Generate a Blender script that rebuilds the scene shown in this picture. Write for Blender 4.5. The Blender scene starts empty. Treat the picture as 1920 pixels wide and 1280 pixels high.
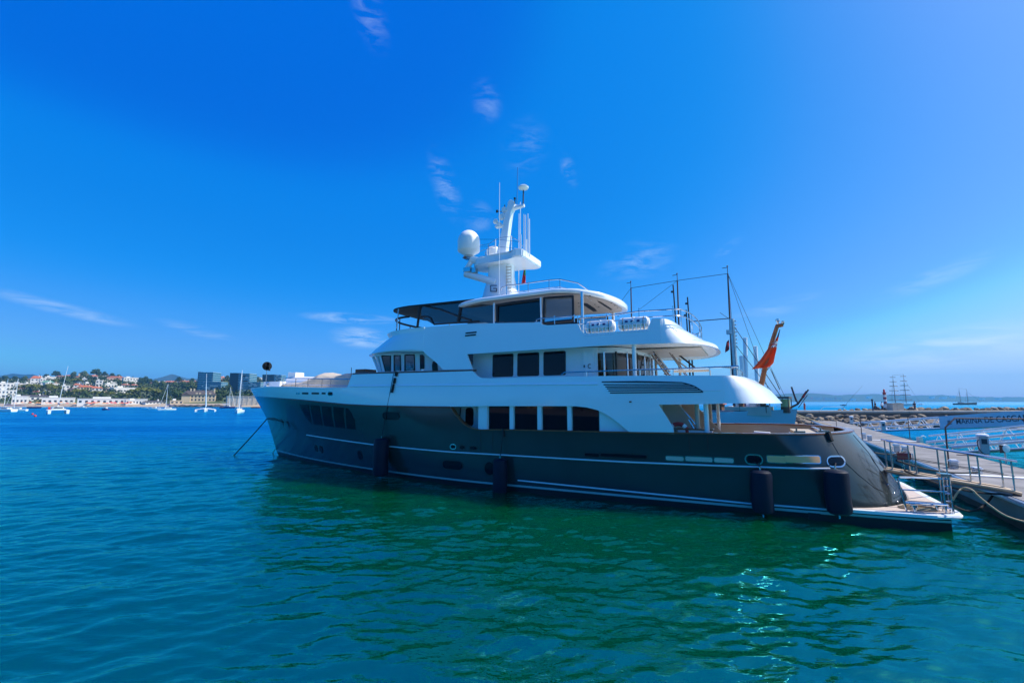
import bpy, bmesh, math, random
from mathutils import Vector, Matrix
R=math.radians; PI=math.pi
# ---------------------------------------------------------------- camera
F=850.0; H=4.2; PITCH=math.atan(112/F)
sc=bpy.context.scene
cd=bpy.data.cameras.new('camera'); cam=bpy.data.objects.new('camera',cd); sc.collection.objects.link(cam)
cd.sensor_width=36; cd.lens=F/1920*36; cd.clip_start=.1; cd.clip_end=60000
cam.location=(0,0,H); cam.rotation_euler=(PI/2+PITCH,0,0); sc.camera=cam
sc.render.resolution_x=1024; sc.render.resolution_y=682
# ---------------------------------------------------------------- sun and sky
SUN_AZ=R(90); SUN_EL=R(50)
wd=bpy.data.worlds.new("World"); sc.world=wd; wd.use_nodes=True
nt=wd.node_tree; nt.nodes.clear()
def N_(nt,t,**k):
    n=nt.nodes.new(t)
    for a,b in k.items(): setattr(n,a,b)
    return n
def lk(nt,a,b): nt.links.new(a,b)
sky=N_(nt,'ShaderNodeTexSky',sky_type='NISHITA',sun_disc=False)
sky.sun_elevation=SUN_EL; sky.sun_rotation=SUN_AZ; sky.altitude=0; sky.air_density=.6; sky.dust_density=1.3; sky.ozone_density=6
m0=N_(nt,'ShaderNodeVectorMath',operation='SCALE'); m0.inputs['Scale'].default_value=.105; lk(nt,sky.outputs[0],m0.inputs[0])
cv=N_(nt,'ShaderNodeRGBCurve'); mpg=cv.mapping; mpg.use_clip=False
def crv(c,pts):
    c.points[0].location=pts[0]; c.points[1].location=pts[-1]
    for p_ in pts[1:-1]: c.points.new(*p_)
    for p_ in c.points: p_.handle_type='AUTO'
# response curves for a deep blue sky; unseen zenith brightened to fill the shade
crv(mpg.curves[0],[(0,0),(.09,.0002),(.11,.006),(.14,.042),(.20,.125),(.229,.155),(.26,.24),(.32,.42),(.369,.56),(.7,.85)])
crv(mpg.curves[1],[(0, 0.20), (0.06, 0.16), (0.099, 0.1161), (0.126, 0.183), (0.15, 0.2009), (0.2, 0.25), (0.27, 0.3304), (0.294, 0.3571), (0.337, 0.4286), (0.356, 0.4821), (0.389, 0.5982), (0.7, 0.8482)])
crv(mpg.curves[2],[(0, 0.98), (0.12, 0.80), (0.214, 0.625), (0.266, 0.6964), (0.31, 0.7143), (0.4, 0.7946), (0.5, 0.875), (0.6, 0.9196), (1.0, 1.0714)])
mpg.update(); lk(nt,m0.outputs[0],cv.inputs['Color'])
gm=N_(nt,'ShaderNodeVectorMath',operation='SCALE'); gm.inputs['Scale'].default_value=1/.105; lk(nt,cv.outputs[0],gm.inputs[0])
# thin cirrus, laid out by view direction on the sky
tc=N_(nt,'ShaderNodeTexCoord'); sp=N_(nt,'ShaderNodeSeparateXYZ'); lk(nt,tc.outputs['Generated'],sp.inputs[0])
mz=N_(nt,'ShaderNodeMath',operation='ADD'); mz.inputs[1].default_value=.12; lk(nt,sp.outputs[2],mz.inputs[0])
mz2=N_(nt,'ShaderNodeMath',operation='MAXIMUM'); mz2.inputs[1].default_value=.05; lk(nt,mz.outputs[0],mz2.inputs[0])
dx=N_(nt,'ShaderNodeMath',operation='DIVIDE'); lk(nt,sp.outputs[0],dx.inputs[0]); lk(nt,mz2.outputs[0],dx.inputs[1])
dy=N_(nt,'ShaderNodeMath',operation='DIVIDE'); lk(nt,sp.outputs[1],dy.inputs[0]); lk(nt,mz2.outputs[0],dy.inputs[1])
cb=N_(nt,'ShaderNodeCombineXYZ'); lk(nt,dx.outputs[0],cb.inputs[0]); lk(nt,dy.outputs[0],cb.inputs[1])
def M2(op,a,b=None,c=None,clamp=False):
    n=N_(nt,'ShaderNodeMath',operation=op,use_clamp=clamp)
    for i,v in enumerate((a,b,c)):
        if v is None: continue
        if isinstance(v,(int,float)): n.inputs[i].default_value=v
        else: lk(nt,v,n.inputs[i])
    return n.outputs[0]
az_=M2('ARCTAN2',sp.outputs[0],sp.outputs[1]); el_=M2('ARCSINE',sp.outputs[2])
cb2=N_(nt,'ShaderNodeCombineXYZ'); lk(nt,az_,cb2.inputs[0]); lk(nt,el_,cb2.inputs[1])
def cirr(rot,sx,sy,scale,lo,hi):
    mp=N_(nt,'ShaderNodeMapping'); mp.inputs['Scale'].default_value=(sx,sy,1); mp.inputs['Rotation'].default_value=(0,0,R(rot)); lk(nt,cb2.outputs[0],mp.inputs[0])
    n=N_(nt,'ShaderNodeTexNoise'); n.inputs['Scale'].default_value=scale; n.inputs['Detail'].default_value=8; n.inputs['Roughness'].default_value=.62; n.inputs['Distortion'].default_value=.7; lk(nt,mp.outputs[0],n.inputs['Vector'])
    r=N_(nt,'ShaderNodeMapRange'); r.inputs[1].default_value=lo; r.inputs[2].default_value=hi; lk(nt,n.outputs[0],r.inputs[0]); return r.outputs[0]
streak=cirr(8,1,6,10,.40,.78); fleck=cirr(62,1,3.4,15,.44,.84)
CL=[(660, 597, 109.24999999999999, 12.649999999999999, 0, 0.85, 0), (678, 634, 71.3, 25.299999999999997, -4, 0.85, 0), (115, 578, 195.49999999999997, 16.099999999999998, -8, 0.53, 0), (370, 620, 92.0, 13.799999999999999, -10, 0.42, 0), (835, 350, 29.9, 86.25, 20, 0.34, 1), (897, 408, 34.5, 36.8, 0, 0.31, 1), (912, 190, 34.5, 52.9, 10, 0.22, 1), (694, 32, 39.099999999999994, 86.25, 20, 0.26, 1), (1195, 490, 92.0, 46.0, 12, 0.26, 1), (1366, 464, 36.8, 11.5, 28, 0.37, 1), (1067, 322, 18.4, 41.4, 15, 0.26, 1), (1780, 655, 300, 55, 6, .75, 0), (1750, 522, 161.0, 23.0, 14, 0.3, 0), (985, 275, 52.9, 69.0, -20, 0.15, 1), (1450, 580, 138.0, 20.7, 10, 0.19, 0)]
tot=None
for (cx,cy,w,h,an,st_,kind) in CL:
    def ae(px,py):
        x=(px-960)/F; y=(640-py)/F; d=(x,math.cos(PITCH)-math.sin(PITCH)*y,math.sin(PITCH)+math.cos(PITCH)*y); l=math.sqrt(sum(q*q for q in d)); return math.atan2(d[0],d[1]),math.asin(d[2]/l)
    a0,e0=ae(cx,cy); a1,e1=ae(cx+10,cy); a2,e2=ae(cx,cy-10); ka=abs(a1-a0)/10; ke=abs(e2-e0)/10
    da=M2('SUBTRACT',az_,a0); de=M2('SUBTRACT',el_,e0); da=M2('DIVIDE',da,ka); de=M2('DIVIDE',de,ke); c_,s_=math.cos(R(an)),math.sin(R(an))
    u=M2('DIVIDE',M2('ADD',M2('MULTIPLY',da,c_),M2('MULTIPLY',de,s_)),w); v=M2('DIVIDE',M2('SUBTRACT',M2('MULTIPLY',de,c_),M2('MULTIPLY',da,s_)),h)
    rr=M2('ADD',M2('MULTIPLY',u,u),M2('MULTIPLY',v,v)); m_=M2('SUBTRACT',1,rr,clamp=True); m_=M2('MULTIPLY',m_,m_); m_=M2('MULTIPLY',M2('MULTIPLY',m_,st_),fleck if kind else streak)
    tot=m_ if tot is None else M2('ADD',tot,m_)
mm2=N_(nt,'ShaderNodeMath',operation='MULTIPLY',use_clamp=True); mm2.inputs[1].default_value=1.15; lk(nt,tot,mm2.inputs[0])
cl=N_(nt,'ShaderNodeMix',data_type='RGBA'); cl.inputs[7].default_value=(7.2,8.6,9.6,1)
lk(nt,mm2.outputs[0],cl.inputs[0]); lk(nt,gm.outputs[0],cl.inputs[6])
bg=N_(nt,'ShaderNodeBackground'); bg.inputs[1].default_value=.105; lk(nt,cl.outputs[2],bg.inputs[0])
wo=N_(nt,'ShaderNodeOutputWorld'); lk(nt,bg.outputs[0],wo.inputs[0])
sl=bpy.data.lights.new('sun','SUN'); sl.energy=5.0; sl.angle=R(.5); sl.color=(1,.95,.87)
so=bpy.data.objects.new('sun',sl); sc.collection.objects.link(so)
sdir=Vector((math.sin(SUN_AZ)*math.cos(SUN_EL),math.cos(SUN_AZ)*math.cos(SUN_EL),math.sin(SUN_EL)))
so.rotation_euler=sdir.to_track_quat('Z','Y').to_euler(); so.location=sdir*100
vs=sc.view_settings; vs.view_transform='Standard'; vs.look='None'; vs.exposure=0.24; vs.gamma=1
# ---------------------------------------------------------------- materials
def mat(name,col,rough=.5,metal=0,coat=0,spec=.5,noise=None,bump=None,alpha=None):
    """principled; noise=(scale,amount,[colour2]) mottles the base colour, bump=(scale,strength)"""
    m=bpy.data.materials.new(name); m.use_nodes=True; t=m.node_tree; b=t.nodes['Principled BSDF']
    b.inputs['Base Color'].default_value=(*col,1); b.inputs['Roughness'].default_value=rough; b.inputs['Metallic'].default_value=metal
    b.inputs['Coat Weight'].default_value=coat; b.inputs['Coat Roughness'].default_value=.05; b.inputs['Specular IOR Level'].default_value=spec
    if noise or bump: co=N_(t,'ShaderNodeTexCoord')
    if noise:
        n=N_(t,'ShaderNodeTexNoise'); n.inputs['Scale'].default_value=noise[0]; n.inputs['Detail'].default_value=6; lk(t,co.outputs['Object'],n.inputs['Vector'])
        r=N_(t,'ShaderNodeMapRange'); r.inputs[1].default_value=.3; r.inputs[2].default_value=.7; lk(t,n.outputs[0],r.inputs[0])
        x=N_(t,'ShaderNodeMix',data_type='RGBA'); c2=noise[2] if len(noise)>2 else tuple(c*(1-noise[1]) for c in col)
        x.inputs[6].default_value=(*col,1); x.inputs[7].default_value=(*c2,1); lk(t,r.outputs[0],x.inputs[0]); lk(t,x.outputs[2],b.inputs['Base Color'])
    if bump:
        n=N_(t,'ShaderNodeTexNoise'); n.inputs['Scale'].default_value=bump[0]; n.inputs['Detail'].default_value=5; lk(t,co.outputs['Object'],n.inputs['Vector'])
        q=N_(t,'ShaderNodeBump'); q.inputs['Strength'].default_value=bump[1]; q.inputs['Distance'].default_value=.05; lk(t,n.outputs[0],q.inputs['Height']); lk(t,q.outputs[0],b.inputs['Normal'])
    return m
def clothmat(name,col):
    m=mat(name,col,.8); t=m.node_tree; b=t.nodes['Principled BSDF']; o=[n for n in t.nodes if n.type=='OUTPUT_MATERIAL'][0]
    tl=N_(t,'ShaderNodeBsdfTranslucent'); tl.inputs[0].default_value=(*col,1); x=N_(t,'ShaderNodeMixShader'); x.inputs[0].default_value=.45; lk(t,b.outputs[0],x.inputs[1]); lk(t,tl.outputs[0],x.inputs[2]); lk(t,x.outputs[0],o.inputs[0]); return m
def tinted(name,tint,amount,rough=.03):
    m=bpy.data.materials.new(name); m.use_nodes=True; t=m.node_tree; t.nodes.clear()
    o=N_(t,'ShaderNodeOutputMaterial'); tr=N_(t,'ShaderNodeBsdfTransparent'); tr.inputs[0].default_value=(*tint,1)
    g=N_(t,'ShaderNodeBsdfGlossy'); g.inputs['Roughness'].default_value=rough; f=N_(t,'ShaderNodeFresnel'); f.inputs[0].default_value=1.5
    a=N_(t,'ShaderNodeMath',operation='ADD'); a.inputs[1].default_value=amount; lk(t,f.outputs[0],a.inputs[0])
    x=N_(t,'ShaderNodeMixShader'); lk(t,a.outputs[0],x.inputs[0]); lk(t,tr.outputs[0],x.inputs[1]); lk(t,g.outputs[0],x.inputs[2]); lk(t,x.outputs[0],o.inputs[0])
    return m
M={}
M['hull']=mat('dark_hull_paint',(.036,.046,.047),.17,.1,.35,noise=(.5,.25))
M['black']=mat('black_antifouling',(.006,.007,.009),.45)
M['white']=mat('white_gloss_paint',(.82,.86,.88),.22,0,.5,noise=(.35,.05))
M['white2']=mat('white_structure_paint',(.79,.82,.84),.35,noise=(.6,.07))
M['beige']=mat('beige_interior_paint',(.55,.48,.40),.45,noise=(1.2,.12))
M['teakrail']=mat('varnished_teak',(.30,.085,.035),.25,0,.5,noise=(6,.3))
M['stripe']=mat('silver_boot_stripe',(.42,.52,.50),.35,.2)
M['steel']=mat('polished_steel',(.62,.63,.65),.16,1)
M['glass']=mat('dark_tinted_glass',(.002,.005,.012),.03,0,0,.24)
M['clear']=tinted('smoked_glass',(.10,.14,.17),.03)
M['enclos']=tinted('clear_vinyl_enclosure',(.20,.29,.36),.07)
M['lens']=tinted('light_glass',(.62,.70,.74),.03)
M['gasket']=mat('black_rubber',(.010,.010,.012),.5)
M['deck']=mat('teak_deck',(.42,.33,.26),.6,noise=(9,.25))
M['canvas']=clothmat('beige_canvas',(.80,.70,.57))
M['blackcanvas']=mat('black_canvas',(.012,.014,.018),.8,bump=(5,.3))
M['fender']=mat('navy_fender_cloth',(.003,.009,.028),.55,0,0,.2,noise=(2,.3),bump=(9,.12))
M['ropeblack']=mat('black_rope',(.012,.012,.014),.8,bump=(60,.8))
M['ropetan']=mat('tan_rope',(.50,.38,.22),.8,bump=(60,.8))
M['red']=mat('red_cloth',(.55,.03,.03),.7)
M['orange']=clothmat('red_orange_flag_cloth',(.82,.13,.03))
M['navy']=mat('navy_blue_cloth',(.02,.03,.16),.75)
M['railpaint']=mat('white_rail_paint',(.72,.74,.75),.3,.2)
M['flagwhite']=mat('white_cloth',(.8,.8,.8),.75)
M['green']=mat('green_cloth',(.02,.20,.05),.75)
M['radome']=mat('white_plastic',(.82,.82,.80),.4)
M['vent']=mat('dark_vent_grille',(.035,.045,.055),.5)
M['cushion']=mat('brown_cushion',(.16,.08,.05),.8)
# ---------------------------------------------------------------- helpers
COL=sc.collection
def link(o,parent=None):
    COL.objects.link(o)
    if parent: o.parent=parent
    return o
def tag(o,label=None,cat=None,group=None,kind=None):
    if label: o['label']=label
    if cat: o['category']=cat
    if group: o['group']=group
    if kind: o['kind']=kind
    return o
def empty(name,loc=(0,0,0),rz=0,label=None,cat=None,group=None):
    o=bpy.data.objects.new(name,None); o.location=loc; o.rotation_euler=(0,0,rz); o.empty_display_size=.3
    link(o); return tag(o,label,cat,group)
def obj(name,bm,m,parent=None,ang=35,recalc=True,label=None):
    if recalc: bmesh.ops.recalc_face_normals(bm,faces=bm.faces)
    me=bpy.data.meshes.new(name); 
    for f in bm.faces: f.smooth=True
    bm.to_mesh(me); bm.free()
    try: me.set_sharp_from_angle(angle=R(ang))
    except Exception: pass
    for x in (m if isinstance(m,(list,tuple)) else [m]): me.materials.append(x if not isinstance(x,str) else M[x])
    o=bpy.data.objects.new(name,me); link(o,parent)
    if label: o['label']=label
    return o
NB=bmesh.new
def box(bm,c,s,rot=None,mi=0):
    r=bmesh.ops.create_cube(bm,size=1); T=Matrix.Translation(c)@(rot.to_4x4() if rot else Matrix())@Matrix.Diagonal((*s,1))
    bmesh.ops.transform(bm,matrix=T,verts=r['verts'])
    if mi:
        for f in {f for v in r['verts'] for f in v.link_faces}: f.material_index=mi
    return r['verts']
def box2(bm,a,b): return box(bm,[(x+y)/2 for x,y in zip(a,b)],[abs(y-x) for x,y in zip(a,b)])
def smooth(pts,k=6):
    p=[Vector(q) for q in pts]; out=[]
    for i in range(len(p)-1):
        a=p[max(i-1,0)];b=p[i];c=p[i+1];d=p[min(i+2,len(p)-1)]
        for j in range(k):
            t=j/k; out.append(.5*((2*b)+(c-a)*t+(2*a-5*b+4*c-d)*t*t+(3*b-a-3*c+d)*t**3))
    return out+[p[-1]]
def tube(bm,pts,r,n=8,mi=0,r2=None):
    pts=[Vector(p) for p in pts]; k=len(pts); rings=[]; up=None
    for i,p in enumerate(pts):
        t=((pts[min(i+1,k-1)]-pts[max(i-1,0)])).normalized()
        if up is None:
            up=Vector((0,0,1)) if abs(t.z)<.9 else Vector((1,0,0))
        a=t.cross(up).normalized(); b=a.cross(t).normalized(); up=b
        rr=r if r2 is None else r+(r2-r)*i/(k-1)
        rings.append([bm.verts.new(p+a*rr*math.cos(2*PI*j/n)+b*rr*math.sin(2*PI*j/n)) for j in range(n)])
    for i in range(k-1):
        for j in range(n):
            f=bm.faces.new((rings[i][j],rings[i][(j+1)%n],rings[i+1][(j+1)%n],rings[i+1][j])); f.material_index=mi
    for q in (rings[0][::-1],rings[-1]):
        f=bm.faces.new(q); f.material_index=mi
def sag(a,b,d,n=16):
    a=Vector(a);b=Vector(b); return [a.lerp(b,i/n)-Vector((0,0,d*4*(i/n)*(1-i/n))) for i in range(n+1)]
def lathe(bm,prof,c=(0,0,0),n=24,rot=None,mi=0):
    c=Vector(c); rings=[]
    for r,z in prof:
        ring=[]
        for j in range(n):
            v=Vector((r*math.cos(2*PI*j/n),r*math.sin(2*PI*j/n),z))
            if rot: v=rot@v
            ring.append(bm.verts.new(c+v))
        rings.append(ring)
    for i in range(len(rings)-1):
        for j in range(n):
            f=bm.faces.new((rings[i][j],rings[i][(j+1)%n],rings[i+1][(j+1)%n],rings[i+1][j])); f.material_index=mi
    for q in (rings[0][::-1],rings[-1]):
        f=bm.faces.new(q); f.material_index=mi
def loft(bm,rings,close=False,caps=True,mi=0):
    """rings: equal-length lists of points"""
    V=[[bm.verts.new(p) for p in r] for r in rings]; n=len(V[0]); k=len(V)
    for i in range(k if close else k-1):
        A=V[i];B=V[(i+1)%k]
        for j in range(n-1):
            f=bm.faces.new((A[j],A[j+1],B[j+1],B[j])); f.material_index=mi
    if caps and close:
        for j in (0,n-1):
            try: bm.faces.new([V[i][j] for i in range(k)])
            except Exception: pass
    return V
def slab(bm,plan,z0,z1,mi=0):
    """plan: [(x,y)], z0/z1 numbers or functions of x"""
    f0=(lambda x:z0) if not callable(z0) else z0; f1=(lambda x:z1) if not callable(z1) else z1
    a=[bm.verts.new((x,y,f0(x))) for x,y in plan]; b=[bm.verts.new((x,y,f1(x))) for x,y in plan]; n=len(plan)
    bm.faces.new(a[::-1]).material_index=mi; bm.faces.new(b).material_index=mi
    for i in range(n): bm.faces.new((a[i],a[(i+1)%n],b[(i+1)%n],b[i])).material_index=mi
def interp(x,xs,ys):
    if x<=xs[0]: return ys[0]
    for i in range(1,len(xs)):
        if x<=xs[i]: return ys[i-1]+(ys[i]-ys[i-1])*(x-xs[i-1])/(xs[i]-xs[i-1])
    return ys[-1]
# where a photographed direction meets a plane or a depth, used only to measure real sizes and distances
def ray(px,py):
    cx=(px-960)/F; cy=(640-py)/F; cp,sp_=math.cos(PITCH),math.sin(PITCH)
    return Vector((cx,cp-sp_*cy,sp_+cp*cy))
def onz(px,py,z=0):
    d=ray(px,py); return Vector((0,0,H))+d*((z-H)/d.z)
def atd(px,py,d):
    r=ray(px,py); return Vector((0,0,H))+r*(d/r.y)
PSI=R(62.9); YD=Vector((-math.sin(PSI),math.cos(PSI),0)); YN=Vector((-math.cos(PSI),-math.sin(PSI),0))
YO=onz(1801,997)-YN*3.9; YO.z=0; YRZ=math.atan2(YD.y,YD.x)
def P(px,py,v):
    d=ray(px,py); C=Vector((0,0,H)); t=(v-(C-YO).dot(YN))/d.dot(YN); q=C+d*t-YO
    return Vector((q.dot(YD),v,q.z))
def PU(px,py,u):
    d=ray(px,py); C=Vector((0,0,H)); t=(u-(C-YO).dot(YD))/d.dot(YD); q=C+d*t-YO
    return Vector((u,q.dot(YN),q.z))
def PS(px,py,f):
    v=4.0
    for _ in range(40):
        q=P(px,py,v); v+=.5*(f(q.x,q.z)-v)
    return P(px,py,v)
def YW(u,v,w): return YO+YD*u+YN*v+Vector((0,0,w))
def plate(bm,outl,vf,th,side=1,step=.5,mi=0):
    """flat outline (u,w) bent onto v=vf(u,w), th thick inwards"""
    t=NB(); vs_=[t.verts.new((u,0,w)) for u,w in outl]; t.faces.new(vs_)
    us=[u for u,w in outl]; ws=[w for u,w in outl]
    if step:
        u=math.floor(min(us)/step)*step+step
        while u<max(us):
            bmesh.ops.bisect_plane(t,geom=t.verts[:]+t.edges[:]+t.faces[:],plane_co=(u,0,0),plane_no=(1,0,0),dist=1e-5); u+=step
        w=math.floor(min(ws)/.45)*.45+.45
        while w<max(ws):
            bmesh.ops.bisect_plane(t,geom=t.verts[:]+t.edges[:]+t.faces[:],plane_co=(0,0,w),plane_no=(0,0,1),dist=1e-5); w+=.45
    bmesh.ops.triangulate(t,faces=[f for f in t.faces if len(f.verts)>4])
    t.verts.ensure_lookup_table()
    vo=[bm.verts.new((v.co.x,side*vf(v.co.x,v.co.z),v.co.z)) for v in t.verts]
    vi=[bm.verts.new((v.co.x,side*max(0,vf(v.co.x,v.co.z)-th),v.co.z)) for v in t.verts]
    for f in t.faces:
        ix=[v.index for v in f.verts]
        bm.faces.new([vo[i] for i in ix]).material_index=mi; bm.faces.new([vi[i] for i in ix[::-1]]).material_index=mi
    t.verts.index_update()
    for e in t.edges:
        if len(e.link_faces)==1:
            a,b=e.verts[0].index,e.verts[1].index; bm.faces.new((vo[a],vo[b],vi[b],vi[a])).material_index=mi
    t.free()
def rrect(u0,u1,w0,w1,r,skew=0,n=5):
    out=[]
    for cx,cz,a0 in ((u1-r,w1-r,0),(u0+r,w1-r,90),(u0+r,w0+r,180),(u1-r,w0+r,270)):
        for i in range(n+1):
            a=R(a0+90*i/n); z=cz+r*math.sin(a); out.append((cx+r*math.cos(a)+skew*(z-w0),z))
    return out
def se(ue,La,b,m,d=-1,n=28,us=None):
    """superellipse end in plan, port to starboard; optional straight run to us"""
    pts=[]
    for i in range(n+1):
        t=PI*i/n; c=math.cos(t); s=max(0,math.sin(t))
        pts.append((ue-d*La*(1-s**(2/m)) , b*math.copysign(abs(c)**(2/m),c)))
    if us is not None: pts=[(us,b)]+pts+[(us,-b)]
    return pts
# ================================================================ THE YACHT
yacht=empty('motor_yacht',YO,YRZ,'large three deck motor yacht with dark grey hull and white superstructure, bow to the left','yacht')
def yo(name,bm,m,parent=None,**k): return obj(name,bm,m,parent or yacht,**k)
def ustem(w): return interp(w,[-1,0,.25,1.64,2.86,4.64,5.3],[38.4,39.0,39.27,40.05,40.8,42.6,43.25])
def uaft(w): return interp(w,[-1,.5,1,2,3.1],[.35,.42,.72,1.28,2.08])
def bfull(u,w):
    x=(ustem(w)-u)/interp(w,[0,5],[22,19]); n=interp(w,[0,2.5,5],[1.62,1.95,2.7])
    f=1 if x>=1 else (0 if x<=0 else 1-(1-x)**n)
    B=interp(w,[0,1,3,5],[4.55,4.66,4.7,4.68])
    if u<14: B*=1-interp(w,[0,3,4],[.10,.085,.05])*((14-u)/14)**1.7
    return B*f
def bh(u,w):
    b=bfull(u,w); x=(u-uaft(w))/3.3
    if x<=0: return 0
    if x<1: b*=(1-(1-x)**2)**.5
    return b
sheer_px=[(480,742),(510,745),(560,749),(610,754),(650,758),(700,760.5),(770,762),(845,763)]
SH=[PS(a,b,bh) for a,b in sheer_px]
SH=[(43.2,4.68)]+[(p.x,p.z) for p in SH]
SHc=[(p.x,p.z) for p in [PS(a,b,bh) for a,b in ((852,775),(860,786),(872,797),(884,803.5),(898,806.5))]]+[(16.2,2.83),(10.3,2.88),(5,2.96),(2,3.0)]
SHall=SH+SHc
us_=[a for a,b in SHall][::-1]; ws_=[b for a,b in SHall][::-1]
def wtop(u): return interp(u,us_,ws_)
# hull
bm=NB(); NS=180
W0=.235
def hull_ring(tf,side,lo=False):
    ring=[]
    for i in range(NS+1):
        s=.5-.5*math.cos(PI*i/NS) # denser at both ends
        u=2+s*40
        for _ in range(14):
            w=tf(u); ue=uaft(w); ust=ustem(w); u=ue+s*(ust-ue)
        ring.append(Vector((u,side*bh(u,w) if 0<i<NS else 0,w)))
    return ring
levels=[lambda u,t=t:t for t in (-1.0,-.4,0,W0)]+[lambda u,t=t:W0+t*(wtop(u)-W0) for t in (.05,.12,.22,.34,.46,.58,.7,.8,.9,1.0)]
for side in (1,-1):
    rings=[hull_ring(f,side) for f in levels]
    V=[[bm.verts.new(p) for p in r] for r in rings]
    for i in range(len(V)-1):
        for j in range(NS):
            f=bm.faces.new((V[i][j],V[i][j+1],V[i+1][j+1],V[i+1][j])); f.material_index=1 if i<3 else 0
bmesh.ops.remove_doubles(bm,verts=bm.verts,dist=.003)
hull=yo('hull',bm,['hull','black'],ang=50)
# inner bulwark lining and main deck aft
bm=NB()
for side in (1,-1):
    o=[];t=[]
    for i in range(40):
        u=2.35+i/39*10.5
        o.append((u,side*(max(bh(u,2.9)-.22,.0)),1.9)); t.append((u,side*(max(bh(u,2.9)-.22,0)),wtop(u)-.005))
    loft(bm,[o,t],caps=False)
yo('bulwark_lining',bm,'beige',recalc=False)
bm=NB(); pl=[(2.35+i/30*16,max(bh(2.35+i/30*16,2.9)-.15,.02)) for i in range(31)]
slab(bm,pl+[(a,-b) for a,b in pl[::-1]],1.8,1.92); yo('main_deck',bm,'deck')
# cap rail of the hull (wood), following the top edge right round the stern
def capstrip(name,f,side_pts,m,w=.13,h=.05,out=.04):
    bm=NB(); 
    rings=[]
    for p,nrm in side_pts:
        p=Vector(p); n=Vector(nrm)
        rings.append([p+n*out+Vector((0,0,0)),p+n*out+Vector((0,0,h)),p-n*(w-out)+Vector((0,0,h)),p-n*(w-out),p+n*out])
    k=len(rings); V=[[bm.verts.new(q) for q in r[:4]] for r in rings]
    for i in range(k-1):
        for j in range(4): bm.faces.new((V[i][j],V[i][(j+1)%4],V[i+1][(j+1)%4],V[i+1][j]))
    bm.faces.new(V[0][::-1]); bm.faces.new(V[-1]); return yo(name,bm,m)
def sideline(us,wf,vf,side=1):
    pts=[]
    for i,u in enumerate(us):
        w=wf(u); p=Vector((u,side*vf(u,w),w)); e=.02; du=Vector((2*e,side*(vf(u+e,w)-vf(u-e,w)),0)).normalized()
        n=Vector((-du.y,du.x,0))*side
        if n.y*side<0: n=-n
        pts.append((p,n))
    return pts
us=[2.12,2.16,2.22,2.3,2.4,2.55,2.75,3,3.3,3.7,4.2,4.8,5.5]+[5.5+i*.5 for i in range(1,21)]+[16,16.6,17.1,17.4,17.7,18,18.3,18.6,18.9,19.2,19.5]
P1=sideline(us[::-1],wtop,bh,1); P2=sideline(us,wtop,bh,-1)
capstrip('cap_rail',None,P1+[((2.085,0,wtop(2)),(-1,0,0))]+P2,'teakrail',w=.30)
# dark wood line under the white topsides
for s_ in (1,-1):
    uu=[19.5+i*.45 for i in range(52)]+[42.75]
    bm=NB(); tube(bm,[(u,s_*(bh(u,wtop(u))+.03),wtop(u)) for u in uu],.045,6); yo('sheer_moulding',bm,'teakrail')
# rubbing strakes and boot stripe
def strake(name,pxs,m,r,both=True,uend=None):
    Q=[PS(a,b,bh) for a,b in pxs]
    xs=[q.x for q in Q][::-1]; zs=[q.z for q in Q][::-1]
    n=60
    for s_ in ((1,-1) if both else (1,)):
        bm=NB(); pts=[]
        for i in range(n+1):
            u=xs[0]+(xs[-1]-xs[0])*i/n; w=interp(u,xs,zs); pts.append((u,s_*(bh(u,w)+r*.3),w))
        tube(bm,pts,r,8); yo(name,bm,m)
strake('rub_rail',[(575,815),(640,825),(698,833),(760,839.5),(840,846.6),(950,853),(1060,859.5),(1180,866),(1330,872),(1480,877),(1556,878)],'railpaint',.035)
strake('rub_rail',[(971,900),(1060,909),(1200,923),(1320,935),(1410,944),(1480,949),(1600,957)],'railpaint',.035)
for s_ in (1,-1):
    bm=NB(); rr=[[],[],[],[]]
    for i in range(141):
        u=.9+(38.6+.55-.9)*(i/140) ; 
        w=.26+ (.02 if u<30 else .02+.10*((u-30)/9)**2)
        for k,(dw,o_) in enumerate(((-.045,.0),(-.045,.012),(.045,.012),(.045,.0))):
            rr[k].append((u,s_*(bh(u,w+dw)+o_),w+dw))
    loft(bm,rr,close=True); yo('boot_stripe',bm,'stripe')
# glazing and ports in the hull
def hplate(name,outl,m,proud=.015,th=.05,side=1,vf=None,parent=None,step=.5,**k):
    vf=vf or bh; bm=NB(); plate(bm,outl,lambda u,w:vf(u,w)+proud,th,side,step); return yo(name,bm,m,parent,**k)
def pxout(pts,f): return [(q.x,q.z) for q in (PS(a,b,f) for a,b in pts)]
def cr(px0,py0,s): return lambda x,y:(px0+x*s,py0+y*s)
c2=cr(440,660,320/1862)
bw=[[(705,570),(808,576),(845,785),(800,740),(755,670)],[(830,578),(925,586),(960,797),(868,788)],[(950,588),(1050,596),(1082,815),(980,803)],[(1078,597),(1188,606),(1203,830),(1103,820)],[(1212,608),(1240,618),(1275,665),(1305,735),(1322,842),(1228,836)]]
for o_ in bw:
    ol=pxout([c2(*q) for q in o_],bh)
    for s_ in (1,-1): hplate('bow_window',ol,'glass',.02,.06,s_)
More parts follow.
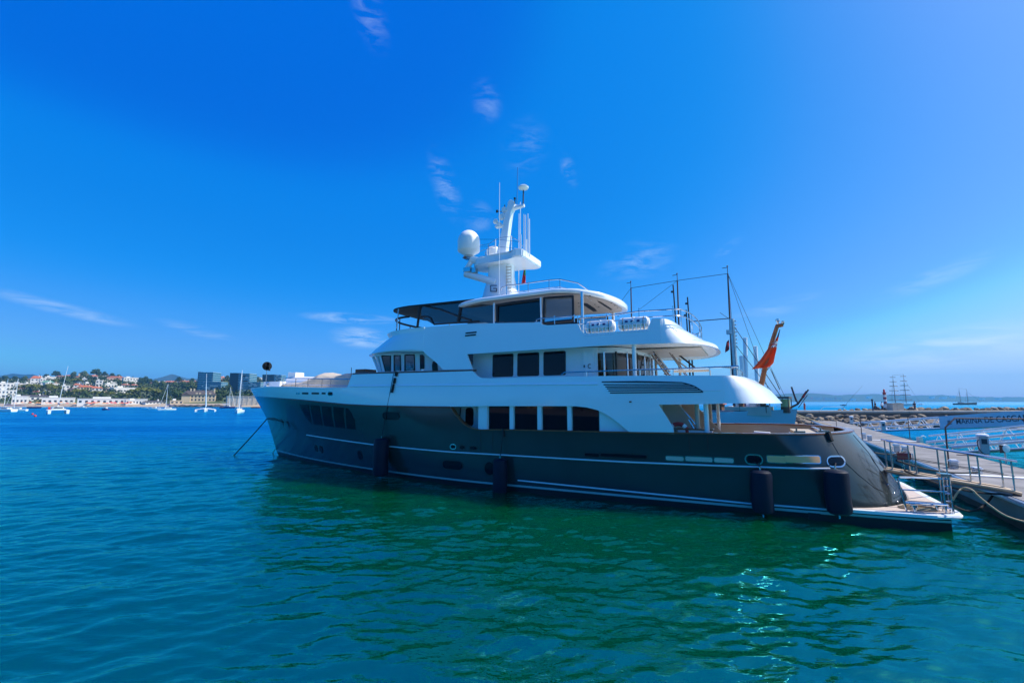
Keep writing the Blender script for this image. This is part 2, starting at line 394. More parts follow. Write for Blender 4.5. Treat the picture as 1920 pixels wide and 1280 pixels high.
def port(cx,cy,ru,rw,f=bh,m='glass',ring='gasket',slot=False,both=True):
    q=PS(cx,cy,f); 
    for s_ in ((1,-1) if both else (1,)):
        if slot:
            o1=rrect(q.x-ru-.05,q.x+ru+.05,q.z-rw-.05,q.z+rw+.05,min(ru,rw)+.045); o2=rrect(q.x-ru,q.x+ru,q.z-rw,q.z+rw,min(ru,rw)-.005)
        else:
            o1=[(q.x+(ru+.04)*math.cos(a*PI/12),q.z+(rw+.04)*math.sin(a*PI/12)) for a in range(24)]
            o2=[(q.x+ru*math.cos(a*PI/12),q.z+rw*math.sin(a*PI/12)) for a in range(24)]
        fr=hplate('porthole',o1,ring,.012,.05,s_,f); hplate('pane',o2,m,.022,.05,s_,f,parent=fr)
for x,y in ((593,840),(602.5,842)): port(x,y,.20,.20)
port(675,853,.22,.24); port(918,878,.26,.30)
for x,y in ((530,791),(541,795)): port(x,y,.18,.24)
port(733,779.5,.62,.19,slot=True); port(848,871.5,.60,.19,slot=True)
port(849.5,837,.14,.09,slot=True,ring='steel')
port(867,838,.13,.06,slot=True); port(888,839.5,.18,.06,slot=True)
port(1413.5,861,.26,.15,slot=True,ring='steel'); port(1568,864.5,.26,.15,slot=True,ring='steel')
M['tanlit']=mat('painted_sunlit_tan',(.95,.46,.20),.6)
# freeing slots: dark ones forward, aft ones flat panes, sunlight put into the rearmost panes' tan colour
for x,y,l in ((1110,852.5,.32),(1140,853,.32),(1167,854,.36),(1197,855.5,.33)): port(x,y,l,.06,slot=True)
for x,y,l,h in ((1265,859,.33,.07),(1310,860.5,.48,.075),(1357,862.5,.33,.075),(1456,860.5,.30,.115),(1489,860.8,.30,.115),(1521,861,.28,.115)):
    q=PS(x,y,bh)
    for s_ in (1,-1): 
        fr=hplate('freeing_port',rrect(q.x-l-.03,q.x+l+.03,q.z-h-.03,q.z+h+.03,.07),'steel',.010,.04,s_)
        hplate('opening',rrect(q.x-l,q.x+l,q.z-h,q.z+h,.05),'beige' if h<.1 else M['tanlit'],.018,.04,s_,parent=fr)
# boarding gate seams
for x0,y0,x1,y1 in ((1291,816,1293,845),(1326,816,1328,845),(901,808,902,842),(924,808,924,842)):
    a=PS(x0,y0,bh);b=PS(x1,y1,bh); bm=NB(); tube(bm,[(a.x,bh(a.x,a.z)+.004,a.z),(b.x,bh(b.x,b.z)+.004,b.z)],.012,4); yo('gate_seam',bm,'black')
# creases of the rounded stern quarter
for pts in (((1560,829),(1578,860),(1610,890),(1640,914),(1664,925)),((1600,815),(1630,850),(1655,890),(1664,912))):
    pts=[(interp(i/24*(len(pts)-1),list(range(len(pts))),[p[0] for p in pts]),interp(i/24*(len(pts)-1),list(range(len(pts))),[p[1] for p in pts])) for i in range(25)]
    for s_ in (1,-1):
        Q=[PS(a,b,bh) for a,b in pts]; bm=NB(); tube(bm,[(q.x,s_*(bh(q.x,q.z)+.004),q.z) for q in Q],.012,5); yo('panel_seam',bm,'hull')
for x,y in ((1665,908),(1676,925),(1683,940),(1693,930)):
    q=PS(x,y,bh); bm=NB(); bmesh.ops.create_uvsphere(bm,u_segments=8,v_segments=6,radius=.03,matrix=Matrix.Translation((q.x,q.y+.01,q.z))); yo('deck_light',bm,'steel')
# ---- swim platform
def bp(u): return interp(u,[-.25,-.15,.1,.5,3,6],[3.2,3.75,4.05,4.18,4.42,4.55])
plp=[(-.3,i*.4) for i in range(8)]; 
side=[(-.26,3.1),(-.22,3.55),(-.1,3.85),(.15,4.06),(.6,4.18),(1.5,4.28),(3,4.42),(3.6,4.46)]
plan=side+[(3.6,-4.46)]+[(a,-b) for a,b in side[::-1][1:]]
bm=NB(); slab(bm,plan,.40,.50); 
bmesh.ops.bevel(bm,geom=[e for e in bm.edges if abs(e.verts[0].co.z-e.verts[1].co.z)<.01],offset=.03,segments=2,affect='EDGES')
swim=yo('swim_platform',bm,'white2')
bm=NB(); ins=[(max(a+.22,-.06),b-.22) for a,b in side]; slab(bm,ins+[(a,-b) for a,b in ins[::-1]],.502,.512); yo('teak_planking',bm,mat('pale_teak_planks',(.62,.50,.42),.6,noise=(7,.2)),swim)
lowside=[(.15,3.7),(.2,3.92),(.8,4.05),(1.5,4.12),(3,4.25),(4.2,4.36)]
bm=NB(); lp=lowside+[(a,-b) for a,b in lowside[::-1]]
slab(bm,lp,-1,W0,1); slab(bm,[(a,b+.0) for a,b in lp],W0,.40,0); yo('stern_skirt',bm,['hull','black'])
bm=NB(); slab(bm,[(a-.012 if a<.3 else a,(abs(b)+.012)*(1 if b>0 else -1)) for a,b in lp],.26,.33); yo('boot_stripe',bm,'stripe')
# gate rail and gangway bits on the platform
c3=cr(1640,860,200/1829)
def p05(x,y): q=onz(*c3(x,y),.51)-YO; return Vector((q.dot(YD),q.dot(YN),.51))
b0=p05(550,895); b1=p05(1290,930)
top=.95
bm=NB()
h0=b0+Vector((.35,0,1.12)); h1=b1+Vector((.0,0,1.22)); 
A0=P(*c3(398,350),b0.y); A1=P(*c3(1160,340),b1.y)
tube(bm,[b0,A0,P(*c3(425,315),b0.y),P(*c3(700,318),(b0.y+b1.y)/2),A1],.03)
M0=P(*c3(470,525),b0.y);M1=P(*c3(1240,565),b1.y); tube(bm,[M0,M1],.025)
L0=P(*c3(520,745),b0.y);L1=P(*c3(1250,785),b1.y); tube(bm,[L0,L1],.04)
yo('gate_rail',bm,'steel',swim)
bm=NB(); 
for dx in (-.09,.09):
    tube(bm,[b1+Vector((dx,0,0)),b1+Vector((dx,0,1.22))],.035)
for k in range(5): tube(bm,[b1+Vector((-.09,0,.15+.24*k)),b1+Vector((.09,0,.15+.24*k))],.022)
for dx in (-.09,.09): tube(bm,[b1+Vector((dx,-.28,0)),b1+Vector((dx,-.28,1.12))],.03)
box(bm,b1+Vector((0,-.14,1.22)),(.28,.42,.10))
yo('boarding_ladder',bm,'steel',swim)
for u,v in ((b1.x+.28,b1.y-.15),(1.1,3.9)):
    bm=NB(); lathe(bm,[(.05,.5),(.05,.66),(.10,.67),(.10,.72),(.03,.73)],(u,v,0),12); yo('bollard',bm,'steel',swim)
bm=NB()
for k in range(4):
    c=b1+Vector((.75,-.25,.03+.02*k)); pts=[c+Vector((.55*math.cos(a*.5)*(1-.08*k),.3*math.sin(a*.5)*(1-.1*k),.01*math.sin(a*3))) for a in range(13)]
    tube(bm,pts,.022,6)
o=obj('mooring_rope',bm,'ropetan'); o.matrix_world=Matrix.Translation(YO)@Matrix.Rotation(YRZ,4,'Z'); tag(o,'coil of tan rope lying on the swim platform behind the gate rail','rope')
# ---- white upper topsides / upper deck bulwark
def bt(u,w):
    base=bfull(u,min(w,5.25)); return base+(.035-interp(w,[4.6,5.8],[0,.14])*(1 if u<34 else 0.5))*min(1,base/.5)
topo=[(472,731),(480,727),(500,724.8),(540,725.2),(580,726.4),(620,727.5),(650.5,727.2),(660,701),(700,699.5),(790,697.5),(885,694.5),(889,698),(895,705),(903,708.3),(920,709),(1010,706.5),(1100,705),(1250,703.5),(1380,703)]
TP=[(43.2,5.22)]+[(q.x,q.z) for q in (PS(a,b,bt) for a,b in topo[1:])]
UA=6.7
TP=[p for p in TP if p[0]>UA]+[(UA,5.2)]
bot=[(UA,4.12)]+[(q.x,q.z) for q in (PS(a,b,bt) for a,b in ((1325,757.3),(1235,758.3),(1248,778),(1262,801),(1264,812)))]
bot[-1]=(bot[-1][0],2.9)
bot+=[(PS(1181,812,bt).x,2.9)]+[(q.x,q.z) for q in (PS(a,b,bt) for a,b in ((1165,797),(1151,786),(1136,776),(1120,768.5),(1100,763.5),(1080,761.3),(1055,761),(985,761),(915,761),(880,761.5),(846,762)))]
bot+=[(u,wtop(u)+.0) for u in (20.5,22,23.5,25,26.5,28,29.5,31,32.5,34,35.5,37,38.5,40,41,42,42.4)]+[(ustem(4.69),4.69),(ustem(4.9),4.9)]
bm=NB()
for s_ in (1,-1): plate(bm,TP+bot,bt,.09,s_,.4)
bmesh.ops.remove_doubles(bm,verts=[v for v in bm.verts if v.co.x>42.4],dist=.02)
topsides=yo('upper_topsides',bm,'white',ang=40)
def ringwrap(name,levels,us,m,d=-1,n=30,ang=40,parent=None):
    bm=NB(); loft(bm,[[(a,b,w+(dw(a) if dw else 0)) for a,b in se(ue,La,bb,mm_,d,n,us)] for (ue,La,bb,mm_,w,dw) in levels],close=True); return yo(name,bm,m,parent,ang=ang)
bs=bt(UA,4.12); bs2=bt(UA,5.2)
ringwrap('aft_bulwark',[(4.5,2.1,bs,2.3,4.12,None),(4.9,1.75,(bs+bs2)/2,2.3,4.66,None),(5.45,1.2,bs2,2.2,5.08,None),(5.75,.9,bs2-.03,2.2,5.2,None),(5.85,.8,bs2-.13,2.2,5.2,None),(5.6,1.0,bs2-.22,2.2,4.6,None),(4.75,1.8,bs-.2,2.2,4.12,None)],UA,'white')
# knuckle line
for s_ in (1,-1):
    bm=NB(); tube(bm,[(u,s_*(bt(u,4.62)+.002),4.62) for u in [6.8+i*.5 for i in range(10)]],.014,5); yo('knuckle_moulding',bm,'white')
for s_ in (1,-1):
    bm=NB(); kl=[11.7+i*.5 for i in range(31)]; kz=lambda u:interp(u,[11.7,27],[5.0,5.12])
    loft(bm,[[(u,s_*(bt(u,kz(u)+dz)+o_),kz(u)+dz) for u in kl] for dz,o_ in ((-.10,-.01),(-.06,.045),(.05,-.004),(.05,-.03))],close=True); yo('knuckle_moulding',bm,'white')
# cap on the raised forward bulwark
us=[27.0-i*.4 for i in range(22)]
for s_ in (1,-1):
    uu=[TP[7][0]-.05]+[u for u in us if u<TP[7][0]-.1 and u>18.2]+[18.05]
    xs=[p[0] for p in TP[7:11]][::-1]; zs=[p[1] for p in TP[7:11]][::-1]
    bm=NB(); tube(bm,[(u,s_*(bt(u,5.7)-.04),interp(u,xs,zs)+.01) for u in uu],.05,8); yo('cap_rail',bm,'teakrail')
# louvred engine-room intake
c5=cr(1100,560,300/1745)
for k,(x0,y0,x1,y1) in enumerate(((165,905,1040,912),(185,935,1120,933),(205,958,1165,952),(220,978,1205,972),(238,1002,1235,992),(255,1025,1270,1014))):
    q=[PS(*c5(x0+(x1-x0)*i/8,(y0+(y1-y0)*i/8)),bt) for i in range(9)]
    for s_ in (1,-1):
        bm=NB(); 
        loft(bm,[[(p.x,s_*(bt(p.x,p.z)+o_),p.z+dz) for p in q] for dz,o_ in ((-.028,0),(-.028,.02),(.022,.004),(.022,-.01))],close=True); yo('louvre',bm,'vent')
rim=[(165,905),(600,900),(1040,912),(1120,933),(1180,955),(1235,990),(1270,1014)]
for s_ in (1,-1):
    q=[PS(*c5(interp(i/20*6,[0,1,2,3,4,5,6],[p[0] for p in rim]),interp(i/20*6,[0,1,2,3,4,5,6],[p[1] for p in rim])),bt) for i in range(21)]
    bm=NB(); tube(bm,[(p.x,s_*(bt(p.x,p.z)+.004),p.z) for p in q],.022,5); yo('louvre_rim',bm,'vent')
xs_=[p[0] for p in TP][::-1]; zs_=[p[1] for p in TP][::-1]
for s_ in (1,-1):
    uu=[p for p in [27.4+i*.45 for i in range(36)] if p<43.1]+[43.12]
    bm=NB(); loft(bm,[[(u,s_*max(bt(u,5.15)+o_,0.0),interp(u,xs_,zs_)+dz) for u in uu] for o_,dz in ((.03,-.05),(.03,.02),(-.24,.03),(-.24,-.05))],close=True); yo('bow_capping',bm,'white2')
# small slots in the bow bulwark
c2b=c2
for x0,x1 in ((672,712),(735,802),(840,918),(950,990)):
    o_=pxout([c2(x0,440),c2(x1,441),c2(x1,459),c2(x0,458)],bt)
    for s_ in (1,-1): hplate('fairlead_slot',o_,'glass' if x0>700 else 'steel',.012,.04,s_,bt)
port(440+1043*.1719,660+453*.1719,.2,.1,f=bt,slot=True,ring='steel')
# name emblem
q=PS(1182,753,bt); bm=NB(); box(bm,(q.x,q.y+.01,q.z),(.10,.03,.06)); yo('side_emblem',bm,'teakrail')
# foredeck
pl=[(25+i/30*17.9,max(bt(25+i/30*17.9,5.2)-.09,.02)) for i in range(31)]
bm=NB(); slab(bm,pl+[(a,-b) for a,b in pl[::-1]],4.98,lambda x:interp(x,[25,28,30,43],[5.02,5.03,5.04,5.2])); yo('foredeck',bm,'white2')
# upper deck and its soffit
pl=[(UA+i/30*19.5,bt(UA+i/30*19.5,4.15)-.1) for i in range(31)]
e=se(4.62,2.05,bs-.1,2.3,-1,24)
bm=NB(); slab(bm,pl[::-1]+e+[(a,-b) for a,b in pl],4.14,4.28); yo('upper_deck',bm,'white2')
# ---- main deck house
def vs1(u,w): return bt(u,4.2)-.16
def wpanel(name,pts,vf,m,proud=0,th=.12,parent=None,sides=(1,-1),step=.5):
    r=None
    for s_ in sides:
        bm=NB(); plate(bm,[(q.x,q.z) for q in (PS(a,b,vf) for a,b in pts)],lambda u,w:vf(u,w)+proud,th,s_,step); r=yo(name,bm,m,parent)
    return r
q0=PS(897,800,vs1).x; q1=9.2
bm=NB()
for s_ in (1,-1): plate(bm,[(q0,1.95),(q0,4.13),(q1,4.13),(q1,1.95)],lambda u,w:vs1(u,w)-.05,.1,s_)
box2(bm,(q1,-4.2,1.95),(q1+.1,4.2,4.13)); box2(bm,(q0-.1,-4.2,1.95),(q0,4.2,4.13))
house1=yo('main_deck_house',bm,'white2')
for xs in ((916,955),(964.5,1007.5),(1017,1063.5),(1073,1123)):
    for s_ in (1,-1):
        qa=PS(xs[0],785,vs1);qb=PS(xs[1],785,vs1)
        bm=NB(); plate(bm,rrect(qb.x,qa.x,2.80,3.98,.08),lambda u,w:vs1(u,w)-.035,.05,s_); wv=yo('saloon_window',bm,'gasket')
        bm=NB(); plate(bm,rrect(qb.x+.035,qa.x-.035,2.83,3.95,.07),lambda u,w:vs1(u,w)-.028,.05,s_); yo('pane',bm,'glass',wv)
for xs in ((898,914.5),(956.5,963.5),(1008.5,1016),(1064.5,1072)):
    for s_ in (1,-1):
        qa=PS(xs[0],785,vs1);qb=PS(xs[1],785,vs1); bm=NB(); plate(bm,[(qb.x,2.7),(qa.x,2.7),(qa.x,4.12),(qb.x,4.12)],lambda u,w:vs1(u,w)+.06,.1,s_); yo('pilaster',bm,'white2')
# recessed side door forward of the saloon
def vs0(u,w): return 3.65
for s_ in (1,-1):
    bm=NB(); plate(bm,[(q0-.2,1.95),(20.5,1.95),(20.5,4.13),(q0-.2,4.13)],vs0,.1,s_); yo('side_passage_wall',bm,'white2')
    qd=P(880,782,3.65); bm=NB(); plate(bm,rrect(qd.x-.42,qd.x+.42,2.2,4.0,.1),lambda u,w:3.68,.04,s_); dr=yo('side_door',bm,'white')
    qa=P(873,780,3.68);qb=P(888,780,3.68); bm=NB(); plate(bm,rrect(qb.x,qa.x,P(880,799.5,3.68).z,P(880,763.5,3.68).z,.2),lambda u,w:3.695,.04,s_); yo('pane',bm,'glass',dr)
    bm=NB(); tube(bm,[P(864,764,3.75),P(861,790,3.75)],.03) ; yo('handrail',bm,'steel')
# aft main deck: pillars, starboard fashion plate seen through the opening, furniture
c7=cr(1260,740,240/1920)
for (x,v) in ((1308.5,3.9),(1325.5,4.3)):
    q=P(x,800,v); 
    for s_ in (1,-1): bm=NB(); tube(bm,[(q.x,s_*v,1.95),(q.x,s_*v,4.14)],.09,14); yo('pillar',bm,M['beige'] if x<1310 else 'white2')
for s_ in (1,-1): bm=NB(); plate(bm,[(9.2,1.95),(9.2,4.13),(8.6,4.13),(6.9,2.2),(6.9,1.95)],lambda u,w:3.4,.15,s_); yo('deck_screen',bm,'beige')
bm=NB(); tube(bm,[P(1277,763,4.0),P(1304,795,4.0)],.035); tube(bm,[P(1291,786,4.1),P(1301,803,4.1)],.04); yo('stair_rail',bm,'steel')
q=P(1305,806,4.25)
bm=NB(); box2(bm,(q.x-.6,3.7,2.3),(q.x+.7,4.25,q.z)); dl=yo('side_locker',bm,'white2'); bm=NB(); box2(bm,(q.x-.65,3.65,q.z),(q.x+.75,4.3,q.z+.05)); yo('locker_lid',bm,'teakrail',dl)
bm=NB(); box2(bm,(3.2,-1.6,1.92),(4.2,1.6,2.75)); st=yo('aft_seat',bm,'white2'); bm=NB(); box2(bm,(3.25,-1.55,2.75),(4.15,1.55,2.9)); yo('cushion',bm,'canvas',st)
bm=NB(); box2(bm,(3.15,-1.65,2.9),(3.3,1.65,3.02)); yo('seat_rail',bm,'teakrail',st)
bm=NB(); a=P(1413,811,4.1); b=P(1446,812,4.1); tube(bm,[a+Vector((0,0,-.15)),a+Vector((-.03,0,.02)),b+Vector((.05,0,.0)),b+Vector((0,0,-.15))],.05,10); yo('grab_rail',bm,'radome')
bm=NB(); box2(bm,(5.7,-1.2,1.92),(7.6,1.2,2.62)); yo('deck_table',bm,'teakrail')
# fairlead rollers and black chocks on the stern rail
for x,y in ((1545,812),(1500,813)):
    q=PS(x,y,bh); bm=NB(); box(bm,(q.x,q.y-.05,q.z+.07),(.35,.12,.06)); box(bm,(q.x+.1,q.y-.05,q.z+.14),(.05,.1,.12)); yo('fairlead',bm,'steel')
# ---- upper deck house
def vs2(u,w): return 3.6-.03*(w-5)
QA=P(886,680,3.6).x; QB=P(1120,680,3.6).x
bm=NB()
for s_ in (1,-1): plate(bm,[(QA,4.28),(QA,6.9),(QB,6.72),(QB,4.28)],vs2,.1,s_)
box2(bm,(QA-.1,-3.5,4.28),(QA,3.5,6.8)); yo('upper_deck_house',bm,'white2')
for x0,x1,y0,y1 in ((923,962,664.5,702),(969.5,1010.5,661,700.5),(1018.5,1060.5,658,699.5)):
    a=P((x0),(y0+y1)/2,3.6);b=P(x1,(y0+y1)/2,3.6)
    for s_ in (1,-1):
        bm=NB(); plate(bm,rrect(b.x,a.x,5.45,6.63,.09),lambda u,w:vs2(u,w)+.012,.05,s_,None); wv=yo('lounge_window',bm,'gasket')
        bm=NB(); plate(bm,rrect(b.x+.04,a.x-.04,5.49,6.59,.08),lambda u,w:vs2(u,w)+.02,.05,s_,None); yo('pane',bm,'glass',wv)
a=P(1093,680,3.6);b=P(1113,680,3.6)
for s_ in (1,-1):
    bm=NB(); plate(bm,rrect(b.x,a.x,4.45,6.5,.06),lambda u,w:vs2(u,w)+.02,.04,s_,None); dr=yo('deck_door',bm,'white')
    q=P(1106,686,3.62); bm=NB(); tube(bm,[(q.x+.09*math.cos(t*PI/6),s_*(3.63),q.z+.09*math.sin(t*PI/6)) for t in range(-4,5)][::1],.018,5); box(bm,(q.x+.28,s_*3.6,q.z),(.06,.03,.12)); yo('door_sign',bm,'vent',dr)
# curved aft glass front of the lounge
def arcpts(r=1.0,n=14,k=2.2): return se(QB-1.75,1.75,3.5,k,-1,n)
ap=arcpts(n=22)
bm=NB(); loft(bm,[[(a,b,4.3) for a,b in ap],[(a,b,6.45) for a,b in ap]],caps=False); gl=yo('lounge_glazing',bm,'clear',recalc=False)
for i in range(1,22,2):
    a,b=ap[i]; bm=NB(); tube(bm,[(a,b,4.3),(a,b,6.5)],.045 if i%4 else .07,8); yo('mullion',bm,'gasket' if i in(3,7,15,19) else 'steel',gl)
bm=NB(); loft(bm,[[(a*1+.0,b*1.0,z) for a,b in ap] for z in (6.45,6.7)],caps=False); loft(bm,[[(a+.1,b*.97,z) for a,b in ap] for z in (6.7,6.45)],caps=False); yo('head_band',bm,'white2',gl,recalc=False)
bm=NB(); box2(bm,(QB+1,-2.4,4.29),(QB+3,2.4,4.75)); yo('lounge_sofa',bm,'cushion')
# pillars under the sundeck
for x,y,v in ((1190,690,4.15),(1186,690,-3.2),(1230,690,-1.3),(1275,690,-3.6)):
    q=P(x,y,v); bm=NB(); tube(bm,[(q.x,v,4.3),(q.x,v,6.7)],.07 if v!=4.15 else .09,14); yo('pillar',bm,'white' if v==4.15 else 'beige')
# stair from the upper deck to the sundeck
S0=P(1217,643,.6); S1=P(1280,700,.6); 
for dv in (0,.95):
    bm=NB(); tube(bm,[(S1.x,.6-dv,4.35),(S0.x,.6-dv,6.75)],.05,8); yo('stair_stringer',bm,'steel')
    bm=NB(); tube(bm,[(S1.x-.25,.6-dv,5.25),(S0.x-.55,.6-dv,7.3)],.03,8); tube(bm,[(S1.x-.25,.6-dv,4.3),(S1.x-.25,.6-dv,5.25)],.03); yo('stair_rail',bm,'steel')
for k in range(9):
    t=(k+.5)/9; bm=NB(); box(bm,(S1.x+(S0.x-S1.x)*t,.12,4.35+2.4*t),(.24,.95,.04)); yo('tread',bm,'teakrail')
for (x0,y0,x1,y1,v) in ((1246,644,1303,689,-1.2),(1215,645,1256,697,1.6),(1250,660,1289,690,-3.2)):
    bm=NB(); tube(bm,[P(x0,y0,v),P(x1,y1,v)],.045,8); yo('awning_pole',bm,'gasket' if v==-1.2 else 'steel')
# rail along the upper deck bulwark
def rail(name,pts,r,posts,base_dz,m='steel',parent=None,mid=None):
    bm=NB(); tube(bm,pts,r,8)
    if mid: tube(bm,[Vector(p)-Vector((0,0,mid)) for p in pts],r*.75,6)
    for p,h in posts: tube(bm,[p,Vector(p)+Vector((0,0,h))],r*.9,6)
    return yo(name,bm,m,parent)
def bt2(u,w): return bt(u,5.15)-.06
rp=[PS(x,y,bt2) for x,y in ((1052,703),(1058,698),(1100,696.5),(1200,693),(1262,691.5),(1330,688.5),(1385,686.5))]
for s_ in (1,-1):
    rail('upper_deck_rail',[(p.x,s_*p.y,p.z) for p in rp],.03,[((p.x,s_*p.y,5.15),p.z-5.15) for p in (rp[2],rp[3],rp[4],rp[5],rp[6])],0)
ar=se(6.0,1.0,rp[-1].y,2.2,-1,16); zr=rp[-1].z
rail('upper_deck_rail',[(a,b,zr) for a,b in ar],.03,[((ar[i][0],ar[i][1],5.15),zr-5.15) for i in (3,6,8,10,13)],0)
bm=NB(); q=PS(1305,694,bt2); tube(bm,[(q.x+.9,q.y-.3,q.z),(q.x-.5,q.y-.3,q.z)],.05,8); tube(bm,[(q.x-.5,q.y-.3,q.z),(q.x-.5,q.y-.3,5)],.03,6); yo('aft_bench_rail',bm,'canvas')
# ---- wheelhouse
M['wind']=tinted('windscreen_glass',(.30,.38,.42),.04)
def vs3(u,w): return 3.35+.05*(w-5)
UF=P(716,680,3.3).x
bm=NB()
c1=cr(640,540,320/1862)
zt1=P(*c1(700,733),3.35).z; zb1=P(*c1(700,905),3.35).z
for s_ in (1,-1):
    plate(bm,[(18.6,4.3),(UF-.3,4.3),(UF-.02,zb1),(18.6,zb1)],vs3,.1,s_); plate(bm,[(18.6,zt1),(UF,zt1),(UF+.05,7.05),(18.6,6.9)],vs3,.1,s_)
    for pts in (((425,735),(455,735),(490,905),(455,905)),((550,735),(590,735),(585,905),(543,905)),((655,735),(708,735),(700,905),(655,905)),((808,730),(868,730),(865,905),(808,905)),((905,730),(1300,735),(1300,905),(905,905))):
        ol=[(P(*c1(a,b),3.35).x,P(*c1(a,b),3.35).z) for a,b in pts]; ol=[(a,(zt1 if k<2 else zb1)) for k,(a,b) in enumerate(ol)]; plate(bm,ol,vs3,.1,s_,None)
w1=se(UF+1.1,1.4,3.3,2.4,1,18); w2=se(UF+1.8,1.8,3.4,2.4,1,18)
loft(bm,[[(a,b,4.9) for a,b in w1],[(a,b,5.95) for a,b in w1],[(a+.02,b,5.95) for a,b in w1]],caps=False)
loft(bm,[[(a,b,6.92) for a,b in w2],[(a,b,7.1) for a,b in w2]],caps=False)
wh=yo('wheelhouse',bm,'white2',recalc=False)
bm=NB(); loft(bm,[[(a-.03,b*.985,5.95) for a,b in w1],[(a-.03,b*.985,6.92) for a,b in w2]],caps=False); yo('front_windows',bm,'lens',wh,recalc=False)
for i in range(1,18,2):
    bm=NB(); tube(bm,[(w1[i][0],w1[i][1],5.9),(w2[i][0],w2[i][1],6.98)],.09,6); yo('window_post',bm,'white2',wh)
c1=cr(640,540,320/1862)
for pts,m_ in (([(455,742),(550,742),(543,905),(490,905)],'clear'),([(590,738),(655,736),(655,900),(585,905)],'clear'),([(708,732),(808,728),(808,895),(700,900)],'clear'),([(868,730),(905,730),(918,750),(915,875),(905,882),(865,885)],'glass'),([(1000,905),(997,840),(1005,805),(1030,790),(1055,808),(1060,905)],'glass')):
    ol=[(P(*c1(a,b),3.35).x,P(*c1(a,b),3.35).z) for a,b in pts]
    for s_ in (1,-1):
        cxx=sum(a for a,b in ol)/len(ol); czz=sum(b for a,b in ol)/len(ol)
        bm=NB()
        if m_=='clear': tube(bm,[(a,s_*(vs3(a,b)+.01),b) for a,b in ol+ol[:1]],.045,6)
        else: plate(bm,ol,lambda u,w:vs3(u,w)+.012,.05,s_,None)
        wv=yo('wheelhouse_window',bm,'gasket')
        bm=NB(); plate(bm,[(cxx+(a-cxx)*(.97 if m_=='clear' else .86),czz+(b-czz)*(.97 if m_=='clear' else .9)) for a,b in ol],lambda u,w:vs3(u,w)+.02,.012,s_,None); yo('pane',bm,'wind' if m_=='clear' else 'glass',wv)
# ---- sundeck bulwark
def bsd(u,w): return 4.4-.10*(w-7)
US1=21.6; US0=9.0
SPp=[(885,606),(1010,604),(1018,608),(1026,609.5),(1050,608),(1083,606.3),(1090,620),(1095,625.5),(1155,621.5),(1214,617),(1222,597)]
tp=[(US1,8.28)]+[(P(a,b,4.35).x,P(a,b,4.35).z) for a,b in SPp]+[(US0,P(1222,597,4.35).z-.02)]
bt_=[(US0,6.62)]+[(P(a,b,4.4).x,P(a,b,4.4).z) for a,b in ((1150,646.5),(1000,656),(876,664),(888,692.5),(833,693))]+[(P(a,b,4.4).x,P(a,b,4.4).z) for a,b in ((822,682),(811,673))]
q=P(801,665.5,4.4); bt_+=[(q.x,q.z)] if q.x<US1-.05 else []
bt_+=[(US1,6.96)]
bm=NB()
for s_ in (1,-1): plate(bm,tp+bt_,bsd,.10,s_,.5)
sdk=yo('sundeck_bulwark',bm,'white',ang=40)
zt=tp[-1][1]
ringwrap('sundeck_aft_bulwark',[(6.9,2.1,4.42,2.2,6.62,None),(7.15,1.85,4.41,2.2,6.8,None),(7.75,1.25,4.37,2.2,7.2,None),(8.25,.75,4.33,2.2,7.5,None),(8.45,.55,4.28,2.2,zt,None),(8.5,.5,4.2,2.2,zt,None),(8.1,.8,4.2,2.2,7.1,None),(7.0,1.9,4.3,2.2,6.62,None)],US0,'white')
ringwrap('brow',[(28.15,6.5,4.40,2.4,7.08,lambda a:interp(a,[US1,22.5,24],[-.12,-.03,.0])),(27.6,5.95,4.37,2.4,7.4,None),(26.5,4.9,4.32,2.4,7.9,None),(26.2,4.6,4.29,2.4,8.02,None),(26.45,4.85,4.33,2.4,8.28,None),(26.3,4.7,4.23,2.4,8.28,None),(25.8,4.2,4.2,2.4,7.5,None),(27.9,6.25,4.3,2.4,7.12,lambda a:interp(a,[US1,22.5,24],[-.12,-.03,.0]))],US1,'white',d=1,n=40)
# sundeck floor / soffit
e=se(7.0,2.1,4.32,2.2,-1,24); e2=se(27.9,6.3,4.3,2.4,1,24)
bm=NB(); slab(bm,e+[(a,-b) for a,b in e2],lambda x:interp(x,[9,19,21.5,24],[6.66,6.66,6.9,7.06]),lambda x:interp(x,[9,19,21.5,24],[6.82,6.85,7.05,7.16])); yo('sundeck',bm,'white2')
bm=NB(); box2(bm,(7.6,-2.2,6.6),(11.2,2.2,6.655)); yo('soffit_panel',bm,'beige')
# air vents on the side
for x0,y0,x1,y1 in ((1355,492,1475,480),(1352,520,1470,508)):
    a=P(*c1(x0,y0),4.35);b=P(*c1(x1,y1),4.35)
    for s_ in (1,-1): bm=NB(); plate(bm,[(a.x,a.z-.04),(a.x,a.z+.04),(b.x,b.z+.04),(b.x,b.z-.04)],lambda u,w:bsd(u,w)+.03,.04,s_,None); yo('air_vent',bm,'black')
for s_ in (1,-1):
    a=P(*c1(1350,525),4.35);b=P(*c1(1500,470),4.35)
    bm=NB(); plate(bm,[(a.x+.05,a.z-.07),(b.x,a.z-.03),(b.x,b.z+.09),(a.x+.05,b.z-.02)],lambda u,w:bsd(u,w)+.015,.04,s_,None); yo('vent_surround',bm,'white')
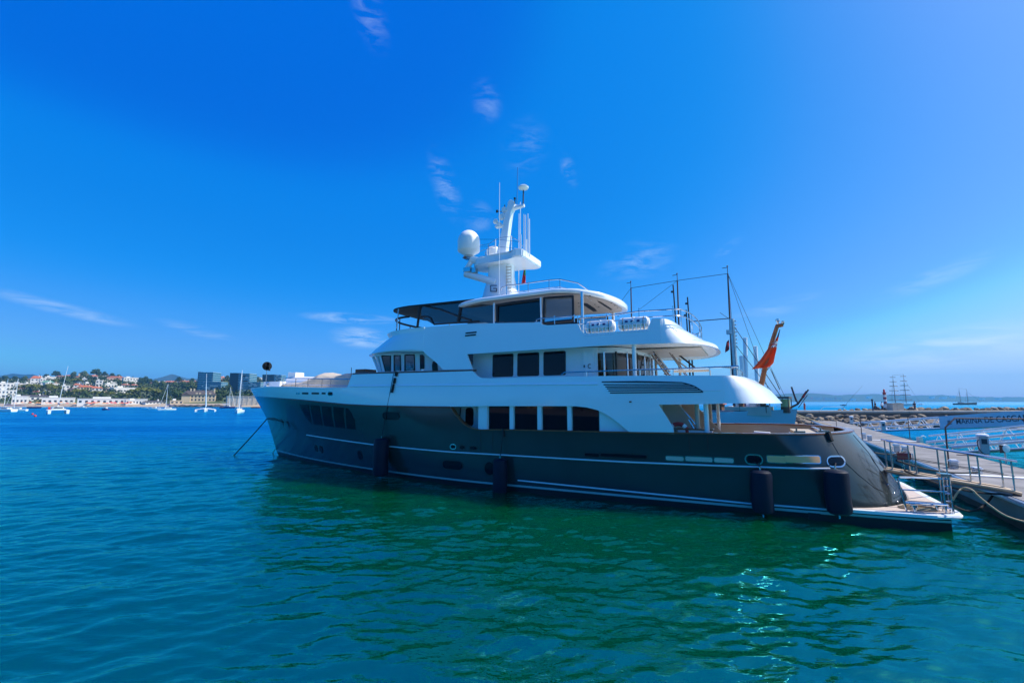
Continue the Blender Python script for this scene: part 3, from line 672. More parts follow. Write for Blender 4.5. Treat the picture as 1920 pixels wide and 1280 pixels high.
# ---- sundeck house, glass and hardtop
c4=cr(920,520,280/1792)
def vs4(u,w): return 3.15-.04*(w-8)
def gp(name,pts,vf,m,proud=0,th=.04,parent=None,c=c4,sides=(1,-1)):
    for s_ in sides:
        bm=NB(); plate(bm,[(q.x,q.z) for q in (PS(*c(a,b),vf) for a,b in pts)],lambda u,w:vf(u,w)+proud,th,s_,None); r=yo(name,bm,m,parent)
    return r
gp('sundeck_window',[(60,332),(590,262),(600,535),(60,535)],vs4,'clear')
gp('sundeck_window',[(640,245),(985,222),(985,500),(965,518),(640,548)],vs4,'lens')
for a,b in (((40,330),(40,540)),((600,262),(612,560))):
    for s_ in (1,-1):
        p=P(*c4(*a),3.2);q=P(*c4(*b),3.2); bm=NB(); tube(bm,[(p.x,s_*3.2,p.z+.1),(q.x,s_*3.2,q.z-.3)],.05,8); yo('window_post',bm,'white')
for pts in (((640,245),(985,222)),((985,215),(990,500),(965,520)),((640,550),(970,520)),((640,240),(630,560)),((60,335),(590,262)),((72,330),(72,535)),((60,333),(250,300),(590,258))):
    for s_ in (1,-1):
        bm=NB(); tube(bm,[(P(*c4(*p),3.2).x,s_*3.18,P(*c4(*p),3.2).z) for p in pts],.06,6); yo('window_frame',bm,'gasket')
# sundeck interior: bar, table, cushions seen under the roof
bm=NB(); box2(bm,(13.0,-2.7,6.85),(17.5,-1.9,7.9)); yo('sundeck_bar',bm,'cushion')
bm=NB(); box2(bm,(11.8,1.4,6.85),(12.8,2.6,7.75)); box2(bm,(11.8,-2.6,6.85),(12.8,-1.4,7.75)); yo('sundeck_sofa',bm,'cushion')
bm=NB(); lathe(bm,[(.06,6.85),(.06,7.6),(.95,7.62),(.95,7.68)],(15.5,0,0),24); yo('round_table',bm,'beige')
# hardtop roof with camber, drooping aft end
def roofz(u,v,up):
    base=interp(u,[11.3,12.2,13.2,14.5,18,21.5],[8.98,9.32,9.55,9.66,9.66,9.42]); x=min(1,abs(v)/3.3)
    return base+(.20+.28*(1-x*x) if up else .12*(1-x*x))
def roofplan(k,inset=0):
    a=se(11.45+inset,2.9,3.3-inset,2.2,-1,k); b=se(21.2-inset,2.6,3.3-inset,2.6,1,k); return a+[(x,-y) for x,y in b]
bm=NB(); rp_=roofplan(30)
cx_=16.3
for up in (0,1):
    rings=[]
    for f_ in (1.0,.985,.9,.7,.45,.2):
        o_=.0 if f_<1 else (-.06 if up else .06)
        rings.append([(cx_+(a-cx_)*f_,b*f_,roofz(cx_+(a-cx_)*f_,b*f_,up)+o_) for a,b in rp_])
    for r in rings: r.append(r[0])
    V=loft(bm,rings,caps=False); bm.faces.new(V[-1][:-1])
    if up==0: Vb=V[0]
    else:
        for j in range(len(Vb)-1): bm.faces.new((Vb[j],Vb[j+1],V[0][j+1],V[0][j]))
bmesh.ops.remove_doubles(bm,verts=bm.verts,dist=.001)
hardtop=yo('hardtop_roof',bm,'white',ang=60)
# beige ceiling lining, slots and downlights
bm=NB(); rp2=roofplan(30,.28)
for f_ in (1,): 
    rings=[[(cx_+(a-cx_)*g_,b*g_,roofz(cx_+(a-cx_)*g_,b*g_,0)-.03) for a,b in rp2] for g_ in (1,.7,.4,.1)]
    for r in rings: r.append(r[0])
    V=loft(bm,rings,caps=False); bm.faces.new(V[-1][:-1])
ceil=yo('ceiling_lining',bm,'beige',hardtop)
for (xa,ya,xb,yb) in ((1120,300,1262,398),(1320,280,1470,378)):
    def onr(x,y):
        d=ray(*c4(x,y)); C=Vector((0,0,H)); z=9.5
        for _ in range(12):
            q=C+d*((z-H)/d.z)-YO; z=.5*z+.5*roofz(q.dot(YD),q.dot(YN),0)
        return Vector((q.dot(YD),q.dot(YN),z))
    a=onr(xa,ya);b=onr(xb,yb); d_=(b-a).normalized(); n_=Vector((-d_.y,d_.x,0))*.16
    bm=NB(); vv=[a+n_,b+n_,b-n_,a-n_]; V=[bm.verts.new((p.x,p.y,p.z-.05)) for p in vv]+[bm.verts.new((p.x,p.y,p.z-.02)) for p in vv]
    bm.faces.new(V[:4]);bm.faces.new(V[4:][::-1])
    for i in range(4): bm.faces.new((V[i],V[(i+1)%4],V[4+(i+1)%4],V[4+i]))
    yo('ceiling_slot',bm,'black',hardtop)
for x,y in ((1190,210),(1250,315),(1285,265),(1298,345),(1330,370),(1450,295),(1490,325),(1525,355),(1460,405),(1530,455),(1060,340),(1055,300)):
    p=onr(x,y); bm=NB(); lathe(bm,[(.05,p.z-.055),(.05,p.z-.03)],(p.x,p.y,0),10); yo('downlight',bm,'vent',hardtop)
for x,y0,y1,v in ((1098,200,550,3.0),(1475,470,545,-2.9)):
    p=P(*c4(x,(y0+y1)/2),v)
    for s_ in ((1,-1) if v>0 else (1,)): bm=NB(); tube(bm,[(p.x,s_*v,6.85),(p.x,s_*v,9.6)],.085 if v>0 else .06,12); yo('pillar',bm,'steel' if v>0 else 'white2')
# rails on the sundeck
def V35(x,y,v=4.2): return P(*c4(x,y),v)
for s_ in (1,-1):
    f_=lambda p:(p.x,s_*p.y,p.z)
    pts=[V35(545,530),V35(552,505),V35(580,495),V35(770,480),V35(1005,460),V35(1400,462) if 0 else V35(1045,485)]
    rail('sundeck_rail',[f_(p) for p in pts[:5]],.025,[(f_(V35(610,550)),.3),(f_(V35(768,560)),.42),(f_(V35(1005,535)),.36)],0)
    c6=cr(1140,490,260/1920)
    pts=[P(*c4(1060,490),4.15),P(*c4(1150,480),4.15),P(*c4(1390,462),4.15),P(*c6(420,690),4.15),P(*c6(880,662),4.15)]
    rail('sundeck_rail',[f_(p) for p in pts],.028,[(f_(P(*c4(1390,530),4.15)),.4),(f_(P(*c4(1045,545),4.15)),.35),(f_((P(*c6(432,800),4.15))),.5),(f_(P(*c6(905,790),4.15)),.55)],0,mid=.28)
a0=P(*c6(880,662),4.15)
ar=se(a0.x-.75,.75,4.15,2.4,-1,16)
rail('sundeck_rail',[(a,b,a0.z) for a,b in ar],.028,[((ar[i][0],ar[i][1],a0.z-.75),.75) for i in (2,5,8,11,14)],0,mid=.28)
# rail on the hardtop
rr_=[(120,160),(135,120),(190,100),(450,68),(700,32),(830,22)]
pp=[P(*c4(x,y),2.6) for x,y in rr_]
for s_ in (1,-1):
    rail('hardtop_rail',[(p.x,s_*2.6,p.z) for p in pp]+[(pp[-1].x-.9,s_*2.35,pp[-1].z-.25),(pp[-1].x-1.5,s_*2.0,pp[-1].z-.75)],.03,[((p.x,s_*2.6,9.85),p.z-9.85) for p in pp[2:]],0,mid=.42)
# ---- bimini and enclosure forward of the hardtop
def bimz(u,v): return interp(u,[20,24,26.3],[9.93,10.0,9.93])+.16*(1-(abs(v)/2.9)**2)
bm=NB(); bpn=se(26.35,2.4,2.85,2.6,1,20,19.3)
rings=[]
for f_ in (1,.9,.6,.3):
    rings.append([(22.5+(a-22.5)*f_,b*f_,bimz(22.5+(a-22.5)*f_,b*f_)) for a,b in bpn])
top_=rings; bot_=[[(a,b,z-.10) for a,b,z in r] for r in rings]
for R_ in (top_,bot_):
    for r in R_: r.append(r[0])
V=loft(bm,top_,caps=False); bm.faces.new(V[-1][:-1]); V2=loft(bm,bot_,caps=False); bm.faces.new(V2[-1][:-1])
for j in range(len(V[0])-1): bm.faces.new((V[0][j],V[0][j+1],V2[0][j+1],V2[0][j]))
bim=yo('canvas_bimini',bm,'blackcanvas')
c8=cr(720,540,180/1920)
def B8(x,y,v=2.75): return P(*c8(x,y),v)
for s_ in (1,-1):
    for (a,b,r,m_) in (((720,360),(670,770),.075,'gasket'),((1550,270),(1480,690),.09,'gasket'),((290,470),(255,810),.035,'steel')):
        p=B8(*a);q=B8(*b); bm=NB(); tube(bm,[(p.x,s_*2.75,bimz(p.x,2.75)-.1),(q.x,s_*2.75,q.z)],r,8); yo('bimini_post',bm,m_)
    bm=NB(); 
    tube(bm,[(B8(*p).x,s_*2.74,B8(*p).z) for p in ((730,590),(760,565),(880,570),(930,600),(960,660),(1000,725),(1900,660))],.05,6); tube(bm,[(B8(*p).x,s_*2.74,B8(*p).z) for p in ((780,350),(1150,430),(1480,560),(1740,640))],.06,6); yo('enclosure_frame',bm,'gasket')
    bm=NB(); plate(bm,[(B8(*p).x,B8(*p).z) for p in ((740,360),(1560,250),(1760,230),(1900,320),(2200,335),(2200,672),(1900,690),(990,730),(880,580),(740,580))],lambda u,w:2.72,.02,s_,None); yo('enclosure_panel',bm,M['enclos'] if 'enclos' in M else 'clear')
# curved wind rail round the front of the sundeck
fr=se(26.2,2.2,2.75,2.4,1,20)
z1=B8(260,650,2.0).z
bm=NB(); tube(bm,[(a,b,z1) for a,b in fr],.07,8); 
for i in (2,6,10,14,18): tube(bm,[(fr[i][0],fr[i][1],8.1),(fr[i][0],fr[i][1],z1)],.03,6)
yo('wind_rail',bm,'gasket')
bm=NB(); box2(bm,(22.0,-1.9,7.05),(24.6,1.9,8.6)); yo('flybridge_console',bm,'vent')
bm=NB(); box2(bm,(19.6,-1.0,7.05),(20.6,1.0,8.9)); yo('helm_seat',bm,'radome')
# ---- foredeck gear
def V0(x,y,v=0): return P(x,y,v)
c6b=cr(480,670,200/1920)
def FD(x,y,v=3.0): return P(*c6b(x,y),v)
def fdv(u,w): return max(.05,bt(u,5.2)-.25)
rp=[PS(*c6b(x,y),fdv) for x,y in ((490,372),(720,376),(940,378),(1190,382),(1345,385),(1700,392))]
for s_ in (1,-1):
    rail('foredeck_rail',[(p.x,s_*p.y,p.z) for p in rp],.03,[((p.x,s_*p.y,5.05),p.z-5.05) for p in rp[:5]],0,mid=.40)
# tender under its canvas cover
rd=[(P(*c6b(x,y),2.6).x,P(*c6b(x,y),2.6).z) for x,y in ((585,500),(640,455),(760,452),(900,450),(980,440),(1080,405),(1170,365),(1250,322),(1335,268),(1345,268),(1400,288),(1480,308),(1560,318),(1640,305),(1700,286),(1735,282),(1820,290),(1900,300))]
random.seed(9); bm=NB(); rings=[]
rdf=[]
for (u0,z0),(u1,z1) in zip(rd,rd[1:]):
    n_=max(1,int(abs(u1-u0)/.18)); rdf+=[(u0+(u1-u0)*k/n_,z0+(z1-z0)*k/n_) for k in range(n_)]
for u,z in rdf+[rd[-1]]:
    vo=min(3.75,bt(u,5.2)-.32); vi=max(vo-2.7,.25); h=z-5.0; fo=.03*math.sin(u*5.1)+.02*math.sin(u*11)
    rings.append([(u,vo,5.0),(u,vo-.01+fo,5.0+.35*h),(u,vo-.06-fo,5.0+.62*h),(u,vo-.25+fo*.5,5.0+.82*h),(u,vo-.7,5.0+.95*h+fo*.3),((u),(vo+vi)/2,z),(u,vi+.5,5.0+.9*h-fo*.3),(u,vi+.1,5.0+.6*h),(u,vi,5.0)])
V=loft(bm,rings,caps=False); bm.faces.new(V[0][::-1]); bm.faces.new(V[-1]); yo('tender_cover',bm,'canvas',ang=28)
bm=NB(); a=P(*c6b(690,340),-.8); b=P(*c6b(1150,350),-.8)
loft(bm,[[(a.x,-.8+.9*math.cos(PI*k/8),5.05+(a.z-5.05)*math.sin(PI*k/8)**.5) for k in range(9)],[(b.x,-.8+.9*math.cos(PI*k/8),5.05+(b.z-5.05)*math.sin(PI*k/8)**.5) for k in range(9)]],caps=False); yo('deck_tender_hull',bm,'radome')
bm=NB(); q=P(*c6b(720,325),-.8); box(bm,q,(.9,.8,.45)); box(bm,q+Vector((.45,0,0)),(.12,.7,.5)); yo('tender_engine',bm,'radome')
# windlass gear at the bow
for x,y,v in ((230,490,.5),(340,490,.3),(410,485,-.4)):
    q=P(*c6b(x,y),v); bm=NB(); lathe(bm,[(.28,q.z-.25),(.3,q.z-.1),(.16,q.z),(.16,q.z+.1),(.26,q.z+.14),(.2,q.z+.2)],(q.x,v,0),16); yo('windlass',bm,'steel')
a=P(*c6b(440,460),-.9); bm=NB(); box2(bm,(a.x-2.0,-1.8,5.1),(a.x,.6,a.z+.05)); yo('deck_hatch_house',bm,'white2')
# anchor ball on its staff
q=P(*c6b(200,155),0); q2=P(*c6b(178,450),0)
bm=NB(); tube(bm,[(q2.x,0,5.1),(q.x,0,q.z-.3)],.03,8); tube(bm,[(q2.x-.7,0,5.1),(q2.x-.15,0,5.75)],.02,6); yo('bow_staff',bm,'steel')
bm=NB()
for k in range(3):
    lathe(bm,[(.36,-.012),(.36,.012)],(q.x,0,q.z),24,Matrix.Rotation(k*PI/3,3,'Z')@Matrix.Rotation(PI/2,3,'X'))
lathe(bm,[(.37,-.012),(.37,.012)],(q.x,0,q.z),24); box(bm,(q.x-.33,0,q.z-.1),(.1,.1,.6)); o=obj('anchor_ball',bm,'gasket'); o.matrix_world=Matrix.Translation(YO)@Matrix.Rotation(YRZ,4,'Z'); tag(o,'black anchor ball of crossed discs on a thin staff above the bow','anchor ball')
q=P(*c6b(1718,180),3.5); bm=NB(); tube(bm,[(q.x,3.5,5.6),(q.x,3.5,q.z)],.02,6); yo('whip_aerial',bm,'gasket')
q=P(686,697,1.5); bm=NB(); box(bm,(q.x,1.5,q.z-.1),(.9,1,.5)); yo('hatch_cushion',bm,'cushion')
# ---- radar mast
c0=cr(820,300,240/1097)
def MM(x,y,v=0): return P(*c0(x,y),v)
def mplate(bm,pts,v0,v1):
    a=[MM(*p,v0) for p in pts]; 
    A=[bm.verts.new((p.x,v0,p.z)) for p in a]; B=[bm.verts.new((p.x,v1,p.z)) for p in a]; n=len(a)
    bm.faces.new(A); bm.faces.new(B[::-1])
    for i in range(n): bm.faces.new((A[i],A[(i+1)%n],B[(i+1)%n],B[i]))
def bev(bm,o=.05,s=2):
    bmesh.ops.bevel(bm,geom=bm.edges[:],offset=o,segments=s,affect='EDGES',clamp_overlap=True)
bm=NB()   # pedestal: tapered box section
def zz(y): return MM(500,y).z
lv=[(1190,405,690),(1100,425,660),(1000,450,648),(930,455,650),(900,430,655),(870,380,680)]
rings=[]
for y,xa,xb in lv:
    a=MM(xa,y);b=MM(xb,y); h=.55 if y<1000 else interp(y,[1000,1190],[.55,.8]); z=(a.z+b.z)/2
    ring=[]
    for k in range(16):
        t=2*PI*k/16; c=math.cos(t);s=math.sin(t)
        ring.append(((a.x+b.x)/2+(a.x-b.x)/2*math.copysign(abs(c)**.6,c),h*math.copysign(abs(s)**.6,s),z))
    ring.append(ring[0]); rings.append(ring)
rings.insert(0,[(x,y,9.7) for x,y,z in rings[0]])
loft(bm,rings,caps=False); bmesh.ops.remove_doubles(bm,verts=bm.verts,dist=.001)
mast=yo('mast',bm,'white',ang=50)
bm=NB(); lathe(bm,[(1.75,9.75),(1.7,9.95),(1.3,10.03),(.8,10.06)],(19.0,0,0),28); yo('mast_foot',bm,'white',mast)
bm=NB() # spreader platform
mplate(bm,[(345,915),(400,850),(520,800),(740,795),(810,845),(800,905),(680,940),(640,905),(560,900),(450,905)],.0,0.02) if False else None
za=MM(600,880).z; pf=[MM(345,915).x,MM(400,850).x,MM(520,800).x,MM(740,795).x,MM(815,870).x]
plan=[(pf[0]+.2,.0),(pf[0],.45),(pf[1],1.0),(pf[2],1.15),(pf[3]+.4,1.15),(pf[3]-.1,1.5),(pf[4],1.35)]
plan=plan+[(a,-b) for a,b in plan[::-1][:-1]]
slab(bm,plan,za-.22,za+.26); bmesh.ops.bevel(bm,geom=bm.edges[:],offset=.07,segments=2,affect='EDGES',clamp_overlap=True); yo('spreader_platform',bm,'white',mast)
bm=NB() # arm under the satellite dome
tube(bm,[MM(500,1050,.5),MM(330,1000,.7),MM(240,975,.8)],.22,10); yo('dome_arm',bm,'white',mast)
bm=NB(); tube(bm,[MM(420,880,.5),MM(340,865,.7),MM(290,850,.8)],.24,10); tube(bm,[MM(235,960,.8),MM(300,850,.8)],.16,10); yo('dome_arm',bm,'white',mast)
bm=NB(); q=MM(270,945,.8); box(bm,q,(.5,.5,.28)); box(bm,MM(320,948,.8),(.3,.3,.3)); yo('dome_bracket',bm,'steel',mast)
dm=MM(270,710,.8); s_=MM(182,700,.8).x-MM(362,700,.8).x; r_=s_*.5; zb=MM(270,825,.8).z; zt_=MM(270,605,.8).z; hh=zt_-zb
r_=.70; dome_prof=[(r_*.35,0),(r_*.45,.08),(r_*.95,.30),(r_*1.0,.36),(r_*1.0,hh*.55)]+[(r_*math.cos(t*PI/16),hh*.55+hh*.45*math.sin(t*PI/16)) for t in range(1,8)]+[(.02,hh)]
bm=NB(); lathe(bm,dome_prof,(dm.x,.8,zb),32); yo('satellite_dome',bm,'radome',mast)
bm=NB(); lathe(bm,[(.25,zb-.2),(.4,zb-.12),(.3,zb+.04)],(dm.x,.8,0),20); yo('dome_base',bm,'steel',mast)
q=MM(480,820,-.8); qt=MM(480,742,-.8); bm=NB(); lathe(bm,[(.42,0),(.45,.1),(.45,(qt.z-q.z)*.6),(.3,(qt.z-q.z)*.9),(.02,(qt.z-q.z))],(q.x,-.8,q.z),24); yo('satellite_dome',bm,'radome',mast)
bm=NB(); w_=.20 # raked upper mast
rings=[]
for xa,xb,y in ((518,600,800),(533,605,740),(545,612,690),(562,622,600),(577,632,520),(588,642,460),(598,660,425),(608,675,395),(622,655,368)):
    a=MM(xa,y);b=MM(xb,y); z=(a.z+b.z)/2; rings.append([(a.x,w_,z),(b.x,w_,z),(b.x,-w_,z),(a.x,-w_,z),(a.x,w_,z)])
loft(bm,rings,caps=False); bmesh.ops.remove_doubles(bm,verts=bm.verts,dist=.001); bmesh.ops.bevel(bm,geom=bm.edges[:],offset=.03,segments=1,affect='EDGES',clamp_overlap=True); yo('upper_mast',bm,'white',mast)
bm=NB(); tube(bm,[MM(620,420),MM(680,408),MM(745,390)],.17,10,r2=.1); yo('masthead_arm',bm,'white',mast)
bm=NB(); q=MM(738,245); lathe(bm,[(.06,-.1),(.30,.0),(.33,.09),(.24,.16),(.02,.19)],(q.x,0,q.z),24); yo('satellite_disc',bm,'radome',mast)
bm=NB(); tube(bm,[MM(735,385),MM(738,262)],.04,8); yo('disc_stem',bm,'gasket',mast)
bm=NB(); q=MM(632,372); bmesh.ops.create_uvsphere(bm,u_segments=16,v_segments=10,radius=.22,matrix=Matrix.Translation(q)); yo('masthead_light',bm,'radome',mast)
for x,y,l in ((540,570,.62),(560,500,.4),(585,440,.4)):
    q=MM(x,y,.1); bm=NB(); box(bm,q,(l,.3,.10)); lathe(bm,[(.17,.05),(.17,.22),(.1,.27)],(q.x+.1,.1,q.z),14); tube(bm,[q,q+Vector((-.45,0,.05))],.06,6); yo('searchlight_bracket',bm,'radome',mast)
bm=NB(); q=MM(500,528,.1); bmesh.ops.create_uvsphere(bm,u_segments=12,v_segments=8,radius=.17,matrix=Matrix.Translation(q)); yo('searchlight',bm,'radome',mast)
bm=NB(); q=MM(560,480,.15); lathe(bm,[(.16,-.08),(.16,.08)],q,16,Matrix.Rotation(PI/2,3,'X')); yo('mast_horn',bm,'radome',mast)
bm=NB(); tube(bm,[MM(520,440),MM(600,448)],.02,6); box(bm,MM(512,440),(.12,.08,.16)); tube(bm,[MM(575,430),MM(578,385)],.03,6); tube(bm,[MM(664,390),MM(665,330)],.03,6); box(bm,MM(664,330),(.1,.1,.1)); yo('wind_sensor',bm,'gasket',mast)
for (x0,y0,x1,y1,v,r,m_) in ((530,1150,533,195,2.2,.015,'radome'),(683,385,688,65,0,.028,'steel'),(697,1150,700,460,-1.5,.022,'radome'),(712,790,712,360,-.3,.02,'radome'),(742,790,741,465,1.2,.022,'radome'),(757,800,756,470,.3,.022,'radome'),(777,815,776,460,1.3,.022,'radome'),(790,830,788,505,.9,.03,'radome'),(716,790,716,640,1.2,.025,'radome'),(765,800,765,680,.8,.03,'radome'),(634,790,634,650,1.0,.03,'radome'),(498,810,498,680,1.0,.03,'radome')):
    a=MM(x0,y0,v);b=MM(x1,y1,v); bm=NB(); tube(bm,[a,(a+b)/2,b],r,6); yo('whip_aerial',bm,m_,mast)
bm=NB()
for y in (760,700): tube(bm,[MM(360,y-20,1.0),MM(500,y-20,1.0),MM(700,y,1.2),MM(790,y+20,1.2)][:3],.012,5)
tube(bm,[MM(365,730,.9),MM(440,720,.9),MM(500,682,.9),MM(540,665,.9),MM(630,655,.9),MM(700,695,.9),MM(740,750,.9)],.014,5); tube(bm,[MM(370,780,.9),MM(440,760,.9),MM(500,740,.9)],.014,5); tube(bm,[MM(360,830,.9),MM(410,825,.9)],.02,5)
for x,y0,y1 in ((413,845,785),(438,840,720)): tube(bm,[MM(x,y0,.9),MM(x,y1,.9)],.03,6)
yo('platform_rail',bm,'steel',mast)
bm=NB() # ladder up the aft face
for k in range(9): 
    p=MM(600,1130-k*26,.5) ; box(bm,(MM(612,1130-k*26,.56).x,.60,p.z),(.34,.06,.035)); 
for x in (592,632): tube(bm,[MM(x,1135,.6),MM(x,905,.6)],.02,5)
yo('mast_ladder',bm,'beige',mast)
bm=NB()
for (x0,y0,x1,y1) in ((455,1075,510,1075),(455,1125,510,1125),(457,1075,457,1125),(480,1100,508,1100),(508,1100,508,1125)): tube(bm,[MM(x0,y0,.86),MM(x1,y1,.86)],.03,5)
yo('mast_step',bm,'vent',mast)
# flagstaff
c9=cr(1340,480,.25)
def FF(x,y,v=0): return P(*c9(x,y),v)
bm=NB(); tube(bm,[FF(338,1000),FF(358,930),FF(370,870),FF(425,660),FF(470,520)],.13,10,r2=.09); tube(bm,[FF(462,525),FF(490,520),FF(512,515)],.09,8); yo('flagstaff',bm,mat('orange_varnished_wood',(.42,.13,.035),.35,noise=(5,.3)))
bm=NB(); q=FF(473,492); lathe(bm,[(.03,-.14),(.05,0),(.09,.03),(.09,.12),(.02,.15)],(q.x,0,q.z),12); q=FF(512,500); lathe(bm,[(.04,-.1),(.07,.0),(.07,.08),(.02,.1)],(q.x,0,q.z),12); yo('stern_light',bm,'steel')
bm=NB(); tube(bm,[FF(360,890),FF(410,835),FF(430,870),FF(488,1000)],.02,6); yo('flag_halyard',bm,'ropeblack')
def cloth(name,grid,m,fn=None,parent=None):
    bm=NB(); V=[[bm.verts.new(p) for p in r] for r in grid]
    for i in range(len(V)-1):
        for j in range(len(V[0])-1):
            f=bm.faces.new((V[i][j],V[i][j+1],V[i+1][j+1],V[i+1][j]))
            if fn: f.material_index=fn(i/(len(V)-1),j/(len(V[0])-1))
    ex=bmesh.ops.extrude_face_region(bm,geom=bm.faces[:])
    for g in ex['geom']:
        if isinstance(g,bmesh.types.BMVert): g.co+=Vector((.004,.006,0))
    return obj(name,bm,m,parent,recalc=True,ang=60)
# ensign: canton with crossed stripes near the peak, red field hanging in folds
Lf=[(488,548),(470,600),(455,630),(420,668),(392,705),(355,760),(315,810),(278,848)]
Rt=[(492,552),(482,600),(474,640),(468,665),(464,700),(452,750),(442,800),(412,832)]
g=[]
for i in range(29):
    t=i/28*7; k=min(int(t),6); fr_=t-k; a=Vector((Lf[k][0]*(1-fr_)+Lf[k+1][0]*fr_,Lf[k][1]*(1-fr_)+Lf[k+1][1]*fr_,0)); b=Vector((Rt[k][0]*(1-fr_)+Rt[k+1][0]*fr_,Rt[k][1]*(1-fr_)+Rt[k+1][1]*fr_,0))
    row=[]
    for j in range(19):
        s=j/18; p=a.lerp(b,s); row.append(FF(p.x,p.y,.16+.10*math.sin(s*9+i*.25)*min(1,i/8)))
    g.append(row)
def uj(i,j):
    if i<.30: return 2 if abs(j-.5)>.15 and i>.06 and i<.28 and not .14<i<.17 else (1 if i>.14 else 2)
    if .30<=i<.47:
        if abs(i-.385)<.02: return 0
        if abs(i-.385)<.04 or abs(j-.55)<.09: return 1
        if abs((i-.385)*5-(j-.55))<.14 or abs((i-.385)*5+(j-.55))<.14: return 1
        return 2 if j>.15 else 0
    return 0
def uj2(i,j):
    if i<.16: return 2
    if i<.28: return 0
    return uj(i,j)
ens=cloth('flag',g,['orange','flagwhite','navy'],uj2); ens.matrix_world=Matrix.Translation(YO)@Matrix.Rotation(YRZ,4,'Z'); tag(ens,'red ensign with blue and white canton hanging from the raked wooden stern flagstaff','flag')
g=[]
for i in range(13):
    t=i/12; a=(748,930+135*t) ; wl=(742-22*t,758-2*t)
    g.append([MM(wl[0]+(wl[1]-wl[0])*j/8,935+125*t+ (6*t if j<4 else 0),-1.6+.08*math.sin(j*1.3+i*.5)) for j in range(9)])
o=cloth('flag',g,['green','red'],lambda i,j:0 if i<.36 and j>.3 else 1); o.matrix_world=Matrix.Translation(YO)@Matrix.Rotation(YRZ,4,'Z'); tag(o,'small green and red courtesy flag hanging limp behind the radar mast','flag')
# ================================================================ things on and around the yacht
def fender(px,y0,y1,r,top_px,label):
    q0=P(px,(y0+y1)/2,4.9); v=bh(q0.x,1.1)+r+.03
    a=P(px,y1,v); b=P(px,y0,v); L=b.z-a.z
    w=YW(a.x,v,a.z)
    e=empty('fender',w,YRZ,label,'fender','long navy fenders hanging along the hull side')
    bm=NB(); pr=[(.03,0),(r*.75,.02),(r*.95,.08),(r,.18),(r*1.02,L*.5),(r,L-.18),(r*.93,L-.08),(r*.7,L-.02),(.03,L)]
    lathe(bm,pr,(0,0,0),24); 
    for vv in bm.verts:
        vv.co.x+=.02*math.sin(vv.co.z*5+px)*1; 
    obj('fender_body',bm,'fender',e)
    bm=NB(); tube(bm,[(0,0,-.14),(0,0,L+.12)],.03,6); obj('eye',bm,'steel',e)
    tp_=PS(*top_px,lambda u,w:bh(u,w)+.05)
    d=tp_-Vector((a.x,v,a.z)); bm=NB(); tube(bm,[(0,0,L+.1),tuple(d)],.018,6); obj('lanyard',bm,'ropeblack',e)
    return e,(a.x,v,a.z)
fender(713,821,892,.42,(738,700),'navy cylinder fender nearest the bow, hanging from a long lanyard over the white topsides')
fender(937.5,859,931,.33,(944,808),'navy fender amidships hanging below the second of the saloon windows')
fender(1431,881,962,.36,(1415,866),'navy fender hanging under the oval port forward of the tan freeing slots')
fender(1574,880,964,.38,(1567,868),'aftmost navy fender on the curved stern quarter')
bm=NB(); q=P(740,697,4.75); 
for a,b,r in (((604,912),(596,960),.09),((585,980),(575,1040),.075),((572,1045),(550,1140),.065)):
    tube(bm,[PS(*c1(*a),lambda u,w:bt(u,w)+.06),PS(*c1(*b),lambda u,w:bt(u,w)+.06)],r,8)
o=obj('rope_sleeve',bm,'ropeblack'); o.matrix_world=Matrix.Translation(YO)@Matrix.Rotation(YRZ,4,'Z'); tag(o,'black chafe sleeve on the forward fender lanyard against the white side','sleeve')
for x0,y0,x1,y1 in ((944,806,946,818),(1552,812,1558,826)):
    a=PS(x0,y0,bh);b=PS(x1,y1,bh); bm=NB(); tube(bm,[(a.x,a.y+.06,a.z+.05),(b.x,b.y+.07,b.z)],.09 if x0>1000 else .05,8); yo('chafe_guard',bm,'ropeblack')
# liferaft canisters in their cradles
for k,(xa,xb,ya,yb) in enumerate(((1099,1153,604,625),(1160,1218,598,619))):
    a=P(xa,yb,4.1);b=P(xb,(ya+yb)/2,4.1); cxu=(a.x+b.x)/2; L=abs(a.x-b.x); zc=P((xa+xb)/2,(ya+yb)/2,4.1).z+.02
    w=YW(cxu,4.05,zc-.36)
    e=empty('liferaft_canister',w,YRZ,['white liferaft canister in a steel cradle, nearer the sundeck glass','white liferaft canister in a steel cradle, nearer the rounded aft end of the sundeck'][k],'liferaft','liferaft canisters on the sundeck edge')
    bm=NB(); rot=Matrix.Rotation(PI/2,3,'Y'); lathe(bm,[(.05,-L/2),(.22,-L/2+.02),(.29,-L/2+.1),(.30,-L/2+.2),(.30,-.04),(.32,-.03),(.32,.03),(.30,.04),(.30,L/2-.2),(.29,L/2-.1),(.22,L/2-.02),(.05,L/2)],(0,0,.38),24,rot); obj('canister',bm,'radome',e)
    for s in (-.3,.0,.3):
        bm=NB(); tube(bm,[(s*L*1.1,.31*math.sin(t),.38+.31*math.cos(t)) for t in [PI*2*i/16 for i in range(17)]],.014,4); obj('strap',bm,'gasket',e)
    bm=NB()
    for i in range(9): tube(bm,[(-L/2+L*i/8,.33,-.02),(-L/2+L*i/8,.33,.32)],.014,5)
    tube(bm,[(-L/2,.33,.32),(L/2,.33,.32)],.018,5); tube(bm,[(-L/2,.33,-.02),(L/2,.33,-.02)],.018,5); obj('cradle',bm,'steel',e)
    for s in (-.18,.02,.2): bm=NB(); box(bm,(s*L,.300,.46),(.12,.02,.09)); obj('canister_label',bm,'navy',e)
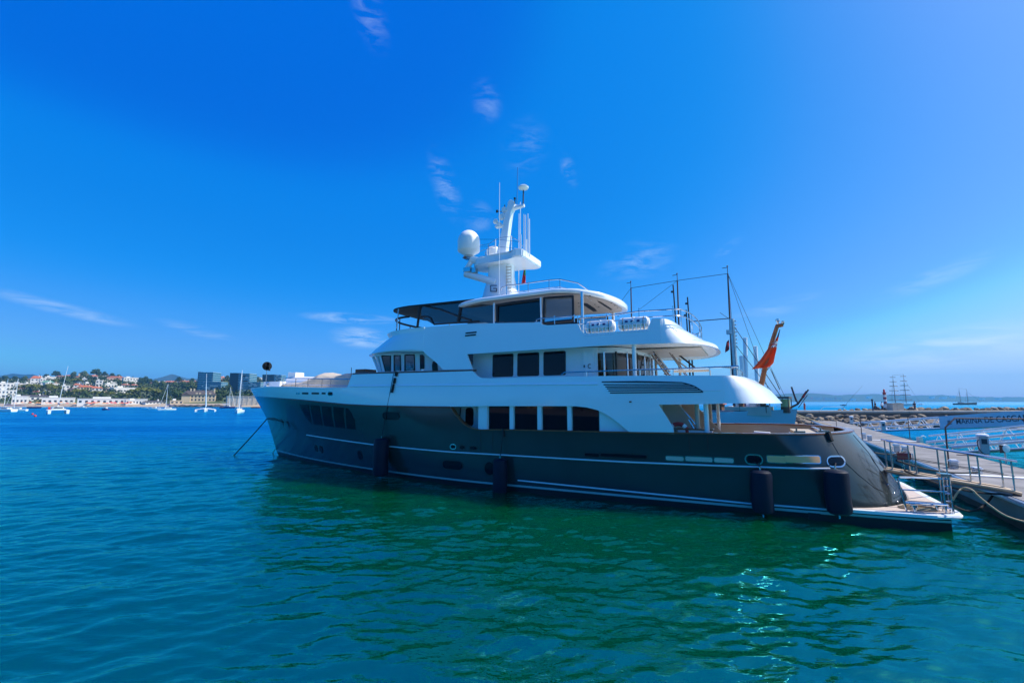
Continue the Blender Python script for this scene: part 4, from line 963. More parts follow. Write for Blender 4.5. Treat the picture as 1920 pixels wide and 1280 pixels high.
# lifebuoy
q=P(1272,808,4.3); w=YW(q.x,4.2,2.75)
e=empty('lifebuoy',w,YRZ,'red and white lifebuoy behind the cap rail at the foot of the slanted side plate','lifebuoy')
bm=NB(); tube(bm,[(.33*math.cos(t),0,.2+.33*math.sin(t)) for t in [2*PI*i/28 for i in range(29)]],.085,10); obj('ring',bm,M['red'],e)
for k in range(4):
    a=PI/4+k*PI/2; bm=NB(); tube(bm,[(.33*math.cos(t),0,.2+.33*math.sin(t)) for t in (a-.2,a-.1,a,a+.1,a+.2)],.09,10); obj('white_band',bm,'flagwhite',e)
# anchor warp
A=PS(530,790,bh); wA=YW(A.x,A.y+.03,A.z); B=P(503,784,0.1); wB=YW(B.x+.08,.12,B.z); Cw=onz(438,854,0)
bm=NB(); tube(bm,[wA,(wA+wB)/2+Vector((-.1,-.1,.12)),wB],.03,6); tube(bm,[wB+(Cw-wB)*(i/12)-Vector((0,0,.04*4*(i/12)*(1-i/12))) for i in range(13)],.045,6)
tag(obj('anchor_rope',bm,'ropeblack'),'dark anchor warp running from the bow down into the water at left','rope')
a=onz(511,848,0); 
bm=NB(); tube(bm,[YW(39.3,.12,.45),a+Vector((0,0,-.1))],.03,6); tag(obj('short_chain',bm,'ropeblack'),'short dark chain dropping from the foot of the stem into the water','chain')
# ================================================================ FAR SHORE, LEFT
random.seed(7)
M['sand']=mat('beach_sand',(.46,.36,.25),.9,noise=(.3,.2))
M['hill']=mat('hillside_scrub',(.06,.11,.03),.95,noise=(.06,.5,(.12,.12,.05)))
M['mount']=mat('distant_mountain',(.06,.085,.06),.95,noise=(.004,.4))
M['wallw']=mat('white_render',(.78,.76,.72),.8,noise=(.3,.1))
M['wallc']=mat('cream_render',(.62,.50,.33),.8,noise=(.3,.1))
M['wallp']=mat('pink_render',(.60,.38,.30),.8,noise=(.3,.1))
M['walls']=mat('stone_wall',(.60,.52,.42),.9,noise=(.8,.35))
M['tile']=mat('terracotta_tiles',(.50,.15,.07),.85,noise=(1.,.3))
M['slate']=mat('dark_roof',(.09,.075,.07),.8,noise=(1.,.3))
M['greenroof']=mat('green_roof',(.12,.26,.18),.7)
M['win']=mat('house_window',(.03,.05,.08),.2)
M['bark']=mat('bark',(.12,.085,.06),.95,noise=(4,.3))
LF=[mat('leaves_dark',(.040,.085,.020),.9,noise=(.5,.5)),mat('leaves_pine',(.16,.18,.025),.9,noise=(.5,.45)),mat('leaves_mid',(.085,.135,.025),.9,noise=(.5,.45)),mat('leaves_conifer',(.022,.045,.022),.9,noise=(.5,.4))]
M['rockd']=mat('dark_shore_rock',(.12,.10,.085),.95,noise=(.4,.4))
M['towerglass']=mat('blue_tower_glass',(.035,.17,.25),.15,.2)
M['towerdark']=mat('dark_tower_cladding',(.02,.035,.055),.4)
M['alu']=mat('pale_balcony_slab',(.50,.62,.68),.6)
def la(px):  # crest height along the shore
    return interp(px,[-200,0,60,100,180,230,300,370,430,500,600,760],[.8,.92,.90,1.0,1.12,.95,.72,.80,.95,.85,.6,.15])
def T(x,y):
    px=960+850*x/max(y,1)
    z=interp(y,[342,346,352,362,385,470,600,730,800,1000],[-.6,.2,1.0,2.4,4.5,13,28,40,41,20])
    k=la(px); return z if z<2.4 else 2.4+(z-2.4)*k
def hit(px,py):
    d=ray(px,py); y=343.
    while y<900:
        x=d.x/d.y*y; z=H+d.z/d.y*y
        if z<=T(x,y): return Vector((x,y,T(x,y)))
        y+=1.5
    y=760; return Vector((d.x/d.y*y,y,T(d.x/d.y*y,y)))
bm=NB(); G={}
pxs=list(range(-320,800,14)); ys=[342,346,352,362,385,420,470,530,600,660,730,800,900,1000]
for i,px in enumerate(pxs):
    for j,y in enumerate(ys):
        x=(px-960)/850*y; z=T(x,y)+(random.uniform(-.6,.6) if y>400 else 0)
        G[i,j]=bm.verts.new((x,y,z if px>-320 else z))
for i in range(len(pxs)-1):
    for j in range(len(ys)-1):
        f=bm.faces.new((G[i,j],G[i+1,j],G[i+1,j+1],G[i,j+1])); f.material_index=1 if j<3 else 0
tag(obj('hill_terrain',bm,['hill','sand'],recalc=True,ang=80),kind='structure')
def ridge(name,d,prof,m,depth=400):
    bm=NB(); n=len(prof); A=[];B=[];C_=[]
    for px,h in prof:
        h*=.93 if name=='distant_mountains' else 1
        x=(px-960)/850*d; A.append(bm.verts.new((x,d,-1))); B.append(bm.verts.new((x*1.03,d*1.03,H+h*d/850))); C_.append(bm.verts.new((x*1.2,d*1.2,-1)))
    for i in range(n-1):
        bm.faces.new((A[i],A[i+1],B[i+1],B[i])); bm.faces.new((B[i],B[i+1],C_[i+1],C_[i]))
    return tag(obj(name,bm,m,ang=80),kind='structure')
def jag(prof,a,st):
    out=[]
    for (x0,h0),(x1,h1) in zip(prof,prof[1:]):
        n=max(1,int((x1-x0)/st))
        for i in range(n): out.append((x0+(x1-x0)*i/n,h0+(h1-h0)*i/n+random.uniform(-a,a)))
    return out+[prof[-1]]
ridge('distant_mountains',2900,jag([(-260,34),(-80,46),(0,52),(25,57),(45,55),(62,56),(80,50),(120,46),(200,40),(280,42),(305,50),(322,56),(332,53),(350,47),(420,44),(560,30),(700,18),(860,4)],.5,12),'mount')
ridge('far_coast',3300,jag([(880,2),(1100,6),(1400,9),(1480,15),(1520,16),(1560,12),(1640,14),(1700,11),(1760,12),(1800,9),(1860,8),(1920,8),(2100,7),(2400,3)],.7,9),'mount')
# pale far buildings on the coast at right
for i,(px,w,h,y) in enumerate(((1512,14,4,746),(1530,18,5,747),(1552,16,5,748),(1571,10,4,747),(1600,7,3,749),(1629,6,4,745),(1690,5,2,748),(1747,6,4,745),(1768,10,3,746),(1786,6,4,744),(1841,5,2,748),(1872,6,2,748))):
    p=atd(px,y,3200); bm=NB(); box(bm,(0,0,0),(w*3200/850*.9,25,h*3200/850)); box(bm,(0,0,h*3200/1700+.8),(w*3200/850*.92,26,1.6))
    p.z=max(p.z,h*2)
    o=obj('far_building',bm,'wallp' if i<4 else 'wallw'); o.location=p
    tag(o,['long pink terrace on the far coast, leftmost of the far buildings','wide pink block on the far coast, second from the left','pink block on the far coast, third from the left','smaller pink block on the far coast, right end of the pink row','tiny white building on the far coast, left of the striped beacon','small white building on the far coast close above the striped beacon','low pale building on the far coast behind the two masted square rigger','small tower block on the far coast just right of the square rigger','low wide pale building on the far coast between the two far ships','small pale block on the far coast above the left end of the dark schooner','tiny pale building on the far coast just right of the dark schooner','rightmost tiny pale building on the far coast'][i],'building','pale buildings on the far coast')
# ---- trees
def leafmesh(name,blobs,n,size,flat=1.0,mi=0):
    bm=NB()
    tot=sum(r**2 for *_,r in blobs)
    for (x,y,z,r) in blobs:
        for _ in range(int(n*r*r/tot)):
            v=Vector((random.gauss(0,1),random.gauss(0,1),random.gauss(0,1))).normalized()*r*random.uniform(.62,1.06); v.z*=flat
            if v.z<-r*.45: v.z*=.5
            c=Vector((x,y,z))+v; s=size*random.uniform(.6,1.4)
            a=Vector((random.gauss(0,1),random.gauss(0,1),random.gauss(0,1)+.0)).normalized(); b=a.cross(v+Vector((.01,.02,.03))).normalized(); a=b.cross(v.normalized()*.6+Vector((random.uniform(-.5,.5),random.uniform(-.5,.5),random.uniform(-.3,.6)))).normalized()
            bm.faces.new([bm.verts.new(c+a*s*p+b*s*q) for p,q in ((1,.2),(.1,1),(-.9,.1),(-.1,-.9))])
    return bm
def trunkmesh(h,r,limbs):
    bm=NB(); tube(bm,[(0,0,-1),(.03*h,.01*h,h*.3),(.02*h,-.02*h,h*.62),(0,0,h*.85)],r,7,r2=r*.35)
    for (z0,x,y,z) in limbs: tube(bm,[(0,0,z0),(x*.5,y*.5,(z0+z)/2+.05*h),(x,y,z)],r*.45,5,r2=r*.15)
    return bm
def mktree(kind):
    random.seed(30+kind)
    if kind==0: b=[(0,0,6.2,2.6),(-2.1,.3,5.2,1.9),(2.2,-.4,5.4,1.9),(.6,1.6,5,1.8),(-.6,-1.8,5.2,1.8),(.8,.3,8,1.6),(-1.2,-.2,7.6,1.4)]; return b,.9,620,.42,10
    if kind==1: b=[(0,0,6.6,2.2),(-3,.4,6,1.7),(3.1,-.3,6.1,1.8),(1.3,2.2,6.3,1.7),(-1.2,-2,6.2,1.8),(-1.4,.9,7.3,1.5),(1.7,-.8,7.3,1.5)]; return b,.5,640,.40,8
    if kind==2: b=[(0,0,5,2.6),(-1.6,.4,3.8,2.0),(1.8,-.5,3.6,2.0),(.3,.4,7,1.9),(-1.9,-.9,5.8,1.4),(1.7,.6,5.9,1.5)]; return b,1.0,620,.42,9
    b=[(0,0,11-k*1.15,.35+.28*k) for k in range(9)]; return b,.28,600,.30,12
TM=[]
for k in range(4):
    b,fl,n,s,h=mktree(k); lm=leafmesh('crown',b,n,s,fl); lm.normal_update()
    oc=bpy.data.meshes.new('crown'); lm.to_mesh(oc); lm.free(); oc.materials.append(LF[k if k!=3 else 3])
    tm=trunkmesh(h*.95,.28,[(2.6,x*.8,y*.8,z-.3) for x,y,z,r in b[1:6]] if k<3 else []); ot=bpy.data.meshes.new('trunk'); tm.to_mesh(ot); tm.free(); ot.materials.append(M['bark'])
    TM.append((oc,ot,h))
def tree(px,py,hpx,kind,label,group,dist=None):
    p=hit(px,py) if dist is None else atd(px,py,dist)
    s=hpx*p.y/850/ (TM[kind][2]*.92)
    e=empty('tree' if kind in(0,2) else ('pine_tree' if kind==1 else 'conifer_tree'),p,random.uniform(0,6.28),label,'tree',group); e.scale=(s*1.2,s*1.2,s)
    for nme,me in (('crown',TM[kind][0]),('trunk',TM[kind][1])): link(bpy.data.objects.new(nme,me),e)
    return e
k1=7.385
def q1_(x,y): return (x/k1,670+y/k1)
def q2_(x,y): return (240+x/k1,670+y/k1)
# (fn,x,ybase,height in crop px,kind,label)
g_r='trees along the crest of the hill'
TL=[(q1_,770,300,115,0,'dark rounded tree on the crest just left of the tall leaning catamaran mast'),
(q1_,1320,290,135,0,'largest dark domed tree on the crest, above the small orange roofed house'),
(q1_,1150,290,100,2,'round tree on the crest midway between the leaning mast and the largest domed tree'),
(q1_,1010,290,90,2,'smaller round tree on the crest just right of the leaning mast'),
(q1_,1440,290,95,0,'dark tree on the crest right beside the largest domed tree'),
(q1_,1550,280,85,0,'dark tree behind the left end of the red brown long building'),
(q1_,1640,290,75,2,'low tree behind the middle of the red brown long building'),
(q1_,1745,300,60,0,'dark pointed tree between the red brown building and the white hilltop house'),
(q1_,1838,310,85,3,'tall dark conifer rising behind the white hilltop house'),
(q1_,640,300,85,0,'dark tree on the crest at the left end of the tree line'),
(q1_,545,290,95,3,'lone thin conifer standing above the crest far left'),
(q1_,900,380,110,2,'light green tree below the crest beside the leaning mast'),
(q1_,1050,390,90,1,'olive green spreading tree above the red roofed villa'),
(q1_,1230,330,90,0,'dark tree just left of the small orange roofed house'),
(q1_,1400,350,85,0,'dark tree just right of the small orange roofed house'),
(q1_,330,350,90,2,'dark green tree behind the long white block at the far left'),
(q1_,200,350,95,0,'dark tree left of the two bare masts at the far left'),
(q1_,60,350,100,0,'leftmost dark tree on the slope'),
(q1_,330,500,110,1,'olive umbrella pine behind the beach, leftmost of the pines'),
(q1_,430,500,120,1,'broad umbrella pine behind the beach, second from the left'),
(q1_,570,500,110,1,'umbrella pine left of the thin lamp post behind the beach'),
(q1_,660,510,130,1,'large umbrella pine behind the beach pavilion roof'),
(q1_,760,515,110,1,'umbrella pine close left of the catamaran mast'),
(q1_,1090,560,110,1,'pine in front of the red roofed villa left corner'),
(q1_,1170,560,100,2,'green tree in front of the red roofed villa right half'),
(q1_,1300,560,85,1,'low pine behind the left end of the long white beach building'),
(q1_,1420,560,75,2,'small tree behind the middle of the long white beach building'),
(q1_,1530,570,85,1,'olive pine right of the small motor boat mast'),
(q1_,1640,570,80,2,'green tree behind the right part of the long white beach building'),
(q1_,1760,575,75,1,'low pine below the orange roofed terrace'),
(q2_,60,560,110,1,'yellow green pine below the orange roofed terrace end'),
(q2_,160,560,125,1,'bright yellow green pine at the left of the bright pine row'),
(q2_,260,560,130,1,'bright yellow green pine in the middle of the bright pine row'),
(q2_,350,560,120,1,'bright yellow green pine right of the middle of the bright pine row'),
(q2_,430,560,100,1,'bright yellow green pine at the right end of the bright pine row'),
(q2_,62,300,80,3,'tall dark conifer left of the two small crest trees'),
(q2_,180,380,105,0,'dark tree on the crest, left one of the pair after the conifer'),
(q2_,235,380,120,0,'tallest dark tree of the crest pair after the conifer'),
(q2_,290,390,100,0,'dark tree at the right of the crest pair'),
(q2_,380,400,85,2,'round green tree on the crest right of the dark pair'),
(q2_,470,420,95,2,'round green tree left of the orange roofed crest house'),
(q2_,640,420,85,2,'green tree in front of the orange roofed crest house'),
(q2_,700,380,110,0,'dark tree on the crest right of the orange roofed house'),
(q2_,890,350,85,0,'dark tree close left of the first glass tower'),
(q2_,760,460,110,0,'dark tree on the slope above the manor house roof'),
(q2_,860,440,110,2,'green tree on the slope just left of the first glass tower'),
(q2_,560,560,150,0,'dark tall tree behind the dark masted sloop'),
(q2_,650,600,160,0,'tall dark tree left of the manor house'),
(q2_,720,590,120,2,'green tree touching the left gable of the manor house'),
(q2_,500,600,120,2,'green tree right of the bright pine row'),
(q2_,1180,280,80,0,'dark tree just right of the first glass tower top'),
(q2_,1375,290,75,0,'dark tree close left of the second glass tower top'),
(q2_,1340,430,110,2,'green tree in the gap between the two glass towers, upper one'),
(q2_,1380,500,120,0,'dark green tree in the gap between the two glass towers, middle one'),
(q2_,1330,560,100,2,'green tree in the gap between the two glass towers, lowest one'),
(q2_,1250,590,90,0,'dark tree right of the manor house'),
(q2_,1420,600,90,2,'green tree in front of the foot of the dark second tower'),
(q2_,1560,600,70,2,'low green tree behind the sea wall under the second tower'),
(q2_,1640,600,75,0,'low dark tree behind the sea wall right of the second tower'),
(q2_,1720,600,85,2,'green tree behind the sea wall close left of the yacht bow'),
(q2_,1700,330,90,0,'dark tree right of the second glass tower top'),
(q2_,1790,320,80,0,'dark tree on the crest left of the third glass tower'),
(q2_,1690,420,60,0,'dark tree beside the wing of the second glass tower')]
for fn,x,yb,h,k,lab in TL: tree(*fn(x,yb),h/k1,k,lab,'trees on the hillside across the bay')
# the massed wood and scrub that covers the rest of the slope
random.seed(11)
bm=NB()
for _ in range(2700):
    px=random.uniform(-230,700); y=random.uniform(372,800); x=(px-960)/850*y; z=T(x,y)
    if random.random()>(.95 if 250<px<370 or px>400 or px<0 else .80): continue
    r=random.uniform(2.0,4.6)
    if y<410: r*=.6
    mi=random.choice((0,0,1,2,2))
    for _ in range(int(11+r*4)):
        v=Vector((random.gauss(0,1),random.gauss(0,1),abs(random.gauss(0,1)))).normalized()*r*random.uniform(.6,1.1); c=Vector((x,y,z+r*.25))+v
        s=random.uniform(.5,1.15); a=Vector((random.gauss(0,1),random.gauss(0,1),random.gauss(0,1))).normalized(); b_=a.cross(Vector((.3,.5,.8))).normalized()
        bm.faces.new([bm.verts.new(c+a*s*p+b_*s*q) for p,q in ((1,.2),(.1,1),(-.9,.1),(-.1,-.9))]).material_index=mi
tag(obj('hillside_wood',bm,[LF[0],LF[1],LF[2]],recalc=False),'mixed green wood and scrub covering the slope between the houses','wood',kind='stuff')
# ---- houses
def house(fn,x0,x1,yt,yb,roof,wm,label,rows=1,cols=3,rh=.28,name='house',depth=None,cat='house'):
    """roof: hip material or None for flat; coordinates measured in the zoomed photograph"""
    (a,t),(b,bb)=fn(x0,yt),fn(x1,yb)
    p=hit((a+b)/2,bb); s=p.y/850; w=(b-a)*s; h=(bb-t)*s; dp=depth or max(6,w*.6)
    e=empty(name,(p.x,p.y,p.z),R(random.uniform(35,60)),label,cat,None)
    h=max(h,2.5); wh=h*(1-rh) if roof else h
    bm=NB(); box2(bm,(-w/2,0,-2.5),(w/2,dp,wh)); obj('wall',bm,wm,e)
    if roof:
        bm=NB(); o_=.5; v=[bm.verts.new(c) for c in ((-w/2-o_,-o_,wh),(w/2+o_,-o_,wh),(w/2+o_,dp+o_,wh),(-w/2-o_,dp+o_,wh),(-w/2+min(w*.25,dp*.4),dp/2,h),(w/2-min(w*.25,dp*.4),dp/2,h))]
        for f in ((0,1,5,4),(1,2,5),(2,3,4,5),(3,0,4),(0,3,2,1)): bm.faces.new([v[i] for i in f])
        obj('roof',bm,roof,e); bm=NB(); box2(bm,(w*.12,dp*.3,wh),(w*.12+.9,dp*.3+.9,h+.9)); obj('chimney',bm,wm,e)
    else:
        bm=NB(); box2(bm,(-w/2-.2,-.2,wh),(w/2+.2,dp+.2,wh+.35)); obj('parapet',bm,wm,e); bm=NB(); box2(bm,(-w*.3,dp*.3,wh+.35),(-w*.05,dp*.7,wh+1.6)); obj('roof_room',bm,'wallw',e)
    fh=wh/rows
    for r in range(rows):
        for c in range(cols):
            cx=-w/2+w*(c+.5)/cols; ww=min(1.5,w/cols*.5); hh=min(1.6,fh*.5)
            bm=NB(); box2(bm,(cx-ww/2,-.06,r*fh+fh*.25),(cx+ww/2,.1,r*fh+fh*.25+hh)); obj('window',bm,'win',e)
    return e
for row in (
(q1_,0,150,355,470,None,'wallw','white flat roofed block at the far left edge behind the first mast',2,4),
(q1_,160,340,360,420,None,'wallw','long low white block right of the two bare masts',1,5),
(q1_,440,560,255,375,'tile','wallw','tall white house with pale red roof on the left slope',2,3),
(q1_,560,610,290,375,None,'wallw','narrow white house joined to the pale red roofed one',2,2),
(q1_,590,720,320,410,'greenroof','wallw','white house with a pale green roof',2,3),
(q1_,650,800,360,410,None,'wallw','low white terrace in front of the green roofed house',1,4),
(q1_,370,440,270,310,'tile','wallw','small white house on the left crest under the sky',1,2),
(q1_,30,200,232,262,None,'wallp','long thin pale building on the far left crest',1,5),
(q1_,860,945,390,470,None,'wallw','white house just right of the catamaran mast',2,2),
(q1_,940,1010,420,500,'slate','wallp','small grey roofed house right of the catamaran mast',2,2),
(q1_,1030,1110,360,440,'tile','wallw','left wing of the big red roofed villa',2,2),
(q1_,1100,1280,385,480,'tile','wallc','long centre of the big red roofed villa above the beach',2,6),
(q1_,1170,1320,362,400,None,'wallw','white upper storey behind the big red roofed villa',1,4),
(q1_,1280,1395,400,490,'tile','wallw','right wing of the big red roofed villa',2,3),
(q1_,1240,1335,240,312,'tile','wallw','small white house with a bright orange roof high in the trees',2,2),
(q1_,1330,1400,320,400,None,'wallw','white cube house below the bright orange roofed one',2,2),
(q1_,1410,1480,320,345,None,'wallw','small white house among trees right of the white cube',1,2),
(q1_,1470,1600,365,420,None,'wallw','low white terrace left of the orange roofed terrace',1,4),
(q1_,1510,1720,258,330,'tile','wallp','long red brown building on the crest',1,7),
(q1_,1730,1890,280,365,None,'wallw','white stepped house on the crest beside the tall conifer',2,5),
(q1_,1690,1780,365,420,'tile','wallw','orange roofed house below the white stepped one, left',1,2),
(q1_,1830,1900,370,420,'tile','wallw','orange roofed house below the white stepped one, right',1,2),
(q1_,1605,1850,420,490,None,'wallw','wide white terrace block with a dark upper band',1,7),
(q1_,1400,1550,425,480,'slate','wallc','grey roofed cream house behind the small motor boat mast',1,4),
(q2_,530,640,288,348,'tile','wallc','cream house with orange roof on the crest before the blue peak',1,3),
(q2_,705,790,300,345,None,'wallw','white house on the crest right of the blue peak',1,3),
(q2_,790,860,285,335,'tile','wallp','red roofed house on the crest left of the first glass tower',1,2),
(q2_,882,945,300,350,'tile','wallw','white house touching the left edge of the first glass tower',1,2),
(q2_,1150,1310,290,345,'tile','wallp','salmon terrace right of the first glass tower',1,5),
(q2_,1195,1290,262,300,None,'wallw','white house above the salmon terrace',1,3),
(q2_,1258,1350,222,290,'tile','wallw','white gabled house highest between the glass towers',2,2),
(q2_,1350,1400,250,300,'tile','wallw','small house close left of the second glass tower',1,2),
(q2_,1680,1740,250,310,'tile','wallw','red roofed house right of the second glass tower',1,2),
(q2_,1740,1850,270,335,None,'wallw','white stepped house left of the third glass tower',2,3),
):
    house(*row)
random.seed(77)
for i in range(34):
    rf=random.random()<.55; px=random.choice((random.uniform(5,255),random.uniform(5,255),random.uniform(255,345))); py=random.uniform(703,741) if px<255 else random.uniform(703,716)
    w_=random.uniform(7,15); h_=random.uniform(4.5,8)
    house(lambda x,y:(x,y),px,px+w_,py-h_,py,'tile' if rf else None,random.choice(('wallw','wallw','wallc')),('small pale house with a red roof' if rf else 'small flat roofed white house')+' scattered among the hillside trees',1,random.choice((2,3)))['group']='small red roofed houses on the hillside' if rf else 'small flat roofed houses on the hillside'
# beach level buildings
for row in (
(q1_,1205,1930,575,640,None,'wallw','very long low white beach building',1,12,.28,'beach_building',8,'building'),
(q1_,640,960,560,640,None,'wallw','white beach building behind the catamaran',1,6,.28,'beach_building',8,'building'),
(q1_,330,640,520,600,'slate','wallw','beach pavilion with a wide pale roof under the pines',1,6,.3,'beach_pavilion',8,'pavilion'),
(q1_,0,180,455,560,None,'wallw','white building behind the two moored yachts at the far left',2,5,.28,'beach_building',8,'building'),
(q1_,190,340,540,640,None,'wallw','white boxy beach building right of the two moored yachts',1,4,.28,'beach_building',8,'building'),
(q2_,0,205,598,650,None,'wallw','pink shaded white beach building at the right end of the beach',1,6,.28,'beach_building',8,'building'),
(q2_,270,500,595,640,'slate','wallw','low beach restaurant with a dark canopy roof',1,6,.45,'beach_pavilion',8,'pavilion'),
(q2_,600,745,610,645,None,'wallc','small cream kiosk left of the manor house rocks',1,3,.28,'beach_building',6,'building')):
    house(*row)
# manor house
(a,t),(b,bb)=q2_(785,445),q2_(1165,620); p=hit((a+b)/2,bb); s=p.y/850; w=(b-a)*s; h=(bb-t)*s
mz=empty('manor_house',p,R(30),'cream manor house with steep dark roof, dormers and tall chimneys behind the shore rocks','house')
bm=NB(); box2(bm,(-w/2,0,-2),(w/2,10,h*.58)); box2(bm,(-w/2,-2,-2),(-w/2+w*.25,0,h*.5)); obj('wall',bm,'wallc',mz)
bm=NB(); v=[bm.verts.new(c) for c in ((-w/2-.5,-.6,h*.58),(w/2+.5,-.6,h*.58),(w/2+.5,10.6,h*.58),(-w/2-.5,10.6,h*.58),(-w/2+3,5,h*.93),(w/2-3,5,h*.93))]
for f in ((0,1,5,4),(1,2,5),(2,3,4,5),(3,0,4),(0,3,2,1)): bm.faces.new([v[i] for i in f])
obj('roof',bm,'slate',mz)
bm=NB(); x1=-w/2+w*.25; v=[bm.verts.new(c) for c in ((-w/2-.4,-2.4,h*.5),(x1+.4,-2.4,h*.5),(x1+.4,1,h*.5),(-w/2-.4,1,h*.5),((-w/2+x1)/2,-2.4,h*.78),((-w/2+x1)/2,3,h*.78))]
for f in ((0,1,4),(1,2,5,4),(3,0,4,5),(2,3,5),(0,3,2,1)): bm.faces.new([v[i] for i in f])
obj('gable_roof',bm,'slate',mz)
for cx in (-w*.27,-w*.17,w*.45): bm=NB(); box2(bm,(cx-.5,4,h*.7),(cx+.5,5,h*1.06)); obj('chimney',bm,'wallc',mz)
for cx in (-w*.08,w*.02,w*.2,w*.33):
    bm=NB(); box2(bm,(cx-.7,.4,h*.58),(cx+.7,3,h*.74)); obj('dormer',bm,'wallc',mz)
for r in range(2):
    for c in range(7): cx=-w*.2+w*.65*c/6; bm=NB(); box2(bm,(cx-.5,-.08,h*(.12+.25*r)),(cx+.5,.1,h*(.12+.25*r)+1.5)); obj('window',bm,'win',mz)
# glass towers
def tower(fn,x0,x1,yt,yb,fl,label,side=None,wing=None):
    (a,t),(b,bb)=fn(x0,yt),fn(x1,yb); p=hit((a+b)/2,min(bb,735)); s=p.y/850; w=(b-a)*s; h=H+(752-t)*s-p.z
    e=empty('apartment_tower',p,0,label,'tower')
    def blk(x0,x1,z1,nf,dp,y0=0):
        bm=NB(); box2(bm,(x0,y0,-3),(x1,y0+dp,z1)); obj('glass_wall',bm,'towerglass',e)
        for k in range(nf):
            z=z1*(k+1)/nf; bm=NB(); box2(bm,(x0-.1,y0-.7,z-.28),(x1+.1,y0+dp-.5,z)); obj('floor_slab',bm,'alu',e)
        for k in range(nf):   # pale blinds and balcony screens, uneven
            n=random.randint(0,2)
            for _ in range(n):
                u=random.uniform(x0+1,x1-4); bm=NB(); box2(bm,(u,y0-.3,z1*(k+.15)/nf),(u+random.uniform(2.5,min(9,x1-u)),y0-.05,z1*(k+.85)/nf-.2)); obj('blind',bm,'wallw',e)
    ws=side*s/k1 if side else 0
    if side: bm=NB(); box2(bm,(-w/2,0,-3),(-w/2+ws,14,h+.6)); obj('side_wall',bm,'towerdark',e)
    blk(-w/2+ws,w/2,h,fl,14)
    if wing:
        x,t2,n2=wing; wx=(fn(x,0)[0]-(a+b)/2)*s; h2=H+(752-fn(0,t2)[1])*s-p.z; blk(w/2-8,wx,h2,n2,12,-3)
tower(q2_,948,1160,208,470,9,'blue glass apartment tower standing behind the manor house',10,(1305,342,6))
tower(q2_,1392,1668,225,530,11,'blue glass apartment tower with a wide dark side wall',125,(1850,345,7))
tower(lambda x,y:(480+x/9.6,670+y/9.6),105,450,318,470,7,'blue glass apartment tower just above the yacht bow',165)
# sea wall, shore rocks, beach parasols
(a,t),(b,bb)=q2_(1165,590),q2_(2300,680); 
p0=onz(a,763,.0); L_=(b-a)*350/850
bm=NB(); box2(bm,(p0.x,347,-.5),(p0.x+L_,351,7.6)); 
for i in range(24): box2(bm,(p0.x+L_*i/24+.2,346.8,-.4),(p0.x+L_*i/24+.7,347,7.4))
box2(bm,(p0.x,346.7,7.6),(p0.x+L_,351.4,8.1)); 
for v_ in bm.verts: v_.co.x-=p0.x; v_.co.y-=347
bmesh.ops.rotate(bm,verts=bm.verts,cent=(0,0,0),matrix=Matrix.Rotation(R(30),3,'Z'))
for v_ in bm.verts: v_.co.x=v_.co.x*1.35+p0.x; v_.co.y+=347
tag(obj('sea_wall',bm,'walls'),'long pale stone sea wall below the glass towers, left of the yacht bow','wall')
M['brk']=M['rockd']
def rockmesh(seed,sx=1,sy=1,sz=.7):
    random.seed(seed); bm=NB(); bmesh.ops.create_icosphere(bm,subdivisions=2,radius=1)
    n=[Vector((random.gauss(0,1),random.gauss(0,1),random.gauss(0,1))).normalized() for _ in range(9)]
    for v in bm.verts:
        for k in n:
            d=v.co.dot(k)-.72
            if d>0: v.co-=k*d*.9
        v.co=Vector((v.co.x*sx,v.co.y*sy,v.co.z*sz))*(1+random.uniform(-.04,.04))
    return bm
rk=[]
for i in range(7):
    bm=rockmesh(50+i,random.uniform(.8,1.25),random.uniform(.8,1.2),random.uniform(.6,.85)); me=bpy.data.meshes.new('rock'); bmesh.ops.recalc_face_normals(bm,faces=bm.faces); bm.to_mesh(me); bm.free(); rk.append(me)
M['rock1']=mat('pale_limestone',(.40,.32,.22),.9,noise=(.9,.45,(.14,.11,.08)),bump=(4,.6)); M['rock2']=mat('brown_limestone',(.19,.15,.11),.9,noise=(.9,.5),bump=(4,.6))
rkm=[]
for me in rk[:]:
    me.materials.append(M['rock1']); m2=me.copy(); m2.materials.clear(); m2.materials.append(M['rock2']); rkm.append(m2)
def rock(p,s,dark,label,group):
    o=bpy.data.objects.new('boulder',random.choice(rkm if dark else rk)); o.location=p; o.rotation_euler=(random.uniform(-.5,.5),random.uniform(-.5,.5),random.uniform(0,6.3)); o.scale=(s,s,s*random.uniform(.8,1.1)); link(o); tag(o,label,'boulder',group)
mrd=[]
for me in rk[:3]:
    m3=me.copy(); m3.materials.clear(); m3.materials.append(M['rockd']); mrd.append(m3)
random.seed(5)
bm=NB()
for i in range(90):
    px=240+random.uniform(560,1250)/k1; d=random.uniform(343,352); r=random.uniform(.8,2.2)
    a=bmesh.ops.create_icosphere(bm,subdivisions=1,radius=r); q=atd(px,763,d)
    for v in a['verts']: v.co=Vector((q.x+v.co.x*1.6+random.uniform(-.4,.4),d+v.co.y,.3+v.co.z*.7+random.uniform(-.3,.3)))
tag(obj('shore_rocks',bm,'rockd'),'dark heap of shore rocks in front of the manor house','rocks',kind='stuff')
pc=[mat('parasol_red',(.6,.08,.06),.8),mat('parasol_pale',(.75,.65,.5),.8),mat('parasol_orange',(.7,.3,.12),.8)]
pm=[]
for m_ in pc:
    bm=NB(); lathe(bm,[(1.25,2.0),(.7,2.4),(.03,2.65)],(0,0,0),10); a_=bpy.data.meshes.new('canopy'); bm.to_mesh(a_); bm.free(); a_.materials.append(m_); pm.append(a_)
bm=NB(); tube(bm,[(0,0,-.5),(0,0,2.5)],.05,5); poleme=bpy.data.meshes.new('pole'); bm.to_mesh(poleme); bm.free(); poleme.materials.append(M['wallw'])
cn_=['red','pale','orange']
